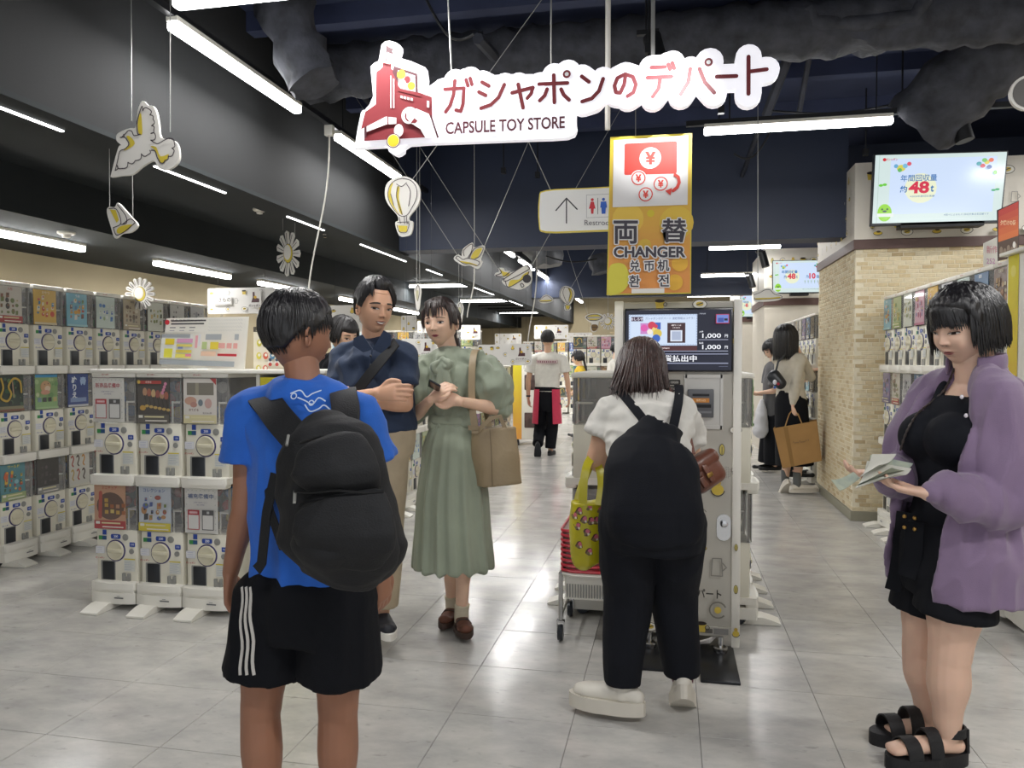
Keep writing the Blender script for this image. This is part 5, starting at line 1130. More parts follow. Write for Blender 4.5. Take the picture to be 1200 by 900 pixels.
# white beams of the coffer under the far left ceiling
for k in range(6):
    y = 15+.9*k; struct('ceiling_louver', MB().box((-4.0, y, 2.5), (-2.75, y+.25, 2.56)), CHAR)
t = thing('round_sign', 'rim of a round white hanging sign cut by the right picture edge', 'sign', P(1204, 110, 4.2)); MB().lathe([(.085, 0), (.085, .02)], 30, (0, 0, 0), 'Y').build('disc', BKM, t, 30); MB().lathe([(.072, .02), (.072, .023)], 30, (0, 0, 0), 'Y').build('face', mat('dark_face', '#55524f', .5), t, 30); MB().tube([(0, -.01, .08), (0, -.01, 1.0)], .003, 5).build('hanger_wire', WIRE, t)
# ------------------------------------------------------------------ people: tools
def V3(*a): return Vector(a)
def crom(P_, R_, sub):
    o = []; r = []; m = len(P_)
    for i in range(m-1):
        p0, p1, p2, p3 = P_[max(i-1, 0)], P_[i], P_[i+1], P_[min(i+2, m-1)]
        for k in range(sub):
            t = k/sub; o.append(.5*((2*p1)+(p2-p0)*t+(2*p0-5*p1+4*p2-p3)*t*t+(3*p1-p0-3*p2+p3)*t**3))
            e = t*t*(3-2*t); r.append((R_[i][0]*(1-e)+R_[i+1][0]*e, R_[i][1]*(1-e)+R_[i+1][1]*e))
    o.append(P_[-1]); r.append(R_[-1]); return o, r
class Blob:
    def __init__(s): s.m = MB()
    def chain(s, pts, rad, side=None, n=16, sub=4, cap=True):
        P_ = [Vector(p) for p in pts]; R_ = [(r, r) if not isinstance(r, (tuple, list)) else r for r in rad]
        o, r = crom(P_, R_, sub); m = len(o); rings = []
        sv = Vector(side) if side is not None else None; a = None
        for i in range(m):
            t = (o[min(i+1, m-1)]-o[max(i-1, 0)]).normalized()
            if sv is not None: a = sv-t*sv.dot(t); 
            elif a is None: a = t.orthogonal()
            else: a = a-t*a.dot(t)
            a = a.normalized(); rings.append((o[i], t, a.copy(), t.cross(a), r[i]))
        if cap:
            def capr(R, sg):
                p, t, a_, b_, (x, y) = R; mr = min(x, y); return [(p+t*sg*mr*math.sin(q), t, a_, b_, (x*max(.05, math.cos(q)), y*max(.05, math.cos(q)))) for q in (.5, 1.0, 1.35)]
            rings = capr(rings[0], -1)[::-1]+rings+capr(rings[-1], 1)
        v = []; f = []; m = len(rings)
        for (p, t, a_, b_, (x, y)) in rings:
            v += [p+a_*x*math.cos(q*2*math.pi/n)+b_*y*math.sin(q*2*math.pi/n) for q in range(n)]
        for i in range(m-1):
            for k in range(n): f.append((i*n+k, i*n+(k+1) % n, (i+1)*n+(k+1) % n, (i+1)*n+k))
        f.append(tuple(range(n-1, -1, -1))); f.append(tuple((m-1)*n+k for k in range(n)))
        s.m.add(v, f); return s
    def ell(s, c, r, M=None, n=16, m=12): s.m.ellip(c, r, n, m, None, M); return s
    def final(s, voxel=.006, smooth=3, disp=None):
        me = bpy.data.meshes.new('tmp'); me.from_pydata(s.m.v, [], s.m.f)
        ob = bpy.data.objects.new('tmp', me); COL.objects.link(ob)
        md = ob.modifiers.new('r', 'REMESH'); md.mode = 'VOXEL'; md.voxel_size = voxel; md.use_smooth_shade = True
        if smooth: sm = ob.modifiers.new('s', 'SMOOTH'); sm.factor = .5; sm.iterations = smooth
        dg = bpy.context.evaluated_depsgraph_get(); r = bpy.data.meshes.new_from_object(ob.evaluated_get(dg))
        bpy.data.objects.remove(ob); bpy.data.meshes.remove(me)
        n = len(r.vertices); co = np.empty(n*3); r.vertices.foreach_get('co', co); co = co.reshape(-1, 3)
        if disp:
            nn = np.empty(n*3); r.vertices.foreach_get('normal', nn); nn = nn.reshape(-1, 3); co = disp(co, nn)
        return r, co
    def build(s, name, material, parent, off, voxel=.006, smooth=3, disp=None, label=None, extra=None):
        r, co = s.final(voxel, smooth, disp)
        co = co-np.array(off)[None]
        r.vertices.foreach_set('co', co.ravel()); r.update()
        if extra:      # join more geometry (the head) into the same mesh
            v = [tuple(c) for c in co]; f = [tuple(p.vertices) for p in r.polygons]; b = len(v)
            for (ev, ef) in extra: b = len(v); v += [tuple(np.array(q)-np.array(off)) for q in ev]; f += [tuple(i+b for i in q) for q in ef]
            bpy.data.meshes.remove(r); r = bpy.data.meshes.new(name); r.from_pydata(v, [], f)
        r.name = name; r.materials.clear(); r.materials.append(material); r.shade_smooth()
        return link(name, r, parent, label=label)
def nz(co, sc, seed=0):
    sc = np.array(sc)*1.0; return np.array([noise.noise(Vector((p[0]*sc[0]+seed, p[1]*sc[1]+seed*1.7, p[2]*sc[2]))) for p in co])
def folds(amp=.006, sc=(16, 16, 4), seed=0, ridge=.5):
    def f(co, nn):
        a = nz(co, sc, seed); b = nz(co, (sc[0]*.5, sc[1]*.5, sc[2]*1.6), seed+9); d = (1-np.abs(a)*2.2)*ridge+a*(1-ridge)+b*.6
        return co+nn*(d*amp)[:, None]
    return f
def zfolds(amp=.012, k=11, seed=0, ztop=1, zbot=0, c=(0, 0)):     # skirt pleats that deepen towards the hem
    def f(co, nn):
        th = np.arctan2(co[:, 1]-c[1], co[:, 0]-c[0]); t = np.clip((ztop-co[:, 2])/(ztop-zbot), 0, 1); w = nz(co, (3, 3, 2), seed)
        return co+nn*((np.sin(th*k+w*2.5+seed)*.7+np.sin(th*k*1.7+w*3)*.3)*amp*(.15+t))[:, None]
    return f
SKIN = {k: mat('skin_'+k, c, .5, vary=.05, scale=14, sss=.12, bump=.04, bscale=300) for k, c in
        dict(boy='#9a6c54', man='#d6a688', fair='#e6bfa4', pale='#dfb9a2', leg='#cfa58a', far='#d2a88c').items()}  # boy's tone is dark because his backlit shade is put into the colour
def frame3(face, up=(0, 0, 1), roll=0):
    F = Vector(face).normalized(); R = F.cross(Vector(up)).normalized(); U = R.cross(F)
    if roll: q = Matrix.Rotation(roll, 3, F); R, U = q @ R, q @ U
    return R, F, U
class Head:
    def __init__(s, c, face, size=.23, roll=0, male=False, res=(120, 90), wide=1.0, chin=1.0, chub=0):
        s.c = Vector(c); s.R, s.F, s.U = frame3(face, roll=roll); s.s = size; s.w, s.chin, s.male, s.chub = wide, chin, male, chub
        nu, nv = res; v = []; f = []
        for i in range(nv+1):
            t = math.pi*i/nv
            for k in range(nu):
                a = 2*math.pi*k/nu; v.append(s.pt(math.sin(t)*math.sin(a), math.sin(t)*math.cos(a), math.cos(t)))
        for i in range(nv):
            for k in range(nu): f.append((i*nu+k, (i+1)*nu+k, (i+1)*nu+(k+1) % nu, i*nu+(k+1) % nu)[::-1])
        s.v, s.f = [s.W(p) for p in v], f
        ev = MB()
        for sg in (-1, 1):      # ears
            M = Matrix.Rotation(sg*.35, 3, 'Z')
            for q in range(14):
                a = 2*math.pi*q/14; 
            pts = [(sg*.335*s.w+sg*.02*(1+math.cos(a)), -.02-.055*math.cos(a)*.6-.01, -.03+.105*math.sin(a)-(.02 if math.sin(a) < 0 else 0)) for a in [2*math.pi*q/14 for q in range(15)]]
            ev.tube(pts, .021, 7); ev.ellip((sg*.34*s.w, -.02, -.03), (.02, .05, .085), 8, 6)
        s.ev, s.ef = [s.W(p) for p in ev.v], ev.f
        s.bvh = BVHTree.FromPolygons(s.v, s.f)
    def W(s, p): return s.c+(s.R*p[0]+s.F*p[1]+s.U*p[2])*s.s
    def base(s, dx, dy, dz):
        e = 2.25; m = (abs(dx)**e+abs(dy)**e+abs(dz)**2.1)**(1/e) or 1; 
        x, y, z = dx/m*.335*s.w, dy/m*.425, dz/m*.5
        t = max(0, -z/.5)
        k = 1-(.36-.1*s.male-.16*s.chub)*t**1.7
        x *= k
        if y > 0: y *= 1-.1*t-.04*max(0, z/.5)
        else: y *= 1-.5*t**1.1
        if z > .2: x *= 1-.06*(z-.2)/.3
        return x, y, z
    def pt(s, dx, dy, dz):
        x, y, z = s.base(dx, dy, dz)
        if dy > 0:
            g = lambda a, b: math.exp(-(a/b)**2)
            fr = min(1, dy*2.2); ax = abs(x)
            y -= .02*g(x, .3)*fr*(1 if z < .3 else .4)
            y += .010*g(z-.1, .05)*g(ax-.1, .12)*fr
            y -= .034*g(ax-.145, .075)*g(z-.0, .05)*fr
            t = min(1, max(0, (.06-z)/.19)); h = (.01+.075*t**1.25) if z > -.13 else .085*g(z+.13, .03)
            if z < .09: y += h*g(x, .028+.014*t)*fr
            y += .026*g(ax-.052, .022)*g(z+.135, .026)*fr
            y += .02*g(z+.245, .02)*g(x, .085)*fr+.024*g(z+.29, .024)*g(x, .07)*fr-.012*g(z+.267, .008)*g(x, .09)*fr
            y -= .012*g(z+.335, .02)*g(x, .09)*fr; y += .022*s.chin*g(z+.42, .06)*g(x, .1)*fr
            y += (.014+.02*s.chub)*g(ax-.2, .09)*g(z+.15, .1)*fr
            if s.chub: x *= 1+.06*s.chub*g(z+.22, .14)
        return (x, y, z)
    def on(s, x, z, off=.004):
        hit = s.bvh.ray_cast(s.W((x, 1.0, z)), -s.F)
        for _ in range(14):
            if hit[0]: break
            x *= .93; hit = s.bvh.ray_cast(s.W((x, 1.0, z)), -s.F)
        return (hit[0] if hit[0] else s.W((x, .36, z)))+s.F*off*s.s
    def patch(s, fn, nu, nv, col, mb, off=.006):
        g = [[s.on(*fn(i/nu*2-1, j/nv*2-1), off(i/nu*2-1, j/nv*2-1) if callable(off) else off) for i in range(nu+1)] for j in range(nv+1)]
        v = [p for r in g for p in r]; b = len(mb.v)
        for j in range(nv):
            for i in range(nu):
                c = col(i/nu*2-1+1/nu, j/nv*2-1+1/nv) if callable(col) else col; q = (j*(nu+1)+i, j*(nu+1)+i+1, (j+1)*(nu+1)+i+1, (j+1)*(nu+1)+i)
                mb.f.append(tuple(b+k for k in q)); mb.c.append(lin(c))
        mb.v += [tuple(p) for p in v]
    def face(s, parent, off, gaze=0, open_=1.0, iris='#2a1c16', brow='#2b2320', lip='#b5625a', smile=0, teeth=False, browup=0, eyew=1, browt=1):
        EM = vcol_mat('face_detail', .35)
        def bld(mb, n, lab=None): mb.build(n, EM, parent, 60, off=off, label=lab)
        for sg in (-1, 1):
            cx, cz, w, h = sg*.148, .0, .068*eyew, .03*open_
            def al(u, v): e = max(0, 1-u*u)**.65; return (cx+u*w, cz+(v*h*e)+sg*u*.006)
            def ec(u, v):
                x = u*w; z = v*h*max(0, 1-u*u)**.65; d = math.hypot(x-gaze*.03, (z+.002)*1.0)
                return '#100c0a' if d < .012 else (iris if d < .029 else '#cfc6bf')
            mb = MB(); s.patch(al, 28, 14, ec, mb, lambda u, v: .006+.012*(1-u*u)*(1-v*v*.5))
            bld(mb, 'eye')
            mb = MB(); s.patch(lambda u, v: (cx+u*w*1.08, cz+h*max(0, 1-u*u)**.65+sg*u*.006+.004+v*.006*(1-.5*u*sg*-1*.4)), 18, 2, '#241a18', mb, .021)
            if s.s > .1: s.patch(lambda u, v: (cx+u*w*.95, cz+h*max(0, 1-u*u)**.6+.02+v*.002), 16, 1, '#8a5a48', mb, .012)
            bld(mb, 'eyelash')
            mb = MB(); s.patch(lambda u, v: (cx+sg*.008+u*.088, .098+browup+.012*(1-u*u)-sg*u*.010+v*.0115*browt*(1-.55*max(0, sg*u)**2)), 18, 3, brow, mb, .010); bld(mb, 'eyebrow')
        mb = MB(); W = .088+.02*smile
        cur = lambda u: -.267+smile*.028*u*u
        if teeth: s.patch(lambda u, v: (u*W*.8, cur(u)-.004+v*.018*max(0, 1-u*u)**.5), 18, 4, '#d9d2ca', mb, .018)
        gp = .017 if teeth else .003
        s.patch(lambda u, v: (u*W, cur(u)+gp*max(0, 1-u*u)**.5+(v+1)*.5*.022*max(0, 1-abs(u)**1.8)*(1-.25*math.exp(-(u/.16)**2))), 22, 4, lip, mb, lambda u, v: .010+.008*(1-v*v))
        s.patch(lambda u, v: (u*W*.93, cur(u)-gp*max(0, 1-u*u)**.5-(v+1)*.5*.03*max(0, 1-abs(u)**2)), 22, 4, lip, mb, lambda u, v: .012+.012*(1-v*v))
        if not teeth: s.patch(lambda u, v: (u*W*1.02, cur(u)+.0005+v*.0032*max(.1, 1-u*u)), 20, 1, '#5a2a28', mb, .022)
        bld(mb, 'lips')
        mb = MB()
        for sg in (-1, 1): s.patch(lambda u, v: (sg*.03+u*.013, -.166+v*.006*max(0, 1-u*u)**.5), 6, 2, '#4a2a22', mb, .004)
        bld(mb, 'nostril')
HAIRM = {k: mat('hair_'+k, c, r, vary=.45, scale=1.0, stretch=(90, 90, 14), bump=.5, bscale=1.0, spec=.6, col2=c2) for k, c, c2, r in
         (('black', '#1c1a1d', '#0d0c0e', .38), ('brown', '#4a332c', '#241816', .36), ('soft', '#3d2a24', '#1c1412', .4), ('matte', '#1d1819', '#0c0a0b', .5))}
def hair(H, hm, parent, off, T=.05, zmin=None, locks=(), seed=0, res=(110, 80), extra=None, name='hair', up=0, r=.02, whorl=(0, -.12), jag=.035, hug=False):
    rr = random.Random(seed); mb = MB(); nu, nv = res
    for i in range(nv+1):
        t = math.pi*i/nv
        for k in range(nu):
            a = 2*math.pi*k/nu; dx, dy, dz = math.sin(t)*math.sin(a), math.sin(t)*math.cos(a), math.cos(t)
            x, y, z = H.base(dx, dy, dz); az = math.degrees(math.atan2(x, y)); m = (z-zmin(az))/(.13 if abs(az) < 60 else .07)
            m = max(0, min(1, m)); m = m*m*(3-2*m); g = noise.noise(Vector((dx*14+seed, dy*14, dz*2)))*.012+noise.noise(Vector((a*9, seed, dz*1.2)))*.012
            d = T*m-(1-m)*.05+g*m+up*max(0, dz)*m; n = Vector((dx, dy, dz)); q = Vector((x, y, z))+n*d; mb.v.append(tuple(H.W(q)))
    for i in range(nv):
        for k in range(nu): mb.f.append((i*nu+k, i*nu+(k+1) % nu, (i+1)*nu+(k+1) % nu, (i+1)*nu+k)); mb.c.append((1, 1, 1))
    for (a0, a1, n, zend, flare, out) in locks:      # strands that run from the crown over the head and hang
        for q in range(n):
            az = math.radians(a0+(a1-a0)*(q+rr.random())/n); ze = (zend(math.degrees(az)) if callable(zend) else zend)+rr.uniform(-jag, jag)
            fl = rr.uniform(.4, 1)*flare; lift = out+rr.uniform(-.012, .012); pts = []; rad = []; N = 11; x = y = z = 0; rr0 = r*rr.uniform(.7, 1.25)
            th1 = math.pi*.5 if ze < .02 else math.acos(min(.98, max(-1, ze/.5)))
            hang = ze < .02 and not hug; th1 = math.acos(max(-.95, min(.98, ze/.5))) if hug else th1; wob = rr.uniform(-.05, .05)
            for j in range(N):
                t = j/(N-1)
                if hang and t > .55:
                    e = (t-.55)/.45; zz = .0*(1-e)+ze*e; kx = 1+fl*e*.25; pts.append(H.W((px*kx, py*kx, zz-.0)))
                else:
                    th = .12+(th1-.12)*(t/.55 if hang else t); aa = az+wob*t; dx, dy, dz = math.sin(th)*math.sin(aa), math.sin(th)*math.cos(aa), math.cos(th)
                    bx, by, bz = H.base(dx, dy, dz); n_ = Vector((dx, dy, dz)); p = Vector((bx+whorl[0]*(1-t)*.6, by+whorl[1]*(1-t)*.6, bz))+n_*lift*(1-.6*max(0, t-.6)/.4 if hug else 1); px, py = p.x, p.y; pts.append(H.W(p))
                rad.append(rr0*H.s*(min(1, .5+t*2.2) if t < .5 else max(.12, 1-((t-.5)/.5)**2.2)))
            mb.tube(pts, rad, 5, (1, 1, 1))
    if extra: extra(mb, H, rr)
    return mb.build(name, HAIRM[hm], parent, 80, off=off)
def hand(b, wrist, d, pn, side=1, s=1.0, curl=(.5, .6, .7, .8, .5), spread=.06, first=.35):
    d = Vector(d).normalized(); pn = Vector(pn); pn = (pn-d*pn.dot(d)).normalized(); w = d.cross(pn)*side; wrist = Vector(wrist)   # w points to the thumb
    k = wrist+d*.082*s
    b.chain([wrist-d*.015*s, wrist+d*.03*s, k], [(.026*s, .02*s), (.036*s, .017*s), (.040*s, .0135*s)], side=w, n=14, sub=3)
    for i, (o, L) in enumerate(((.030, .074), (.010, .083), (-.010, .077), (-.029, .061))):
        p = k+w*o*s-d*.012*s; dd = (d+w*(o*spread*20)).normalized(); pts = [p]; a = first*curl[i]; L *= s
        for (fr, ca) in ((.45, .0), (.3, 1.0), (.25, .8)):
            a += curl[i]*ca if ca else 0; pts.append(pts[-1]+(dd*math.cos(a)+pn*math.sin(a))*L*fr*1.15)
        b.chain(pts, [.0095*s, .0092*s, .0085*s, .007*s], n=9, sub=2)
    t0 = wrist+d*.022*s+w*.022*s; td = (d*.75+w*.75+pn*.35*curl[4]).normalized(); t1 = t0+td*.04*s; t2 = t1+(d*.95+w*.15+pn*.5*curl[4]).normalized()*.032*s; t3 = t2+(d*1+w*(-.2)+pn*.6*curl[4]).normalized()*.026*s
    b.chain([t0-td*.012*s, t1, t2, t3], [.0125*s, .0125*s, .0105*s, .008*s], n=9, sub=2)
def vface(deg): a = math.radians(deg); return Vector((math.sin(a), math.cos(a), 0))
def mixp(a, b, t): return a+(b-a)*t
class Fig:      # joints in world space; a = left in the picture, b = right in the picture
    def __init__(s, Y, face, J, k=1.0, fem=True):
        s.Y = Y; s.F = vface(face); s.S = Vector((s.F.y, -s.F.x, 0)); s.k = k; s.fem = fem
        for n, (u, v, dy) in J.items(): setattr(s, n, P(u, v, Y+dy))
        if s.S.dot(s.sb-s.sa) < 0: s.S = -s.S
        s.off = Vector((s.pel.x, s.pel.y, 0))
    def body(s, fat=1.0, arms=True, legs=True, hands=(), torso=True, armr=1.0, legr=1.0, feet=True, neckr=1.0):
        b = Blob(); k = s.k; nb = s.neck
        if torso:
            ch = mixp(s.pel, nb, .68); wa = mixp(s.pel, nb, .3)
            b.chain([s.pel-Vector((0, 0, .03)), wa, ch, nb-Vector((0, 0, .05))], [(.13*k*fat, .09*k*fat), (.105*k*fat, .075*k*fat), (.13*k*fat, .09*k*fat), (.08*k, .055*k)], side=s.S)
        b.chain([nb-(s.head-nb)*.35, mixp(nb, s.head, .25), mixp(nb, s.head, .75)], [.058*k*fat*neckr, .049*k*fat*neckr, .05*k*fat*neckr], n=14)
        if arms:
            for c in 'ab':
                S_, E_, W_ = getattr(s, 's'+c), getattr(s, 'e'+c), getattr(s, 'w'+c); q = armr*k
                b.chain([S_, mixp(S_, E_, .35), mixp(S_, E_, .85), E_], [.046*q, .045*q, .036*q, .035*q], n=14); b.chain([E_, mixp(E_, W_, .25), mixp(E_, W_, .7), W_], [.035*q, .037*q, .028*q, .0235*q], n=14)
        if legs:
            for c in 'ab':
                H_, K_, A_, T_ = getattr(s, 'h'+c), getattr(s, 'k'+c), getattr(s, 'n'+c), getattr(s, 't'+c); q = legr*k
                b.chain([H_, mixp(H_, K_, .4), mixp(H_, K_, .85), K_], [.085*q, .076*q, .056*q, .053*q], n=16); b.chain([K_, mixp(K_, A_, .3), mixp(K_, A_, .75), A_], [.053*q, .056*q, .038*q, .032*q], n=16)
                d = (T_-A_); d.z = 0; d.normalize(); g = Vector((A_.x, A_.y, min(A_.z, T_.z)))
                b.chain([A_, A_-Vector((0, 0, .02*k))], [.033*k, .034*k])
                if feet: b.chain([A_-d*.03*k-Vector((0, 0, .045*k)), mixp(A_, T_, .5)-Vector((0, 0, .015*k)), T_], [(.033*k, .028*k), (.038*k, .026*k), (.036*k, .016*k)], side=d.cross(Vector((0, 0, 1))))
        for h_ in hands: hand(b, *h_[:3], **h_[3])
        return b
    def shoe(s, c, m, parent, h=.05, L=.26, w=.042, toe=.03, sole=None, solez=.02, name='shoe', top=None, label=None):
        A_, T_ = getattr(s, 'n'+c), getattr(s, 't'+c); d = (T_-A_).normalized() if abs(T_.z-A_.z) > .12 else Vector((T_.x-A_.x, T_.y-A_.y, 0)).normalized(); sd = d.cross(Vector((0, 0, 1))).normalized(); up = sd.cross(d)
        z0 = Vector((A_.x, A_.y, A_.z))-up*(.085*s.k); base = z0; heel = base-d*.055; tip = heel+d*L
        b = Blob(); q = h
        b.chain([heel+up*(solez+.025), heel+d*.06+up*(solez+q*.55), mixp(heel, tip, .5)+up*(solez+q*.42), mixp(heel, tip, .75)+up*(solez+q*.36), tip-d*.03+up*(solez+.022)],
                [(w*.72, .03), (w*.85, q*.62), (w*.95, q*.5), (w*1.08, q*.4), (w*.75, .024)], side=sd, n=18)
        if top: b.chain([A_-up*.03, A_+up*top], [.038*s.k, .04*s.k], cap=False)
        o = b.build(name, m, parent, s.off, .005, 2, label=label)
        if sole:
            pts = []
            for i in range(24):
                t = 2*math.pi*i/24; x = math.cos(t); y = math.sin(t); pts.append(((x+1)/2*(L+.045)-.034, y*w*1.16*(1.08 if x > 0 else .95)))
            mb = MB(); M = Matrix(((d.x, sd.x, up.x, heel.x), (d.y, sd.y, up.y, heel.y), (d.z, sd.z, up.z, heel.z), (0, 0, 0, 1))); M = M @ Matrix.Translation((0, 0, solez+.012))
            mb.prism(pts[::-1] if False else pts, M, solez+.012); mb.build('sole', sole, o, 30, off=s.off)
        return o
def person(label, F_, cat='person'): return thing('person', label, cat, F_.off)
def cloth(name, c, rough=.8, **k): 
    a = dict(vary=.08, scale=20, bump=.25, bscale=420, sheen=.1); a.update(k); return mat(name, c, rough, **a)
def ribbon(pts, w, nrm, t=.003, name='strap', m=None, parent=None, off=None, build=True, mb=None):
    mb = mb or MB(); n = len(pts); v = []; P_ = [Vector(p) for p in pts]
    for i, p in enumerate(P_):
        tg = (P_[min(i+1, n-1)]-P_[max(i-1, 0)]).normalized(); nn = Vector(nrm[i] if isinstance(nrm, list) else nrm); nn = (nn-tg*nn.dot(tg)).normalized(); s_ = tg.cross(nn)
        v += [p+s_*w/2, p-s_*w/2, p-s_*w/2-nn*t, p+s_*w/2-nn*t]
    f = [(0, 1, 2, 3)]
    for i in range(n-1):
        for k in range(4): a, b = i*4+k, i*4+(k+1) % 4; f.append((a, a+4, b+4, b))
    f.append((n*4-1, n*4-2, n*4-3, n*4-4)); mb.add(v, f)
    if build: return mb.build(name, m, parent, 50, off=off)
# ------------------------------------------------------------------ people
def tee(F_, tor, sl=.5, sr=(.06, .062), shr=.055, vox=.007, bl=None, capneck=True, elb=False):
    b = bl or Blob(); ax = F_.pel, F_.neck
    pts, rad = [], []
    for (t, rx, ry, fo) in tor: pts.append(mixp(ax[0], ax[1], t)+F_.F*fo); rad.append((rx, ry))
    b.chain(pts, rad, side=F_.S, n=28, sub=5, cap=False)
    top = mixp(ax[0], ax[1], .93)
    b.chain([F_.sa, mixp(mixp(F_.sa, F_.sb, .3), F_.neck, .45), mixp(mixp(F_.sa, F_.sb, .7), F_.neck, .45), F_.sb], [shr, shr*1.05, shr*1.05, shr], n=16)
    for c in 'ab':
        S_, E_ = getattr(F_, 's'+c), getattr(F_, 'e'+c)
        b.chain([S_, mixp(S_, E_, sl*.5), mixp(S_, E_, sl)], [shr*1.02, sr[0], sr[1]], n=18, cap=False)
    return b
def trousers(F_, top, wr, rr_, frac=1.0, vox=.007, low=None, bl=None):     # wr: waist & hip radii, rr_: thigh, knee, hem radii
    b = bl or Blob(); c = (F_.ha+F_.hb)/2
    b.chain([top, mixp(top, c, .5), c-Vector((0, 0, .03)), c-Vector((0, 0, .10))], [wr[0], wr[1], wr[1], (wr[1][0]*.93, wr[1][1]*.9)], side=F_.S, n=26, cap=False)
    for q in 'ab':
        H_, K_, A_ = getattr(F_, 'h'+q), getattr(F_, 'k'+q), getattr(F_, 'n'+q)
        if frac <= 1: pts = [H_, mixp(H_, K_, frac*.5), mixp(H_, K_, frac)]; rd = [rr_[0], rr_[1], rr_[2]]
        else: e = mixp(K_, A_, frac-1); pts = [H_, mixp(H_, K_, .5), K_, mixp(K_, e, .5), e]; rd = [rr_[0], (rr_[0]+rr_[1])/2, rr_[1], (rr_[1]+rr_[2])/2, rr_[2]]
        b.ell(H_, (rr_[0]*1.02,)*3, None, 18, 12); b.chain(pts, rd, n=20, cap=False)
    return b
def chainparts(c): return [(H_.v, H_.f) for H_ in c]

# --- the boy
B = Fig(1.95, 6, dict(head=(349, 392, 0), neck=(356, 452, -.01), pel=(357, 690, 0), sa=(296, 484, 0), sb=(417, 484, 0), ea=(286, 598, -.02), wa=(270, 672, .03), eb=(449, 590, .06), wb=(446, 668, .12),
     ha=(318, 702, 0), hb=(397, 702, 0), ka=(305, 838, -.01), kb=(396, 838, .03), na=(311, 975, -.02), nb=(396, 972, .03), ta=(300, 1000, .14), tb=(404, 1000, .16)), k=.97)
t = person('boy in a blue T-shirt and black shorts seen from behind with a black backpack', B)
hd = Head(B.head, (math.sin(math.radians(38)), math.cos(math.radians(38)), -.05), .218, male=True, res=(120, 90))
bd = B.body(feet=False, fat=1.0, legr=1.06, hands=[(B.wa, (-.1, .12, -1), (1, .25, 0), dict(side=-1, s=.98, curl=(.9, .95, 1.0, 1.0, .8))), (B.wb, (.05, .2, -1), (-1, .2, 0), dict(side=1, s=.98, curl=(.5, .6, .6, .6, .4)))])
bd.build('body', SKIN['boy'], t, B.off, .0045, 4, extra=[(hd.v, hd.f), (hd.ev, hd.ef)])
hd.face(t, B.off)
def zb(az): a = abs(az); return .16 if a < 45 else (.16-(a-45)*.004 if a < 80 else (.02 if a < 105 else (.02-(a-105)*.0075 if a < 138 else -.23)))
hair(hd, 'black', t, B.off, T=.045, zmin=zb, seed=3, locks=[(-180, 180, 330, lambda a: zb(a if a < 180 else a-360)+.02, .0, .045), (80, 280, 200, lambda a: -.06, .0, .055), (60, 300, 120, .05, 0, .06), (-50, 60, 60, .1, 0, .05)], up=.05, r=.016, jag=.05, hug=True)
tb = tee(B, [(-.02, .162, .115, 0), (.2, .155, .11, 0), (.5, .16, .112, 0), (.78, .172, .108, 0), (.93, .13, .085, 0), (1.02, .065, .062, 0)], .52, (.066, .078), .062)
BLUE = cloth('cloth_royal_blue', '#1f62c4', .8); BLK = cloth('cloth_black', '#0d0f15', .85, sheen=0, spec=.25); 
tb.build('t_shirt', BLUE, t, B.off, .0065, 3, folds(.013, (13, 13, 6), 3, .6))
sh = trousers(B, P(357, 668, 1.95), ((.15, .108), (.165, .125)), (.098, .106, .115), .62, bl=None)
sh.build('shorts', BLK, t, B.off, .0065, 3, folds(.012, (12, 12, 3), 5, .5))
st = MB(); so_ = [o for o in t.children if o.name.startswith('shorts')][0].data
bv = BVHTree.FromPolygons([Vector(v.co)+B.off for v in so_.vertices], [tuple(p.vertices) for p in so_.polygons]); CP = Vector((0, 0, CAM_H))
for k in range(3):
    pts, nrs = [], []
    for i in range(14):
        e = i/13; u = 284+k*4.5+e*(-1+k*3)+1.3*math.sin(i*.9+.4*k); q = P(u, 688+e*103, 1.9); h_ = bv.ray_cast(CP, (q-CP).normalized())
        if h_[0] is not None: pts.append(h_[0]+h_[1]*.003*(1 if h_[1].dot(CP-h_[0]) > 0 else -1)); nrs.append(h_[1]*(1 if h_[1].dot(CP-h_[0]) > 0 else -1))
    if len(pts) > 2: ribbon(pts, .0085, nrs, .002, build=False, mb=st)
st.build('side_stripes', cloth('cloth_white', '#cfcbc4'), t, 50, off=B.off)
# white script print on the shoulders
a = Art(.0006); rr = random.Random(1)
for k in range(3): a.stroke(smooth_poly([(-.06+.02*k+rr.uniform(-.004, .004)+.02*i, .02-.02*k+.010*math.sin(i*2.1+k)) for i in range(5)], 4, False), .0035, '#c9d8ee')
a.ring(-.052, .012, .009, .003, '#c9d8ee'); a.ring(-.0, -.006, .008, .003, '#c9d8ee')
q = P(366, 470, 1.83); a.place(frame(tuple(q), (1, 0, 0), (0, .35, 1))); link('shirt_print', a.m.mesh('shirt_print', PRINT), t); bpy.data.objects[-1]
for o_ in t.children:
    if o_.name.startswith('shirt_print'): o_.location = -B.off
B.shoe('a', cloth('shoe_grey', '#3b3d42'), t, sole=WHITE); B.shoe('b', MATS['shoe_grey'], t, sole=WHITE)
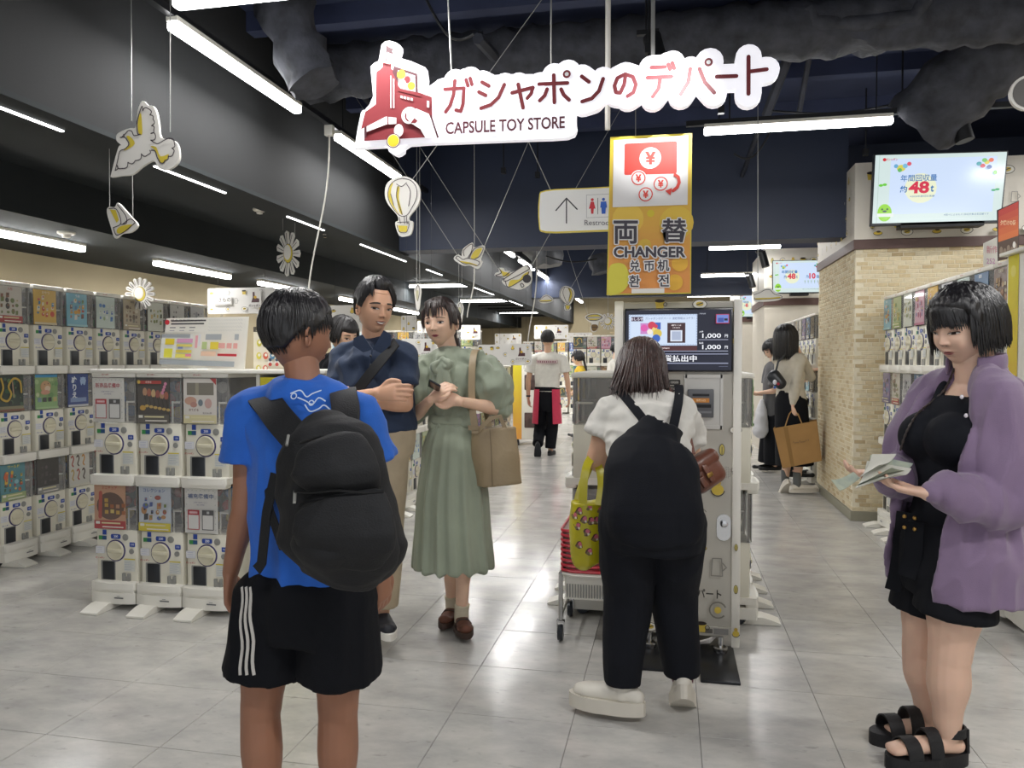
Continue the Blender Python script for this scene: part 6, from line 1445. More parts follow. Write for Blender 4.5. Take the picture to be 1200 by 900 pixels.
# backpack
bp = thing('backpack', 'black fabric backpack on the back of the boy in blue', 'backpack', P(392, 580, 1.78))
BO = P(392, 580, 1.78); PB = mat('backpack_fabric', '#131417', .75, vary=.25, scale=30, bump=.25, bscale=260)
b = Blob(); g = lambda u, v, y: P(u, v, y)
b.chain([g(377, 508, 1.735), g(384, 530, 1.71), g(392, 580, 1.70), g(399, 632, 1.69), g(398, 656, 1.72)], [(.07, .05), (.125, .08), (.14, .09), (.155, .095), (.12, .06)], side=(1, 0, .03), n=28)
b.chain([g(398, 600, 1.62), g(402, 640, 1.61), g(400, 668, 1.64)], [(.10, .05), (.125, .06), (.09, .035)], side=(1, 0, .03), n=24)
b.chain([g(440, 590, 1.70), g(450, 625, 1.70), g(442, 655, 1.72)], [(.035, .06), (.045, .07), (.03, .05)], side=(1, 0, 0))
b.build('pack_body', PB, bp, BO, .006, 3, folds(.016, (10, 10, 10), 8, .5))
b = Blob(); b.chain([g(388, 528, 1.60), g(392, 552, 1.585), g(394, 566, 1.60)], [(.085, .035), (.105, .04), (.10, .03)], side=(1, 0, .03), n=24)
b.build('top_pocket', PB, bp, BO, .005, 3, folds(.006, (12, 12, 12), 2, .5))
b = Blob(); b.chain([g(396, 590, 1.575), g(400, 625, 1.56), g(400, 655, 1.58)], [(.11, .02), (.125, .03), (.10, .02)], side=(1, 0, .03), n=24); b.build('front_pocket', PB, bp, BO, .005, 3, folds(.006, (9, 9, 9), 12, .4))
zp = MB(); zp.tube([g(352+9*i, 519-10*math.sin(math.pi*i/9)+.6*i, 1.615-.02*math.sin(math.pi*i/9)) for i in range(10)], .0035, 6).tube([g(345+10.5*i, 576+2*math.sin(i)*.6, 1.575-.02*math.sin(math.pi*i/10)) for i in range(11)], .003, 6)
zp.build('zip', mat('zip_black', '#0c0d0f', .35), bp, 50, off=BO)
MB().tube([g(338, 510, 1.62), g(336, 522, 1.60)], .0035, 6).tube([g(346, 575, 1.58), g(345, 590, 1.57)], .004, 6).build('zip_pull', GREYP, bp, 50, off=BO)
b = MB(); b.tube([g(362, 506, 1.73), g(366, 494, 1.72), g(386, 492, 1.72), g(392, 506, 1.73)], .009, 8).build('grab_handle', PB, bp, 50, off=BO)
for k, (pts, w) in enumerate((([(352, 520, 1.74), (328, 492, 1.78), (312, 470, 1.86), (302, 462, 1.96), (298, 475, 2.06), (306, 540, 2.08)], .075), ([(402, 506, 1.74), (404, 480, 1.80), (402, 462, 1.88), (402, 455, 1.97), (406, 470, 2.07), (408, 540, 2.09)], .07))):
    P_ = [g(*p) for p in pts]; sm_, _ = crom(P_, [(0, 0)]*len(P_), 5); c = P(357, 560, 1.95)
    nr = [Vector((0, (p.y-2.0)*1.0, (p.z-1.05)*.8)) if True else None for p in sm_]
    ribbon(sm_, w, nr, .014, 'shoulder_strap', PB, bp, BO)
ribbon([g(330, 640, 1.72), g(316, 600, 1.80), g(312, 560, 1.86)], .028, (-.3, -1, 0), .004, 'lower_strap', PB, bp, BO); ribbon([g(322, 555, 1.80), g(312, 600, 1.79), g(306, 660, 1.78), g(300, 668, 1.78)], .03, (-.3, -1, 0), .004, 'loose_strap', PB, bp, BO)
ribbon([g(430, 650, 1.76), g(436, 610, 1.86), g(432, 560, 1.95)], .028, (.3, -1, 0), .004, 'lower_strap', PB, bp, BO)

# --- the man in navy
M_ = Fig(3.4, 158, dict(head=(439, 361, -.02), neck=(436, 403, .02), pel=(447, 503, 0), sa=(402, 420, .03), sb=(472, 418, .0), ea=(398, 470, -.06), wa=(442, 461, -.24), eb=(475, 474, -.05), wb=(428, 470, -.2),
     ha=(436, 508, 0), hb=(459, 508, 0), ka=(432, 605, -.01), kb=(452, 608, .0), na=(429, 712, .0), nb=(448, 712, .02), ta=(434, 730, -.16), tb=(456, 728, -.14)), k=1.05, fem=False)
t = person('smiling young man in a navy polo shirt with crossed arms and beige trousers', M_)
hd = Head(M_.head, (.70, -.68, -.12), .235, roll=-.05, male=True, res=(190, 140), wide=.93)
bd = M_.body(feet=False, hands=[(M_.wa, (1, -.15, .05), (.15, 1, -.2), dict(side=1, s=1.0, curl=(.18, .2, .22, .25, .1), first=.6)), (M_.wb, (-1, .3, .25), (.2, 1, 0), dict(side=1, s=.95, curl=(.3, .3, .3, .3, .1)))])
bd.build('body', SKIN['man'], t, M_.off, .005, 3, extra=[(hd.v, hd.f), (hd.ev, hd.ef)])
hd.face(t, M_.off, gaze=.5, open_=.55, smile=.9, teeth=True, lip='#a8675c', brow='#1d1817', browt=1.35)
def zm(az): a = abs(az); return .33 if a < 38 else (.33-(a-38)*.0095 if a < 72 else (-.03 if a < 88 else (.07 if a < 112 else -.2)))
hair(hd, 'black', t, M_.off, T=.075, zmin=zm, seed=9, locks=[(-180, 180, 260, lambda a: zm(a)+.06, 0, .07), (-50, 40, 80, .42, 0, .12), (35, 75, 40, .22, 0, .09)], up=.08, r=.016, whorl=(.12, -.02), hug=True)
NAVY_C = cloth('cloth_navy', '#20304a', .8)
tb = tee(M_, [(-.04, .165, .12, 0), (.2, .16, .118, 0), (.5, .17, .12, 0), (.78, .18, .115, 0), (.92, .13, .09, 0), (1.0, .07, .065, 0)], .62, (.068, .07), .064)
tb.build('polo_shirt', NAVY_C, t, M_.off, .007, 3, folds(.016, (12, 12, 8), 13, .6))
b = MB()     # collar and placket
for sg, pts in ((1, [(414, 396), (424, 392), (436, 409), (425, 413), (413, 405)]), (-1, [(436, 409), (449, 387), (458, 392), (457, 404), (447, 414)])):
    b.prism([(P(u, v, 3.27).x, P(u, v, 3.27).z) for u, v in (pts if sg > 0 else pts)], Matrix.Translation((0, 3.275, 0)) @ XF, .006)
b.build('collar', NAVY_C, t, None, off=M_.off)
b = MB().tube([P(436, 410, 3.262), P(433, 432, 3.262), P(432, 450, 3.265)], .004, 6); b.build('placket', NAVY_C, t, 50, off=M_.off)
b = MB(); [b.ellip(P(434.5-.4*i, 417+11*i, 3.254), (.006, .003, .006), 8, 5) for i in range(3)]; b.build('button', DARKP, t, 50, off=M_.off)
CHINO = cloth('cloth_khaki', '#b3a388', .8)
tr_ = trousers(M_, P(447, 490, 3.4), ((.15, .105), (.158, .118)), (.092, .085, .08), 1.96); tr_.build('trousers', CHINO, t, M_.off, .007, 3, folds(.008, (9, 9, 3), 21))
ribbon([P(458, 402, 3.33), P(462, 405, 3.28), P(448, 420, 3.24), P(434, 437, 3.225), P(420, 455, 3.23), P(406, 474, 3.26)], .05, (-.2, -1, .2), .006, 'shoulder_strap', PB, t, M_.off)
for c in 'ab': M_.shoe(c, mat('sneaker_navy', '#23252c', .6), t, sole=WHITE)

# --- the woman in green
G = Fig(3.62, 190, dict(head=(517, 379, 0), neck=(526, 414, .02), pel=(532, 512, 0), sa=(500, 428, .0), sb=(558, 424, .0), ea=(485, 488, -.03), wa=(506, 467, -.2), eb=(588, 480, .0), wb=(537, 470, -.2),
     ha=(519, 518, 0), hb=(545, 518, 0), ka=(524, 615, .06), kb=(545, 620, -.06), na=(530, 706, .14), nb=(541, 716, .0), ta=(523, 729, .03), tb=(546, 743, -.13)), k=.93)
t = person('young woman in a pale green dress with puff sleeves walking towards us', G)
hd = Head(G.head, (-.13, -.99, -.02), .226, roll=.05, res=(190, 140), wide=.98, chub=.15)
bd = G.body(feet=False, legr=.93, hands=[(G.wa, (.75, -.15, .62), (.5, .6, -.2), dict(side=-1, s=.88, curl=(.6, .65, .7, .8, .3))), (G.wb, (-.9, -.1, .28), (-.2, .9, -.1), dict(side=1, s=.88, curl=(.35, .4, .45, .5, .2)))])
bd.build('body', SKIN['fair'], t, G.off, .0045, 3, extra=[(hd.v, hd.f), (hd.ev, hd.ef)])
hd.face(t, G.off, gaze=.2, open_=.72, eyew=.92, lip='#b4606a', brow='#4a3830', browt=.8)
def zg(az): a = abs(az); return .27 if a < 40 else (.27-(a-40)*.011 if a < 70 else (-.06 if a < 84 else (.06 if a < 108 else -.22)))
def pony(mb, H, rr):
    for q in range(36):
        a0 = rr.uniform(-.05, .05); c0 = rr.uniform(-.04, .04); pts = [H.W((a0*.6, -.40+c0, -.02)), H.W((a0-.03, -.52+c0, -.12)), H.W((a0-.1, -.53+c0, -.35)), H.W((a0*1.4-.12, -.50+c0, -.62)), H.W((a0*.6-.12, -.47+c0, -.9+rr.uniform(-.1, .1)))]
        o, _ = crom(pts, [(0, 0)]*5, 3); mb.tube(o, [.0045*(1-(i/len(o))**3)+.0008 for i in range(len(o))], 5, (1, 1, 1))
    for q in range(34):      # wispy fringe
        x = rr.uniform(-.27, .27); e = rr.uniform(.09, .15)-.25*max(0, abs(x)-.2); mb.tube([H.W((x*.35, .12, .56)), H.W((x*.75, .34, .45)), H.on(x*.95, .26, .05), H.on(x, .17, .03), H.on(x*1.02, e, .018)], [.0028, .0028, .0022, .0015, .0006], 5, (1, 1, 1))
    for sg in (-1, 1):
        for q in range(7): x = sg*(.30+rr.uniform(-.02, .03)); mb.tube([H.W((sg*.15, .2, .5)), H.W((x, .25, .25)), H.W((x*1.08, .24, .02)), H.W((x*1.04, .22, -.16+rr.uniform(-.08, .05)))], [.0035, .003, .002, .0006], 5, (1, 1, 1))
hair(hd, 'soft', t, G.off, T=.055, zmin=zg, seed=4, locks=[(60, 300, 220, lambda a: max(-.12, zg(a if a < 180 else a-360)), 0, .055)], r=.014, extra=pony, up=.03)
GREEN = cloth('cloth_sage', '#969f8b', .7, vary=.1, scale=6, sheen=.2)
tb = Blob(); 
tb = tee(G, [(.12, .118, .092, 0), (.3, .112, .088, 0), (.55, .13, .105, .01), (.78, .145, .098, 0), (.93, .1, .075, 0), (1.04, .055, .052, 0)], .2, (.05, .05), .05)
for c in 'ab':
    S_, E_ = getattr(G, 's'+c), getattr(G, 'e'+c); o_ = (S_-G.neck).normalized()*.015
    tb.chain([S_+Vector((0, 0, .0)), mixp(S_, E_, .22)+o_, mixp(S_, E_, .55)+o_, mixp(S_, E_, .85)+o_*.3, mixp(S_, E_, .97)], [.05, .085, .098, .072, .045], n=22)
tb.build('bodice', GREEN, t, G.off, .006, 2, folds(.017, (20, 20, 10), 31, .75))
wst = mixp(G.pel, G.neck, .22); hem = P(531, 664, 3.62)
sk = Blob(); sk.chain([wst+Vector((0, 0, .03)), wst-Vector((0, 0, .03)), mixp(wst, hem, .25), mixp(wst, hem, .6), hem], [(.105, .085), (.118, .095), (.155, .135), (.18, .165), (.20, .185)], side=G.S, n=40, cap=False)
sk.build('skirt', GREEN, t, G.off, .007, 2, zfolds(.012, 15, 2, wst.z, hem.z, (wst.x, wst.y)))
b = Blob(); b.chain([wst+Vector((0, 0, .02)), wst-Vector((0, 0, .025))], [(.118, .098), (.121, .1)], side=G.S, n=36, cap=False); b.build('waistband', GREEN, t, G.off, .006, 1)
nk = G.neck+Vector((0, 0, .0)); b = Blob(); b.chain([nk-Vector((0, 0, .01)), nk+Vector((0, 0, .035))], [.062, .053], cap=False, n=20); b.build('collar', GREEN, t, G.off, .005, 1)
b = Blob(); bo = P(518, 421, 3.50); b.ell(bo, (.018, .012, .016)); 
for (du, dv, w) in ((-10, 8, .02), (9, 5, .022)): b.chain([bo, P(518+du, 421+dv, 3.49), P(518+du*.6, 421+dv*1.9, 3.49), bo-Vector((0, 0, .01))], [.008, w*.8, w*.6, .008])
b.chain([bo, P(516, 440, 3.485), P(515, 462, 3.475)], [(.01, .006), (.018, .008), (.024, .007)], side=(1, 0, 0)); b.chain([bo, P(523, 438, 3.485), P(526, 455, 3.475)], [(.01, .006), (.018, .008), (.022, .007)], side=(1, 0, 0)); b.build('bow', GREEN, t, G.off, .004, 1, folds(.004, (30, 30, 10), 3))
MB().tube([hd.W((-.36, -.02, -.16)), hd.W((-.37, -.01, -.26))], .0016, 6).ellip(hd.W((-.37, -.01, -.3)), (.006, .006, .01), 10, 8).build('earring', mat('pearl', '#e9e4da', .2, coat=.5), t, 60, off=G.off)
SOCK = cloth('sock_cream', '#d8cdb4', bump=.5); SHOE = mat('loafer_brown', '#6a4130', .65, vary=.2, scale=30, bump=.2, bscale=200)
for c in 'ab':
    A_ = getattr(G, 'n'+c); K_ = getattr(G, 'k'+c); b = Blob(); b.chain([A_-Vector((0, 0, .055)), A_, mixp(A_, K_, .09)], [.036, .034, .038], cap=False, n=18); b.build('sock', SOCK, t, G.off, .004, 2, folds(.003, (50, 50, 10), 2))
    o_ = G.shoe(c, SHOE, t, h=.045, L=.225, w=.038, sole=mat('sole_brown', '#3c2a22', .6), solez=.014); T_ = getattr(G, 't'+c); d = (T_-A_); d.z = 0; d.normalize(); sd = d.cross(Vector((0, 0, 1))); m0 = Vector((A_.x, A_.y, A_.z-.03))+d*.055
    MB().tube([m0-sd*.038-Vector((0, 0, .018)), m0-sd*.02+Vector((0, 0, .006)), m0+sd*.02+Vector((0, 0, .006)), m0+sd*.038-Vector((0, 0, .018))], .006, 6).build('shoe_strap', MATS['sole_brown'], o_, 50, off=G.off)
ph = thing('phone', 'black phone held in both hands by the woman in green', 'phone', P(509, 452, 3.36)); b = MB().box((-.03, -.004, -.055), (.03, .004, .055), r=.003); o_ = b.build('casing', DARKP, ph, 30); ph.rotation_euler = (1.25, .5, .2)
MB().box((-.027, -.0048, -.05), (.027, -.004, .05)).build('glass', mat('phone_glass', '#11131a', .1), ph)
# tote bag on her arm
TO_ = P(582, 536, 3.58); tg = thing('tote_bag', 'beige leather tote bag on the shoulder of the woman in green', 'bag', TO_); TAN = mat('leather_beige', '#9c8a6c', .5, vary=.1, scale=6, bump=.15, bscale=60)
b = Blob(); b.chain([P(579, 501, 3.56), P(581, 535, 3.56), P(584, 568, 3.56)], [(.105, .045), (.112, .055), (.11, .05)], side=(1, .1, 0), n=36, cap=False); b.build('bag_body', TAN, tg, TO_, .006, 2, folds(.010, (9, 9, 5), 41, .4))
sp_ = [P(557, 508, 3.49), P(553, 470, 3.49), P(553, 432, 3.50), P(556, 412, 3.56), P(560, 415, 3.64), P(566, 460, 3.68), P(574, 502, 3.62)]; o_, _ = crom(sp_, [(0, 0)]*7, 4); ribbon(o_, .032, [Vector((0, p.y-3.6-.001, .25)) for p in o_], .005, 'handle', TAN, tg, TO_)
ribbon([P(560, 505, 3.50), P(575, 490, 3.50), P(586, 488, 3.52), P(592, 503, 3.53)], .02, (0, -1, 0), .004, 'handle', TAN, tg, TO_)
MB().tube([P(574, 503, 3.492), P(576, 535, 3.49), P(577, 570, 3.50)], .0018, 5).build('seam', mat('seam_brown', '#6f6049', .6), tg, 60, off=TO_)
MB().box(tuple(P(549, 500, 3.49)-Vector((0, .006, .016))), tuple(P(549, 500, 3.49)+Vector((.05, .002, .006)))).build('tab', TAN, tg, off=TO_)

# --- staff member
S_ = Fig(10.8, 0, dict(head=(642, 398, 0), neck=(642, 413, 0), pel=(641, 470, 0), sa=(624, 422, 0), sb=(660, 422, 0), ea=(619, 446, 0), wa=(619, 466, .05), eb=(665, 446, 0), wb=(667, 466, .05),
     ha=(634, 473, 0), hb=(649, 473, 0), ka=(633, 500, .1), kb=(647, 500, .02), na=(630, 521, -.22), nb=(645, 526, .0), ta=(630, 531, -.14), tb=(648, 529, .15)), k=1.05, fem=False)
t = person('staff member in a white shirt and pink apron walking away down the corridor', S_)
hd = Head(S_.head, (.1, 1, 0), .235, male=True, res=(60, 44)); bd = S_.body(feet=False, hands=[(S_.wa, (0, .1, -1), (1, 0, 0), dict(side=-1)), (S_.wb, (0, .1, -1), (-1, 0, 0), dict(side=1))]); bd.build('body', SKIN['far'], t, S_.off, .009, 2, extra=[(hd.v, hd.f), (hd.ev, hd.ef)]); hd.face(t, S_.off)
zs = lambda a: .2 if abs(a) < 50 else (.0 if abs(a) < 110 else -.2)
hair(hd, 'matte', t, S_.off, T=.08, zmin=zs, seed=2, locks=[(-180, 180, 70, lambda a: zs(a)+.03, 0, .08)], r=.035, res=(50, 36), hug=True)
WSH = cloth('cloth_offwhite', '#dcd9cf', .8); tee(S_, [(.2, .17, .12, 0), (.35, .175, .12, 0), (.6, .185, .12, 0), (.85, .18, .11, 0), (1.0, .07, .06, 0)], .6, (.08, .09), .07).build('shirt', WSH, t, S_.off, .01, 2, folds(.008, (8, 8, 4), 1))
a = Art(); a.rect(-.15, -.025, .15, .025, '#8a3a48'); a.rect(-.145, -.021, .145, .021, '#d6c9c4'); [a.rect(-.135+.03*k_, -.012, -.115+.03*k_, .012, '#8d5a66') for k_ in range(9)]; a.place(frame(tuple(P(641, 424, 10.66)-S_.off), (1, 0, 0))); link('back_print', a.m.mesh('back_print', PRINT), t)
trousers(S_, P(641, 455, 10.8), ((.16, .11), (.165, .12)), (.1, .085, .075), 1.97).build('trousers', BLK, t, S_.off, .01, 2, folds(.006, (8, 8, 3), 6))
APR = cloth('cloth_pink', '#cc3554', .75); b = MB(); q = lambda u, v: P(u, v, 10.80)
for sg in (-1, 1):
    pts = []; cx = 641
    for i in range(7):
        for j in range(8): th = math.radians(sg*(30+j*14)); r_ = (.178, .14); z = q(641, 456).z-(q(641, 456).z-q(641, 496).z)*i/6; pts.append((S_.pel.x+r_[0]*(1+.03*i)*math.sin(th), S_.pel.y-r_[1]*(1+.03*i)*math.cos(th), z))
    f = [(i*8+j, i*8+j+1, (i+1)*8+j+1, (i+1)*8+j) for i in range(6) for j in range(7)]; n = len(pts); b.add(pts, f); b.add([(x*1+(.006 if x > S_.pel.x else -.006), y, z) for x, y, z in pts], [tuple(reversed(k)) for k in f])
b.build('apron', APR, t, 60, off=S_.off)
b = Blob(); b.chain([q(641, 458), q(641, 453)], [(.178, .13), (.178, .13)], side=S_.S, n=30, cap=False); b.build('apron_waist', BLK, t, S_.off, .01, 1)
for c in 'ab': S_.shoe(c, mat('shoe_black', '#17181a', .5), t, sole=DARKP)
MB().lathe([(.03, -.012), (.033, 0), (.03, .012)], 14, tuple(mixp(S_.ea, S_.wa, .9)-S_.off)).build('watch', DARKP, t, 40)

# --- woman bent over the changer
W_ = Fig(2.85, 0, dict(head=(752, 436, .40), neck=(757, 470, .26), pel=(765, 590, -.05), sa=(719, 482, .2), sb=(795, 482, .2), ea=(699, 538, .2), wa=(716, 552, .44), eb=(812, 545, .42), wb=(800, 520, .62),
     ha=(738, 612, -.03), hb=(791, 612, -.01), ka=(735, 700, .03), kb=(790, 695, .12), na=(729, 808, .0), nb=(800, 797, .14), ta=(694, 830, .02), tb=(797, 812, .34)), k=1.0)
t = person('woman in black dungarees and a white top leaning into the money changer', W_)
hd = Head(W_.head, (.05, .85, -.52), .235, res=(90, 64)); bd = W_.body(feet=False, fat=1.15, armr=1.22, hands=[(W_.wa, (.5, .8, -.1), (.3, 0, -1), dict(side=1, curl=(.4, .4, .5, .5, .3))), (W_.wb, (-.3, 1, .0), (0, 0, -1), dict(side=-1, curl=(.3, .3, .4, .4, .3)))])
bd.build('body', SKIN['leg'], t, W_.off, .006, 3, extra=[(hd.v, hd.f), (hd.ev, hd.ef)]); hd.face(t, W_.off)
zw = lambda a: .25 if abs(a) < 40 else (-.1 if abs(a) < 75 else -.3)
hair(hd, 'brown', t, W_.off, T=.10, zmin=zw, seed=6, locks=[(45, 135, 150, -.74, 1.0, .09), (135, 225, 260, -.86, 2.2, .09), (225, 315, 150, -.78, 1.1, .09), (60, 300, 200, -.55, .9, .1), (40, 320, 60, -.2, .02, .09)], r=.018, up=.03, jag=.14)
tb = tee(W_, [(.25, .13, .11, 0), (.5, .155, .12, 0), (.72, .175, .12, 0), (.88, .17, .1, 0), (1.0, .09, .07, 0)], .5, (.075, .083), .068)
TOPW = cloth('cloth_white_knit', '#d5d2ca', .85); tb.build('t_shirt', TOPW, t, W_.off, .0065, 2, folds(.014, (12, 12, 16), 17, .7))
DUN = cloth('cloth_dungaree', '#0d1018', .8, sheen=0, spec=.25)
b = Blob(); tp = mixp(W_.pel, W_.neck, .62); 
b.chain([P(765, 616, 2.81), P(765, 600, 2.80), P(764, 560, 2.84), P(764, 536, 2.90), P(767, 524, 2.92), P(771, 515, 2.935), P(775, 508, 2.95), P(776, 503, 2.955)], [(.18, .15), (.186, .152), (.170, .142), (.154, .14), (.122, .136), (.096, .133), (.084, .13), (.08, .128)], side=W_.S, n=32, cap=False)
trousers(W_, W_.pel+Vector((0, 0, .02)), ((.180, .15), (.186, .155)), (.114, .088, .066), 1.93, bl=b); b.build('dungarees', DUN, t, W_.off, .0065, 8, folds(.013, (9, 9, 3), 23, .5))
for sg, pts in ((-1, [(760, 500, .02), (750, 486, .05), (737, 470, .11), (725, 456, .2), (718, 452, .30)]), (1, [(789, 500, .02), (792, 486, .05), (795, 470, .12), (796, 456, .22), (795, 451, .32)])):
    P_ = [P(u, v, 2.85+d) for u, v, d in pts]; o_, _ = crom(P_, [(0, 0)]*5, 4); ribbon(o_, .034, (0, -1, .9), .006, 'shoulder_strap', DUN, t, W_.off)
for c in 'ab': W_.shoe(c, mat('sneaker_white', '#d9d4c8', .5, vary=.05), t, h=.07, L=.25, w=.042, sole=mat('sole_white', '#d3cdc0', .55, vary=.04), solez=.04, top=.03)
b = Blob(); b.chain([W_.nb-Vector((0, 0, .01)), W_.nb+Vector((0, 0, .05))], [.04, .042], cap=False); b.build('sock', cloth('sock_wine', '#5e1f30'), t, W_.off, .005, 1)
# brown shoulder bag at her right side
HO = P(822, 551, 2.98); hb_ = thing('shoulder_bag', 'brown leather shoulder bag at the side of the bending woman', 'bag', HO); BRN = mat('leather_brown', '#6b4030', .35, vary=.2, scale=12, coat=.2, bump=.15, bscale=50)
R_b = Matrix.Rotation(-.55, 4, 'Y') @ Matrix.Rotation(.5, 4, 'Z')
def rb(a, c, r, n, m=BRN, rough=0):
    q = MB().box(a, c, r=r, seg=5); q.v = [tuple(R_b @ Vector(p)) for p in q.v]; return q.build(n, m, hb_, 60)
rb((-.075, -.045, -.075), (.075, .045, .05), .034, 'bag_body'); rb((-.079, -.052, -.005), (.079, .05, .058), .026, 'flap'); rb((-.02, -.06, -.05), (.0, -.044, .02), .004, 'buckle_strap'); rb((-.055, -.056, -.055), (-.03, -.04, -.01), .006, 'pocket_tab'); rb((-.023, -.063, -.03), (.003, -.058, -.014), .002, 'buckle', MATS['brass'] if 'brass' in MATS else mat('brass', '#a8854a', .3, metal=.9, vary=.05))
P_ = [P(812, 532, 2.97), P(806, 505, 3.0), P(796, 475, 3.02), P(788, 458, 3.08), P(786, 456, 3.16)]; o_, _ = crom(P_, [(0, 0)]*5, 4); ribbon(o_, .022, (.6, -1, .2), .004, 'strap', BRN, hb_, HO)
# yellow shopping bag hanging from her arm
YO = P(686, 610, 2.98); yb = thing('shopping_bag', 'yellow patterned shopping bag hanging from the arm of the bending woman', 'bag', YO); YBM = mat('bag_yellow', '#b9ae1e', .35, vary=.1, scale=8, bump=.25, bscale=30)
b = Blob(); b.chain([P(688, 588, 2.98), P(688, 620, 2.98), P(689, 655, 2.98), P(691, 664, 2.98)], [(.062, .06), (.068, .065), (.062, .055), (.035, .03)], side=(1, .25, 0), n=30, cap=False)
b.build('bag_body', YBM, yb, YO, .0045, 2, folds(.007, (14, 14, 5), 51, .6))
for (pts) in ([(683, 590, 2.93), (684, 565, 2.95), (688, 545, 2.98), (694, 535, 3.03)], [(702, 592, 2.93), (705, 570, 2.96), (703, 552, 3.0), (697, 536, 3.06)], [(676, 590, 3.0), (683, 566, 3.03), (690, 548, 3.06), (696, 535, 3.1)]):
    P_ = [P(*p) for p in pts]; o_, _ = crom(P_, [(0, 0)]*4, 4); ribbon(o_, .032, (-.1, -1, 0), .003, 'handle', YBM, yb, YO)
rr = random.Random(3); pm = MB(); bo_ = [o for o in yb.children if o.name.startswith('bag_body')][0]
bm_ = bo_.data; bv = BVHTree.FromPolygons([Vector(v.co)+YO for v in bm_.vertices], [tuple(p.vertices) for p in bm_.polygons])
for (u, v) in ((678, 600), (690, 596), (698, 612), (676, 618), (687, 625), (697, 632), (678, 640), (690, 648), (702, 600), (684, 610), (703, 622), (692, 612), (672, 606)):
    for (du, dv, r_, c) in ((0, 0, 4.2, '#5a3a34'), (1, -1, 2.6, '#c86a7a'), (-1.5, 1.5, 1.8, '#7a6a4a'), (2, 2, 1.3, '#d8d0b8')):
        tri = []; n = 9; cpt = None
        for k in range(n):
            a_ = 2*math.pi*k/n; q = P(u+du+r_*math.cos(a_)*(1+.3*math.sin(3*a_+u)), v+dv+r_*math.sin(a_)*1.15, 2.9); d_ = (q-Vector((0, 0, CAM_H))).normalized(); h_ = bv.ray_cast(Vector((q.x, q.y-.25, q.z+.0)), Vector((0, 1, 0)))
            if h_[0] is None: break
            tri.append(h_[0]+Vector((0, -.0012-.0006*(4.2-r_), 0)))
        if len(tri) == n: pm.add(tri, [tuple(range(n-1, -1, -1))], lin(c))
pm.build('bag_print', PRINT, yb, None, off=YO)

# --- woman in the lilac shirt
L_ = Fig(2.8, -118, dict(head=(1131, 385, 0), neck=(1144, 434, .02), pel=(1112, 640, 0), sa=(1092, 460, .16), sb=(1170, 462, -.13), ea=(1064, 548, .14), wa=(1032, 556, .0), eb=(1176, 580, -.16), wb=(1088, 578, -.24),
     ha=(1093, 655, .08), hb=(1126, 655, -.08), ka=(1080, 765, .11), kb=(1112, 775, -.07), na=(1088, 838, .10), nb=(1110, 857, -.06), ta=(1044, 856, .06), tb=(1046, 878, -.12)), k=1.0)
t = person('woman in a lilac shirt over a black top looking down at papers', L_)
hd = Head(L_.head, (-.86, -.50, -.20), .244, roll=-.03, res=(220, 160), chub=.6)
bd = L_.body(neckr=1.12, fat=1.15, legr=1.2, armr=1.1, hands=[(L_.wb, (-1, .25, .12), (.1, .1, 1), dict(side=1, s=.98, curl=(.35, .4, .45, .5, .5))), (L_.wa, (-.9, -.35, .05), (.1, -.1, 1), dict(side=-1, s=.95, curl=(.4, .45, .5, .5, .3)))])
bd.build('body', SKIN['pale'], t, L_.off, .0045, 3, extra=[(hd.v, hd.f), (hd.ev, hd.ef)])
hd.face(t, L_.off, gaze=.3, open_=.5, lip='#9a5c58', brow='#2c2422', smile=-.35)
def zl(az): a = abs(az); return .2 if a < 42 else (.2-(a-42)*.012 if a < 70 else -.2)
def fringe(mb, H, rr):
    for q in range(230):
        x = rr.uniform(-.30, .30); s0 = .12; e = .13-.32*abs(x-.02)+rr.uniform(-.045, .03); c_ = lambda a_: max(-.31, min(.31, a_)); o_, r_ = crom([H.W((s0*.6+x*.3, .08, .615)), H.on(c_(s0*.3+x*.6), .43, .15), H.on(c_(x*.85-.03), .34, .125), H.on(c_(x*.98-.05), .24, .085), H.on(c_(x*1.03-.07), e, .04)], [(.004, 0), (.004, 0), (.0037, 0), (.003, 0), (.0008, 0)], 3); mb.tube(o_, [q_[0] for q_ in r_], 5, (1, 1, 1))
hair(hd, 'black', t, L_.off, T=.10, zmin=zl, seed=12, locks=[(58, 302, 380, lambda a: -.30-.06*math.cos(math.radians(a)), .08, .09), (52, 75, 50, -.2, -.04, .08), (-75, -52, 50, -.2, -.04, .08), (70, 290, 220, -.22, .04, .105)], r=.017, jag=.05, extra=fringe, up=.04)
TNK = cloth('cloth_black_rib', '#0d1018', .8, sheen=0, spec=.25); b = Blob()
fr = L_.F; ch = mixp(L_.pel, L_.neck, .66)
b.chain([L_.pel, mixp(L_.pel, L_.neck, .3), mixp(L_.pel, L_.neck, .55)+fr*.02, mixp(L_.pel, L_.neck, .72)+fr*.01, mixp(L_.pel, L_.neck, .82)], [(.155, .13), (.135, .115), (.15, .125), (.15, .11), (.12, .085)], side=L_.S, n=30, cap=False)
for sg in (-1, 1): b.ell(mixp(L_.pel, L_.neck, .62)+fr*.098+L_.S*sg*.055, (.098, .09, .09))
for sg in (-1, 1): b.chain([mixp(L_.pel, L_.neck, .80)+fr*.08+L_.S*sg*.07, mixp(L_.pel, L_.neck, .98)+fr*.02+L_.S*sg*.08, mixp(L_.pel, L_.neck, .9)-fr*.07+L_.S*sg*.08], [.016, .016, .016])
b.build('top', TNK, t, L_.off, .006, 14)
LIL = cloth('cloth_lilac', '#7f6a87', .7, vary=.12, scale=7, sheen=.3)
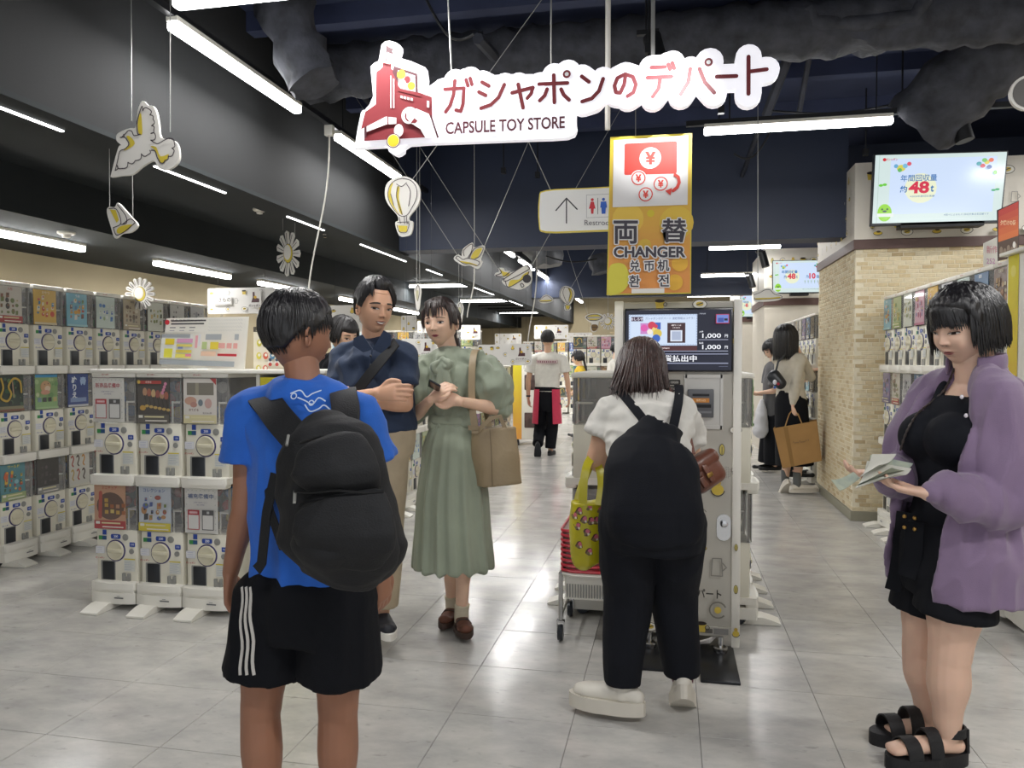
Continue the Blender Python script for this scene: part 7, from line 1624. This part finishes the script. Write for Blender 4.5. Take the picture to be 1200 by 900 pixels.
# open shirt: back and sides as a thick sheet open at the front
def sheet(F_, levels, a0, a1, th=.008, n=40, drop=None):
    v = []; m = len(levels)
    for (c, rx, ry, q) in levels:
        for ly in (0, th):
            for i in range(n+1):
                a = math.radians(a0+q[0]+(a1+q[1]-a0-q[0])*i/n); v.append(c+F_.F*math.cos(a)*(ry-ly)+F_.S*math.sin(a)*(rx-ly))
    k = n+1; f = []
    for j in range(m-1):
        o0, o1 = j*2*k, (j+1)*2*k
        for i in range(n): f.append((o0+i, o0+i+1, o1+i+1, o1+i)); f.append((o0+k+i, o1+k+i, o1+k+i+1, o0+k+i+1))
        f.append((o0, o1, o1+k, o0+k)); f.append((o0+n, o0+k+n, o1+k+n, o1+n))
    o = (m-1)*2*k
    for i in range(n): f.append((i, k+i, k+i+1, i+1)); f.append((o+i, o+i+1, o+k+i+1, o+k+i))
    return v, f
b = Blob(); hz = P(1110, 692, 2.8).z; lv = []
cc = lambda t: mixp(L_.pel, L_.neck, t)
lo = L_.pel.copy(); lo.z = hz
def lvl(c, rx, ry, oa, ob, fo=0): return (c-fr*fo, rx, ry, (oa, ob))
raw = [lvl(lo, .225, .205, -14, -18, .03), lvl(mixp(lo, cc(0), .6), .215, .198, -10, -14, .02), lvl(cc(.2), .195, .185, -4, -8, .01), lvl(cc(.45), .20, .19, 2, -2, .01), lvl(cc(.65), .205, .185, 2, 0, .01), lvl(cc(.82), .185, .15, 8, -8, .01), lvl(cc(.93), .13, .105, 20, -18, .01), lvl(cc(1.0), .082, .075, 30, -30, .005)]
ctr = [r[0] for r in raw]; fine = []
for i in range(len(raw)-1):
    for q in range(5):
        e = q/5; fine.append((mixp(raw[i][0], raw[i+1][0], e), raw[i][1]*(1-e)+raw[i+1][1]*e, raw[i][2]*(1-e)+raw[i+1][2]*e, (raw[i][3][0]*(1-e)+raw[i+1][3][0]*e, raw[i][3][1]*(1-e)+raw[i+1][3][1]*e)))
fine.append(raw[-1]); v, f = sheet(L_, fine, 38, 322, .016); b.m.add(v, f)
b.chain([L_.sa, mixp(L_.sa, L_.neck, .55)+Vector((0, 0, .0)), ], [.06, .05]); b.chain([mixp(L_.sb, L_.neck, .55), L_.sb], [.05, .064])
for c in 'ab':
    S0, E0, W0 = getattr(L_, 's'+c), getattr(L_, 'e'+c), getattr(L_, 'w'+c)
    b.chain([S0, mixp(S0, E0, .35), mixp(S0, E0, .8), E0+Vector((0, 0, -.015)), mixp(E0, W0, .4)+Vector((0, 0, -.015)), mixp(E0, W0, .8), mixp(E0, W0, .93)], [.066, .078, .086, .084, .076, .058, .036], n=22)
b.build('shirt', LIL, t, L_.off, .0065, 2, folds(.019, (13, 13, 5), 61, .7))
b = Blob()      # collar
cpts = []
for i in range(15):
    a = math.radians(45+270*i/14); p = cc(.985)+fr*math.cos(a)*.078+L_.S*math.sin(a)*.088+Vector((0, 0, .02+.02*(1-math.cos(a))*.5)); cpts.append(p)
b.chain(cpts, [(.032, .007)]*15, side=(0, 0, 1), sub=2, n=12)
b.build('collar', LIL, t, L_.off, .0045, 1)
MB().ellip(P(1127, 465, 2.62), (.006, .006, .007), 8, 6).ellip(P(1132, 487, 2.61), (.006, .006, .007), 8, 6).build('button', mat('button_pearl', '#d8d2da', .25), t, 50, off=L_.off)
trousers(L_, cc(.12), ((.145, .122), (.165, .145)), (.108, .112, .122), .52).build('shorts', BLK, t, L_.off, .0065, 2, folds(.008, (8, 8, 4), 71))
b = MB(); tw = []
for (u, v, d) in ((1060, 600, .02), (1056, 640, .01), (1051, 672, .01), (1046, 692, .01)): tw.append(P(u, v, 2.8+d))
ribbon(tw, .05, (-.4, -1, 0), .006, build=False, mb=b); ribbon([P(1072, 612, 2.71), P(1070, 650, 2.71), P(1062, 676, 2.72)], .055, (-.5, -1, 0), .006, build=False, mb=b); b.build('front_flap', BLK, t, 40, off=L_.off)
b = MB(); [b.ellip(P(u+10, v, 2.70), (.007, .004, .007), 10, 6) for (u, v) in ((1050, 605), (1062, 607), (1050, 618), (1062, 620))]; b.build('gold_button', mat('brass', '#a8854a', .3, metal=.9, vary=.05), t, 50, off=L_.off)
b = MB(); tp_ = [o for o in t.children if o.name.split('.')[0] in ('top', 'body')]; bvs = [BVHTree.FromPolygons([Vector(v.co)+L_.off for v in o.data.vertices], [tuple(p.vertices) for p in o.data.polygons]) for o in tp_]
lac = []; dl = 2.66
for (u, v) in ((1118, 432), (1112, 447), (1104, 460), (1090, 472), (1077, 483), (1067, 497), (1060, 512), (1055, 528), (1052, 543)):
    r_ = (P(u, v, 2.6)-CP).normalized(); hs = [h_[0] for h_ in [q.ray_cast(CP, r_) for q in bvs] if h_[0] is not None]
    if hs: h_ = min(hs, key=lambda p: (p-CP).length); dl = h_.y; lac.append(h_-r_*.007)
    else: lac.append(P(u, v, dl)); o_, _ = crom(lac, [(0, 0)]*len(lac), 5)
for i in range(0, len(o_)-1): b.tube([o_[i], o_[i+1]], .0042 if i % 2 else .0028, 6)
b.build('lanyard', mat('lanyard_braid', '#3a302c', .5, vary=.5, scale=160), t, 50, off=L_.off)
SND = mat('sandal_black', '#17171a', .6, bump=.2, bscale=150)
for c in 'ab':
    A_, T_ = getattr(L_, 'n'+c), getattr(L_, 't'+c); d = Vector((T_.x-A_.x, T_.y-A_.y, 0)).normalized(); sd = d.cross(Vector((0, 0, 1))); up = Vector((0, 0, 1)); zf = .045; h0 = Vector((A_.x, A_.y, 0))-d*.075; gr = 0.0
    pts = [((math.cos(q)+1)/2*.29, math.sin(q)*.052*(1.15 if math.cos(q) > 0 else .85)) for q in [2*math.pi*i/28 for i in range(28)]]; M = Matrix(((d.x, -sd.x, 0, h0.x), (d.y, -sd.y, 0, h0.y), (0, 0, 1, zf), (0, 0, 0, 1))); mb = MB(); mb.prism(pts, M, zf-gr)
    so = mb.build('sandal_sole', SND, t, 30, off=L_.off)
    def arch(x, w, hh, wd): 
        q = h0+d*x; q.z = zf; pt = [q+sd*w*math.cos(a)+up*(hh*math.sin(a)) for a in [math.pi*i/10 for i in range(11)]]; return ribbon(pt, wd, [sd*math.cos(a)+up*math.sin(a) for a in [math.pi*i/10 for i in range(11)]], .006, 'sandal_strap', SND, t, L_.off)
    arch(.215, .052, .055, .05); arch(.14, .05, .08, .045)
    q = h0+d*.06; q.z = zf+.07; ribbon([q+d*.045*math.cos(a)+sd*.042*math.sin(a) for a in [2*math.pi*i/16 for i in range(17)]], .03, [d*math.cos(a)+sd*math.sin(a) for a in [2*math.pi*i/16 for i in range(17)]], .006, 'ankle_strap', SND, t, L_.off)
    q = h0+d*.0; ribbon([Vector((q.x, q.y, zf))+d*.012, Vector((q.x, q.y, zf+.08))+d*.015], .05, -d, .008, 'heel_strap', SND, t, L_.off)
# banknotes and leaflet in her hands
NO_ = P(1030, 552, 2.6); nt = thing('folded_papers', 'folded pale papers held by the woman in the lilac shirt', 'papers', NO_); PG = mat('paper_green', '#b3b8a2', .7, vary=.3, scale=25, col2='#8f9a92'); PW = mat('paper_white', '#c9c8bd', .7, vary=.1)
def page(c4, m, n='sheet', curl=.01):
    c = [Vector(P(*q)) for q in c4]; v = []; N = 8; nn = (c[1]-c[0]).cross(c[3]-c[0]).normalized()
    for off_ in (0, .0015):
        for i in range(N+1):
            for j in range(N+1): s_, t_ = i/N, j/N; v.append(c[0].lerp(c[1], s_).lerp(c[3].lerp(c[2], s_), t_)+nn*(curl*math.sin(math.pi*s_)+off_))
    K = N+1; f = [(i*K+j, i*K+j+1, (i+1)*K+j+1, (i+1)*K+j) for i in range(N) for j in range(N)]; f += [tuple(K*K+q for q in reversed(k)) for k in f]; MB().add(v, f).build(n, m, nt, 60, off=NO_)
page([(1002, 572, 2.52), (1016, 540, 2.62), (1068, 549, 2.62), (1052, 556, 2.50)], PW, curl=.012); page([(1004, 569, 2.53), (1020, 533, 2.66), (1070, 543, 2.66), (1045, 548, 2.54)], PG, curl=.018); page([(1006, 560, 2.52), (1022, 532, 2.64), (1050, 532, 2.66), (1030, 545, 2.54)], PW, curl=.01)
page([(974, 562, 2.56), (1000, 553, 2.62), (1008, 560, 2.6), (984, 575, 2.53)], PG, curl=.012)
# --- people farther back
def far_person(Fg, label, face, skin='far', hz=None, hairm='black', hl=(), T=.08, top=None, torso=None, sl=.55, sr=(.07, .075), bottoms=None, hs=.235, hands=None, extra=None, feat=True, vox=.01):
    t = person(label, Fg); hd = Head(Fg.head, face, hs, res=(70, 50)); bd = Fg.body(hands=hands or [], feet=False); bd.build('body', SKIN[skin], t, Fg.off, vox, 2, extra=[(hd.v, hd.f), (hd.ev, hd.ef)])
    if feat: hd.face(t, Fg.off, open_=.6)
    hair(hd, hairm, t, Fg.off, T=T, zmin=hz, seed=5, locks=hl, r=.04, res=(56, 40), extra=extra)
    tee(Fg, torso or [(-.02, .16, .11, 0), (.3, .14, .1, 0), (.6, .15, .11, 0), (.85, .15, .1, 0), (1.0, .065, .06, 0)], sl, sr, .058).build('top', top, t, Fg.off, vox, 2, folds(.007, (9, 9, 6), 3))
    return t, hd
K_ = Fig(8.15, 35, dict(head=(922, 396, 0), neck=(924, 414, 0), pel=(927, 470, 0), sa=(911, 421, .06), sb=(938, 422, -.06), ea=(950, 442, .14), wa=(936, 412, .02), eb=(932, 452, -.12), wb=(929, 474, -.12),
     ha=(921, 478, 0), hb=(934, 478, 0), ka=(924, 522, 0), kb=(937, 525, -.04), na=(920, 564, .02), nb=(934, 567, -.05), ta=(915, 576, .15), tb=(952, 577, .02)), k=1.0)
zk = lambda a: .22 if abs(a) < 42 else (-.1 if abs(a) < 80 else -.3)
t, hd = far_person(K_, 'long-haired woman in a cream jumper and black skirt holding a paper bag', (.85, .5, 0), 'fair', zk, 'black', [(50, 310, 130, -.95, .1, .09)], .09, cloth('cloth_cream', '#cfc8b8', .85), None, .95, (.055, .045),
      hands=[(K_.wa, (-.5, -.1, 1), (-.2, .2, 0), dict(side=1, s=.95)), (K_.wb, (0, 0, -1), (1, 0, 0), dict(side=1, s=.95, curl=(1, 1, 1, 1, .8)))], vox=.008)
b = Blob()
for c in 'ab': E_, W0 = getattr(K_, 'e'+c), getattr(K_, 'w'+c); b.chain([E_, mixp(E_, W0, .5), mixp(E_, W0, .9)], [.05, .05, .032], n=14)
b.build('sleeves', MATS['cloth_cream'], t, K_.off, .008, 2, folds(.005, (12, 12, 8), 5))
b = Blob(); hem = P(931, 545, 8.15); b.chain([P(925, 456, 8.15), P(927, 480, 8.15), hem], [(.12, .09), (.17, .12), (.19, .15)], side=K_.S, n=26, cap=False); b.build('skirt', BLK, t, K_.off, .009, 2, folds(.01, (7, 7, 2), 3))
for c in 'ab':
    A_ = getattr(K_, 'n'+c); b = Blob(); b.chain([A_-Vector((0, 0, .04)), A_+Vector((0, 0, .12))], [.038, .042], cap=False); b.build('sock', cloth('sock_grey', '#5d6060'), t, K_.off, .007, 1); K_.shoe(c, MATS['sneaker_white'], t, h=.06, L=.29, w=.045, sole=MATS['sole_white'], solez=.02)
PO2 = P(934, 520, 7.95); pb = thing('paper_bag', 'brown paper shopping bag with twisted handles held by the long-haired woman', 'bag', PO2); KR = mat('kraft_paper', '#a9824e', .75, vary=.12, scale=5)
q = lambda u, v, y=7.95: P(u, v, y); c8 = [q(906, 502), q(957, 493), q(963, 540), q(917, 549)]; bk = MB(); d = Vector((.04, .22, 0)); bk.add([*c8, *[p+d for p in c8]], [(3, 2, 1, 0), (4, 5, 6, 7), (0, 4, 7, 3), (1, 2, 6, 5), (2, 3, 7, 6)]); bk.build('bag_body', KR, pb, None, off=PO2)
bk = MB(); n_ = Vector((0, -.002, 0)); bk.add([q(918, 501)+n_, q(923, 500)+n_, q(931, 546)+n_, q(927, 547)+n_], [(3, 2, 1, 0)]); bk.build('fold', mat('kraft_dark', '#93703f', .75), pb, None, off=PO2)
a = PArt(7.94, (934, 519)); a.z = a.dz; v_, f_ = text_geo('·–·–··', .02); a.m.add([(*a.q((929+19*(x-v_[:, 0].min())/(np.ptp(v_[:, 0])), 520-2.5*(x-v_[:, 0].min())/np.ptp(v_[:, 0])-3*(y-v_[:, 1].min())/np.ptp(v_[:, 1]))), a.z) for x, y in v_], f_, lin('#8f7048')); a.place(Matrix.Translation(P(934, 519, 7.945)-PO2) @ XF); link('bag_print', a.m.mesh('bag_print', PRINT), pb)
for (u0, u1, dy) in ((920, 940, 0), (924, 944, .2)):
    MB().tube([q(u0, 500, 7.95+dy), q((u0+930)/2, 485, 7.98+dy*.5), q(929, 480, 8.02), q((u1+930)/2, 485, 7.98+dy*.5), q(u1, 497, 7.95+dy)], .006, 6).build('handle', KR, pb, 60, off=PO2)
sb_ = thing('crossbody_bag', 'small black crossbody bag at the side of the long-haired woman', 'bag', P(910, 443, 7.95)); o0 = P(910, 443, 7.95); b = Blob(); b.chain([P(906, 440, 8.0), P(915, 450, 7.97)], [(.05, .07), (.05, .06)], side=(0, 1, 0)); b.build('bag_body', DARKP, sb_, o0, .008, 2); ribbon([P(909, 436, 7.98), P(912, 424, 7.98), P(920, 415, 8.02)], .02, (0, -1, 0), .004, 'strap', DARKP, sb_, o0); MB().ellip(P(908, 448, 7.88), (.02, .02, .025), 10, 8, lin('#d8d8e0')).ellip(P(908, 454, 7.88), (.014, .014, .014), 10, 8, lin('#3a6ac0')).ellip(P(912, 450, 7.88), (.014, .014, .014), 10, 8, lin('#c03a4a')).build('charm', CAPS, sb_, 60, off=o0)
# third visitor mostly hidden behind her
R_ = Fig(8.75, 80, dict(head=(922, 402, 0), neck=(924, 417, 0), pel=(930, 470, 0), sa=(920, 424, .15), sb=(932, 424, -.15), ea=(937, 440, .2), wa=(945, 436, .2), eb=(940, 446, -.15), wb=(949, 434, -.15),
     ha=(927, 476, .1), hb=(933, 476, -.1), ka=(928, 515, .1), kb=(933, 517, -.1), na=(926, 548, .1), nb=(932, 552, -.1), ta=(936, 556, .1), tb=(943, 560, -.1)), k=.95)
t, hd = far_person(R_, 'visitor in black reaching towards the machines behind the long-haired woman', (1, .1, -.1), 'fair', zk, 'black', [(50, 310, 50, -.5, .0, .08)], .08, BLK, None, .7, hands=[(R_.wb, (1, 0, .2), (0, 0, -1), dict(side=-1)), (R_.wa, (1, 0, 0), (0, 0, -1), dict(side=-1))])
trousers(R_, P(938, 462, 8.75), ((.12, .1), (.15, .12)), (.09, .075, .07), 1.95).build('trousers', BLK, t, R_.off, .01, 2); [R_.shoe(c, MATS['shoe_black'], t) for c in 'ab']
# woman in grey
Q_ = Fig(9.75, -75, dict(head=(905, 410, 0), neck=(907, 424, 0), pel=(906, 487, 0), sa=(901, 432, .14), sb=(910, 432, -.14), ea=(900, 455, .16), wa=(893, 462, .05), eb=(909, 458, -.16), wb=(893, 460, -.14),
     ha=(903, 492, .08), hb=(908, 492, -.08), ka=(902, 518, .08), kb=(907, 520, -.08), na=(900, 543, .08), nb=(908, 545, -.08), ta=(890, 547, .05), tb=(898, 549, -.1)), k=.95)
zq = lambda a: .14 if abs(a) < 48 else (-.1 if abs(a) < 80 else -.25)
t, hd = far_person(Q_, 'young woman in a grey T-shirt and black trousers looking down', (-.85, -.35, -.35), 'fair', zq, 'black', [(50, 310, 70, -.25, .0, .07), (-45, 45, 26, .1, 0, .07)], .07, cloth('cloth_grey', '#5c5c5e', .85), [(-.1, .17, .13, 0), (.3, .165, .12, 0), (.6, .165, .125, 0), (.85, .15, .1, 0), (1.0, .06, .06, 0)], .75, (.075, .085),
      hands=[(Q_.wb, (-1, 0, -.1), (0, 0, 1), dict(side=1)), (Q_.wa, (-1, 0, -.1), (0, 0, 1), dict(side=-1))], vox=.009)
trousers(Q_, P(906, 482, 9.75), ((.15, .12), (.17, .14)), (.11, .12, .125), 1.95).build('trousers', BLK, t, Q_.off, .01, 2, folds(.008, (7, 7, 3), 3)); [Q_.shoe(c, MATS['shoe_black'], t) for c in 'ab']
wb_ = thing('plastic_bag', 'white plastic bag held by the young woman in grey', 'bag', P(892, 490, 9.6)); o0 = P(892, 490, 9.6); b = Blob(); b.chain([P(893, 470, 9.6), P(892, 485, 9.6), P(891, 505, 9.6)], [(.02, .03), (.07, .08), (.09, .1)], side=(1, 0, 0)); b.build('bag_body', mat('bag_white', '#cfcfd2', .4), wb_, o0, .009, 1, folds(.012, (14, 14, 8), 3))
# girl in yellow, person in white, head behind the boards
Y_ = Fig(13.3, -80, dict(head=(677, 420, 0), neck=(680, 429, 0), pel=(682, 470, 0), sa=(677, 435, .15), sb=(682, 436, -.15), ea=(676, 453, .17), wa=(670, 462, .1), eb=(681, 455, -.18), wb=(672, 460, -.16),
     ha=(680, 474, .08), hb=(683, 474, -.08), ka=(678, 490, .08), kb=(682, 491, -.08), na=(678, 507, .08), nb=(682, 508, -.08), ta=(669, 511, .1), tb=(673, 512, -.1)), k=.95)
def braid(mb, H, rr):
    for k in range(9): mb.ellip(H.W((-.12, -.42-.012*k, -.1-.12*k)), (.022, .022, .024), 8, 6)
t, hd = far_person(Y_, 'girl with a dark braid in a yellow T-shirt facing left', (-1, -.1, -.15), 'fair', zq, 'black', [(60, 300, 40, -.15, 0, .06), (-45, 45, 20, .1, 0, .07)], .06, cloth('cloth_yellow', '#d8b41e', .8), extra=braid, hands=[(Y_.wb, (-1, 0, 0), (0, 0, 1), dict(side=1))], vox=.012)
trousers(Y_, P(682, 468, 13.3), ((.13, .1), (.16, .12)), (.09, .08, .08), 1.9).build('trousers', cloth('cloth_red', '#a82f40'), t, Y_.off, .012, 1); [Y_.shoe(c, MATS['shoe_black'], t) for c in 'ab']
Z_ = Fig(12.6, 75, dict(head=(724, 410, 0), neck=(721, 421, 0), pel=(718, 465, 0), sa=(716, 428, .15), sb=(724, 428, -.15), ea=(716, 448, .16), wa=(724, 458, .1), eb=(722, 450, -.17), wb=(728, 458, -.15),
     ha=(717, 470, .08), hb=(720, 470, -.08), ka=(717, 492, .08), kb=(720, 493, -.08), na=(716, 514, .08), nb=(719, 515, -.08), ta=(724, 517, .1), tb=(727, 518, -.1)), k=1.0)
t, hd = far_person(Z_, 'person with tied dark hair in a white shirt beside the changer screen', (.9, -.2, -.2), 'fair', zq, 'black', [(60, 300, 40, -.15, 0, .06)], .06, WSH, vox=.012)
trousers(Z_, P(718, 465, 12.6), ((.13, .1), (.16, .12)), (.09, .08, .08), 1.9).build('trousers', BLK, t, Z_.off, .012, 1); [Z_.shoe(c, MATS['shoe_black'], t) for c in 'ab']
X_ = Fig(4.95, 120, dict(head=(402, 393, 0), neck=(402, 416, 0), pel=(400, 500, 0), sa=(385, 424, 0), sb=(419, 424, 0), ea=(382, 460, 0), wa=(388, 490, -.1), eb=(421, 460, 0), wb=(416, 490, -.1),
     ha=(393, 505, 0), hb=(407, 505, 0), ka=(392, 572, 0), kb=(407, 572, 0), na=(392, 639, 0), nb=(407, 639, 0), ta=(395, 653, -.15), tb=(412, 653, -.15)), k=.95)
t, hd = far_person(X_, 'dark-haired visitor hidden behind the boy and the man', (.8, -.4, -.3), 'far', zq, 'matte', [(50, 310, 40, -.2, 0, .07)], .08, BLK, vox=.012)
trousers(X_, P(400, 498, 5.5), ((.13, .1), (.16, .12)), (.09, .08, .08), 1.9).build('trousers', BLK, t, X_.off, .012, 1); [X_.shoe(c, MATS['shoe_black'], t) for c in 'ab']
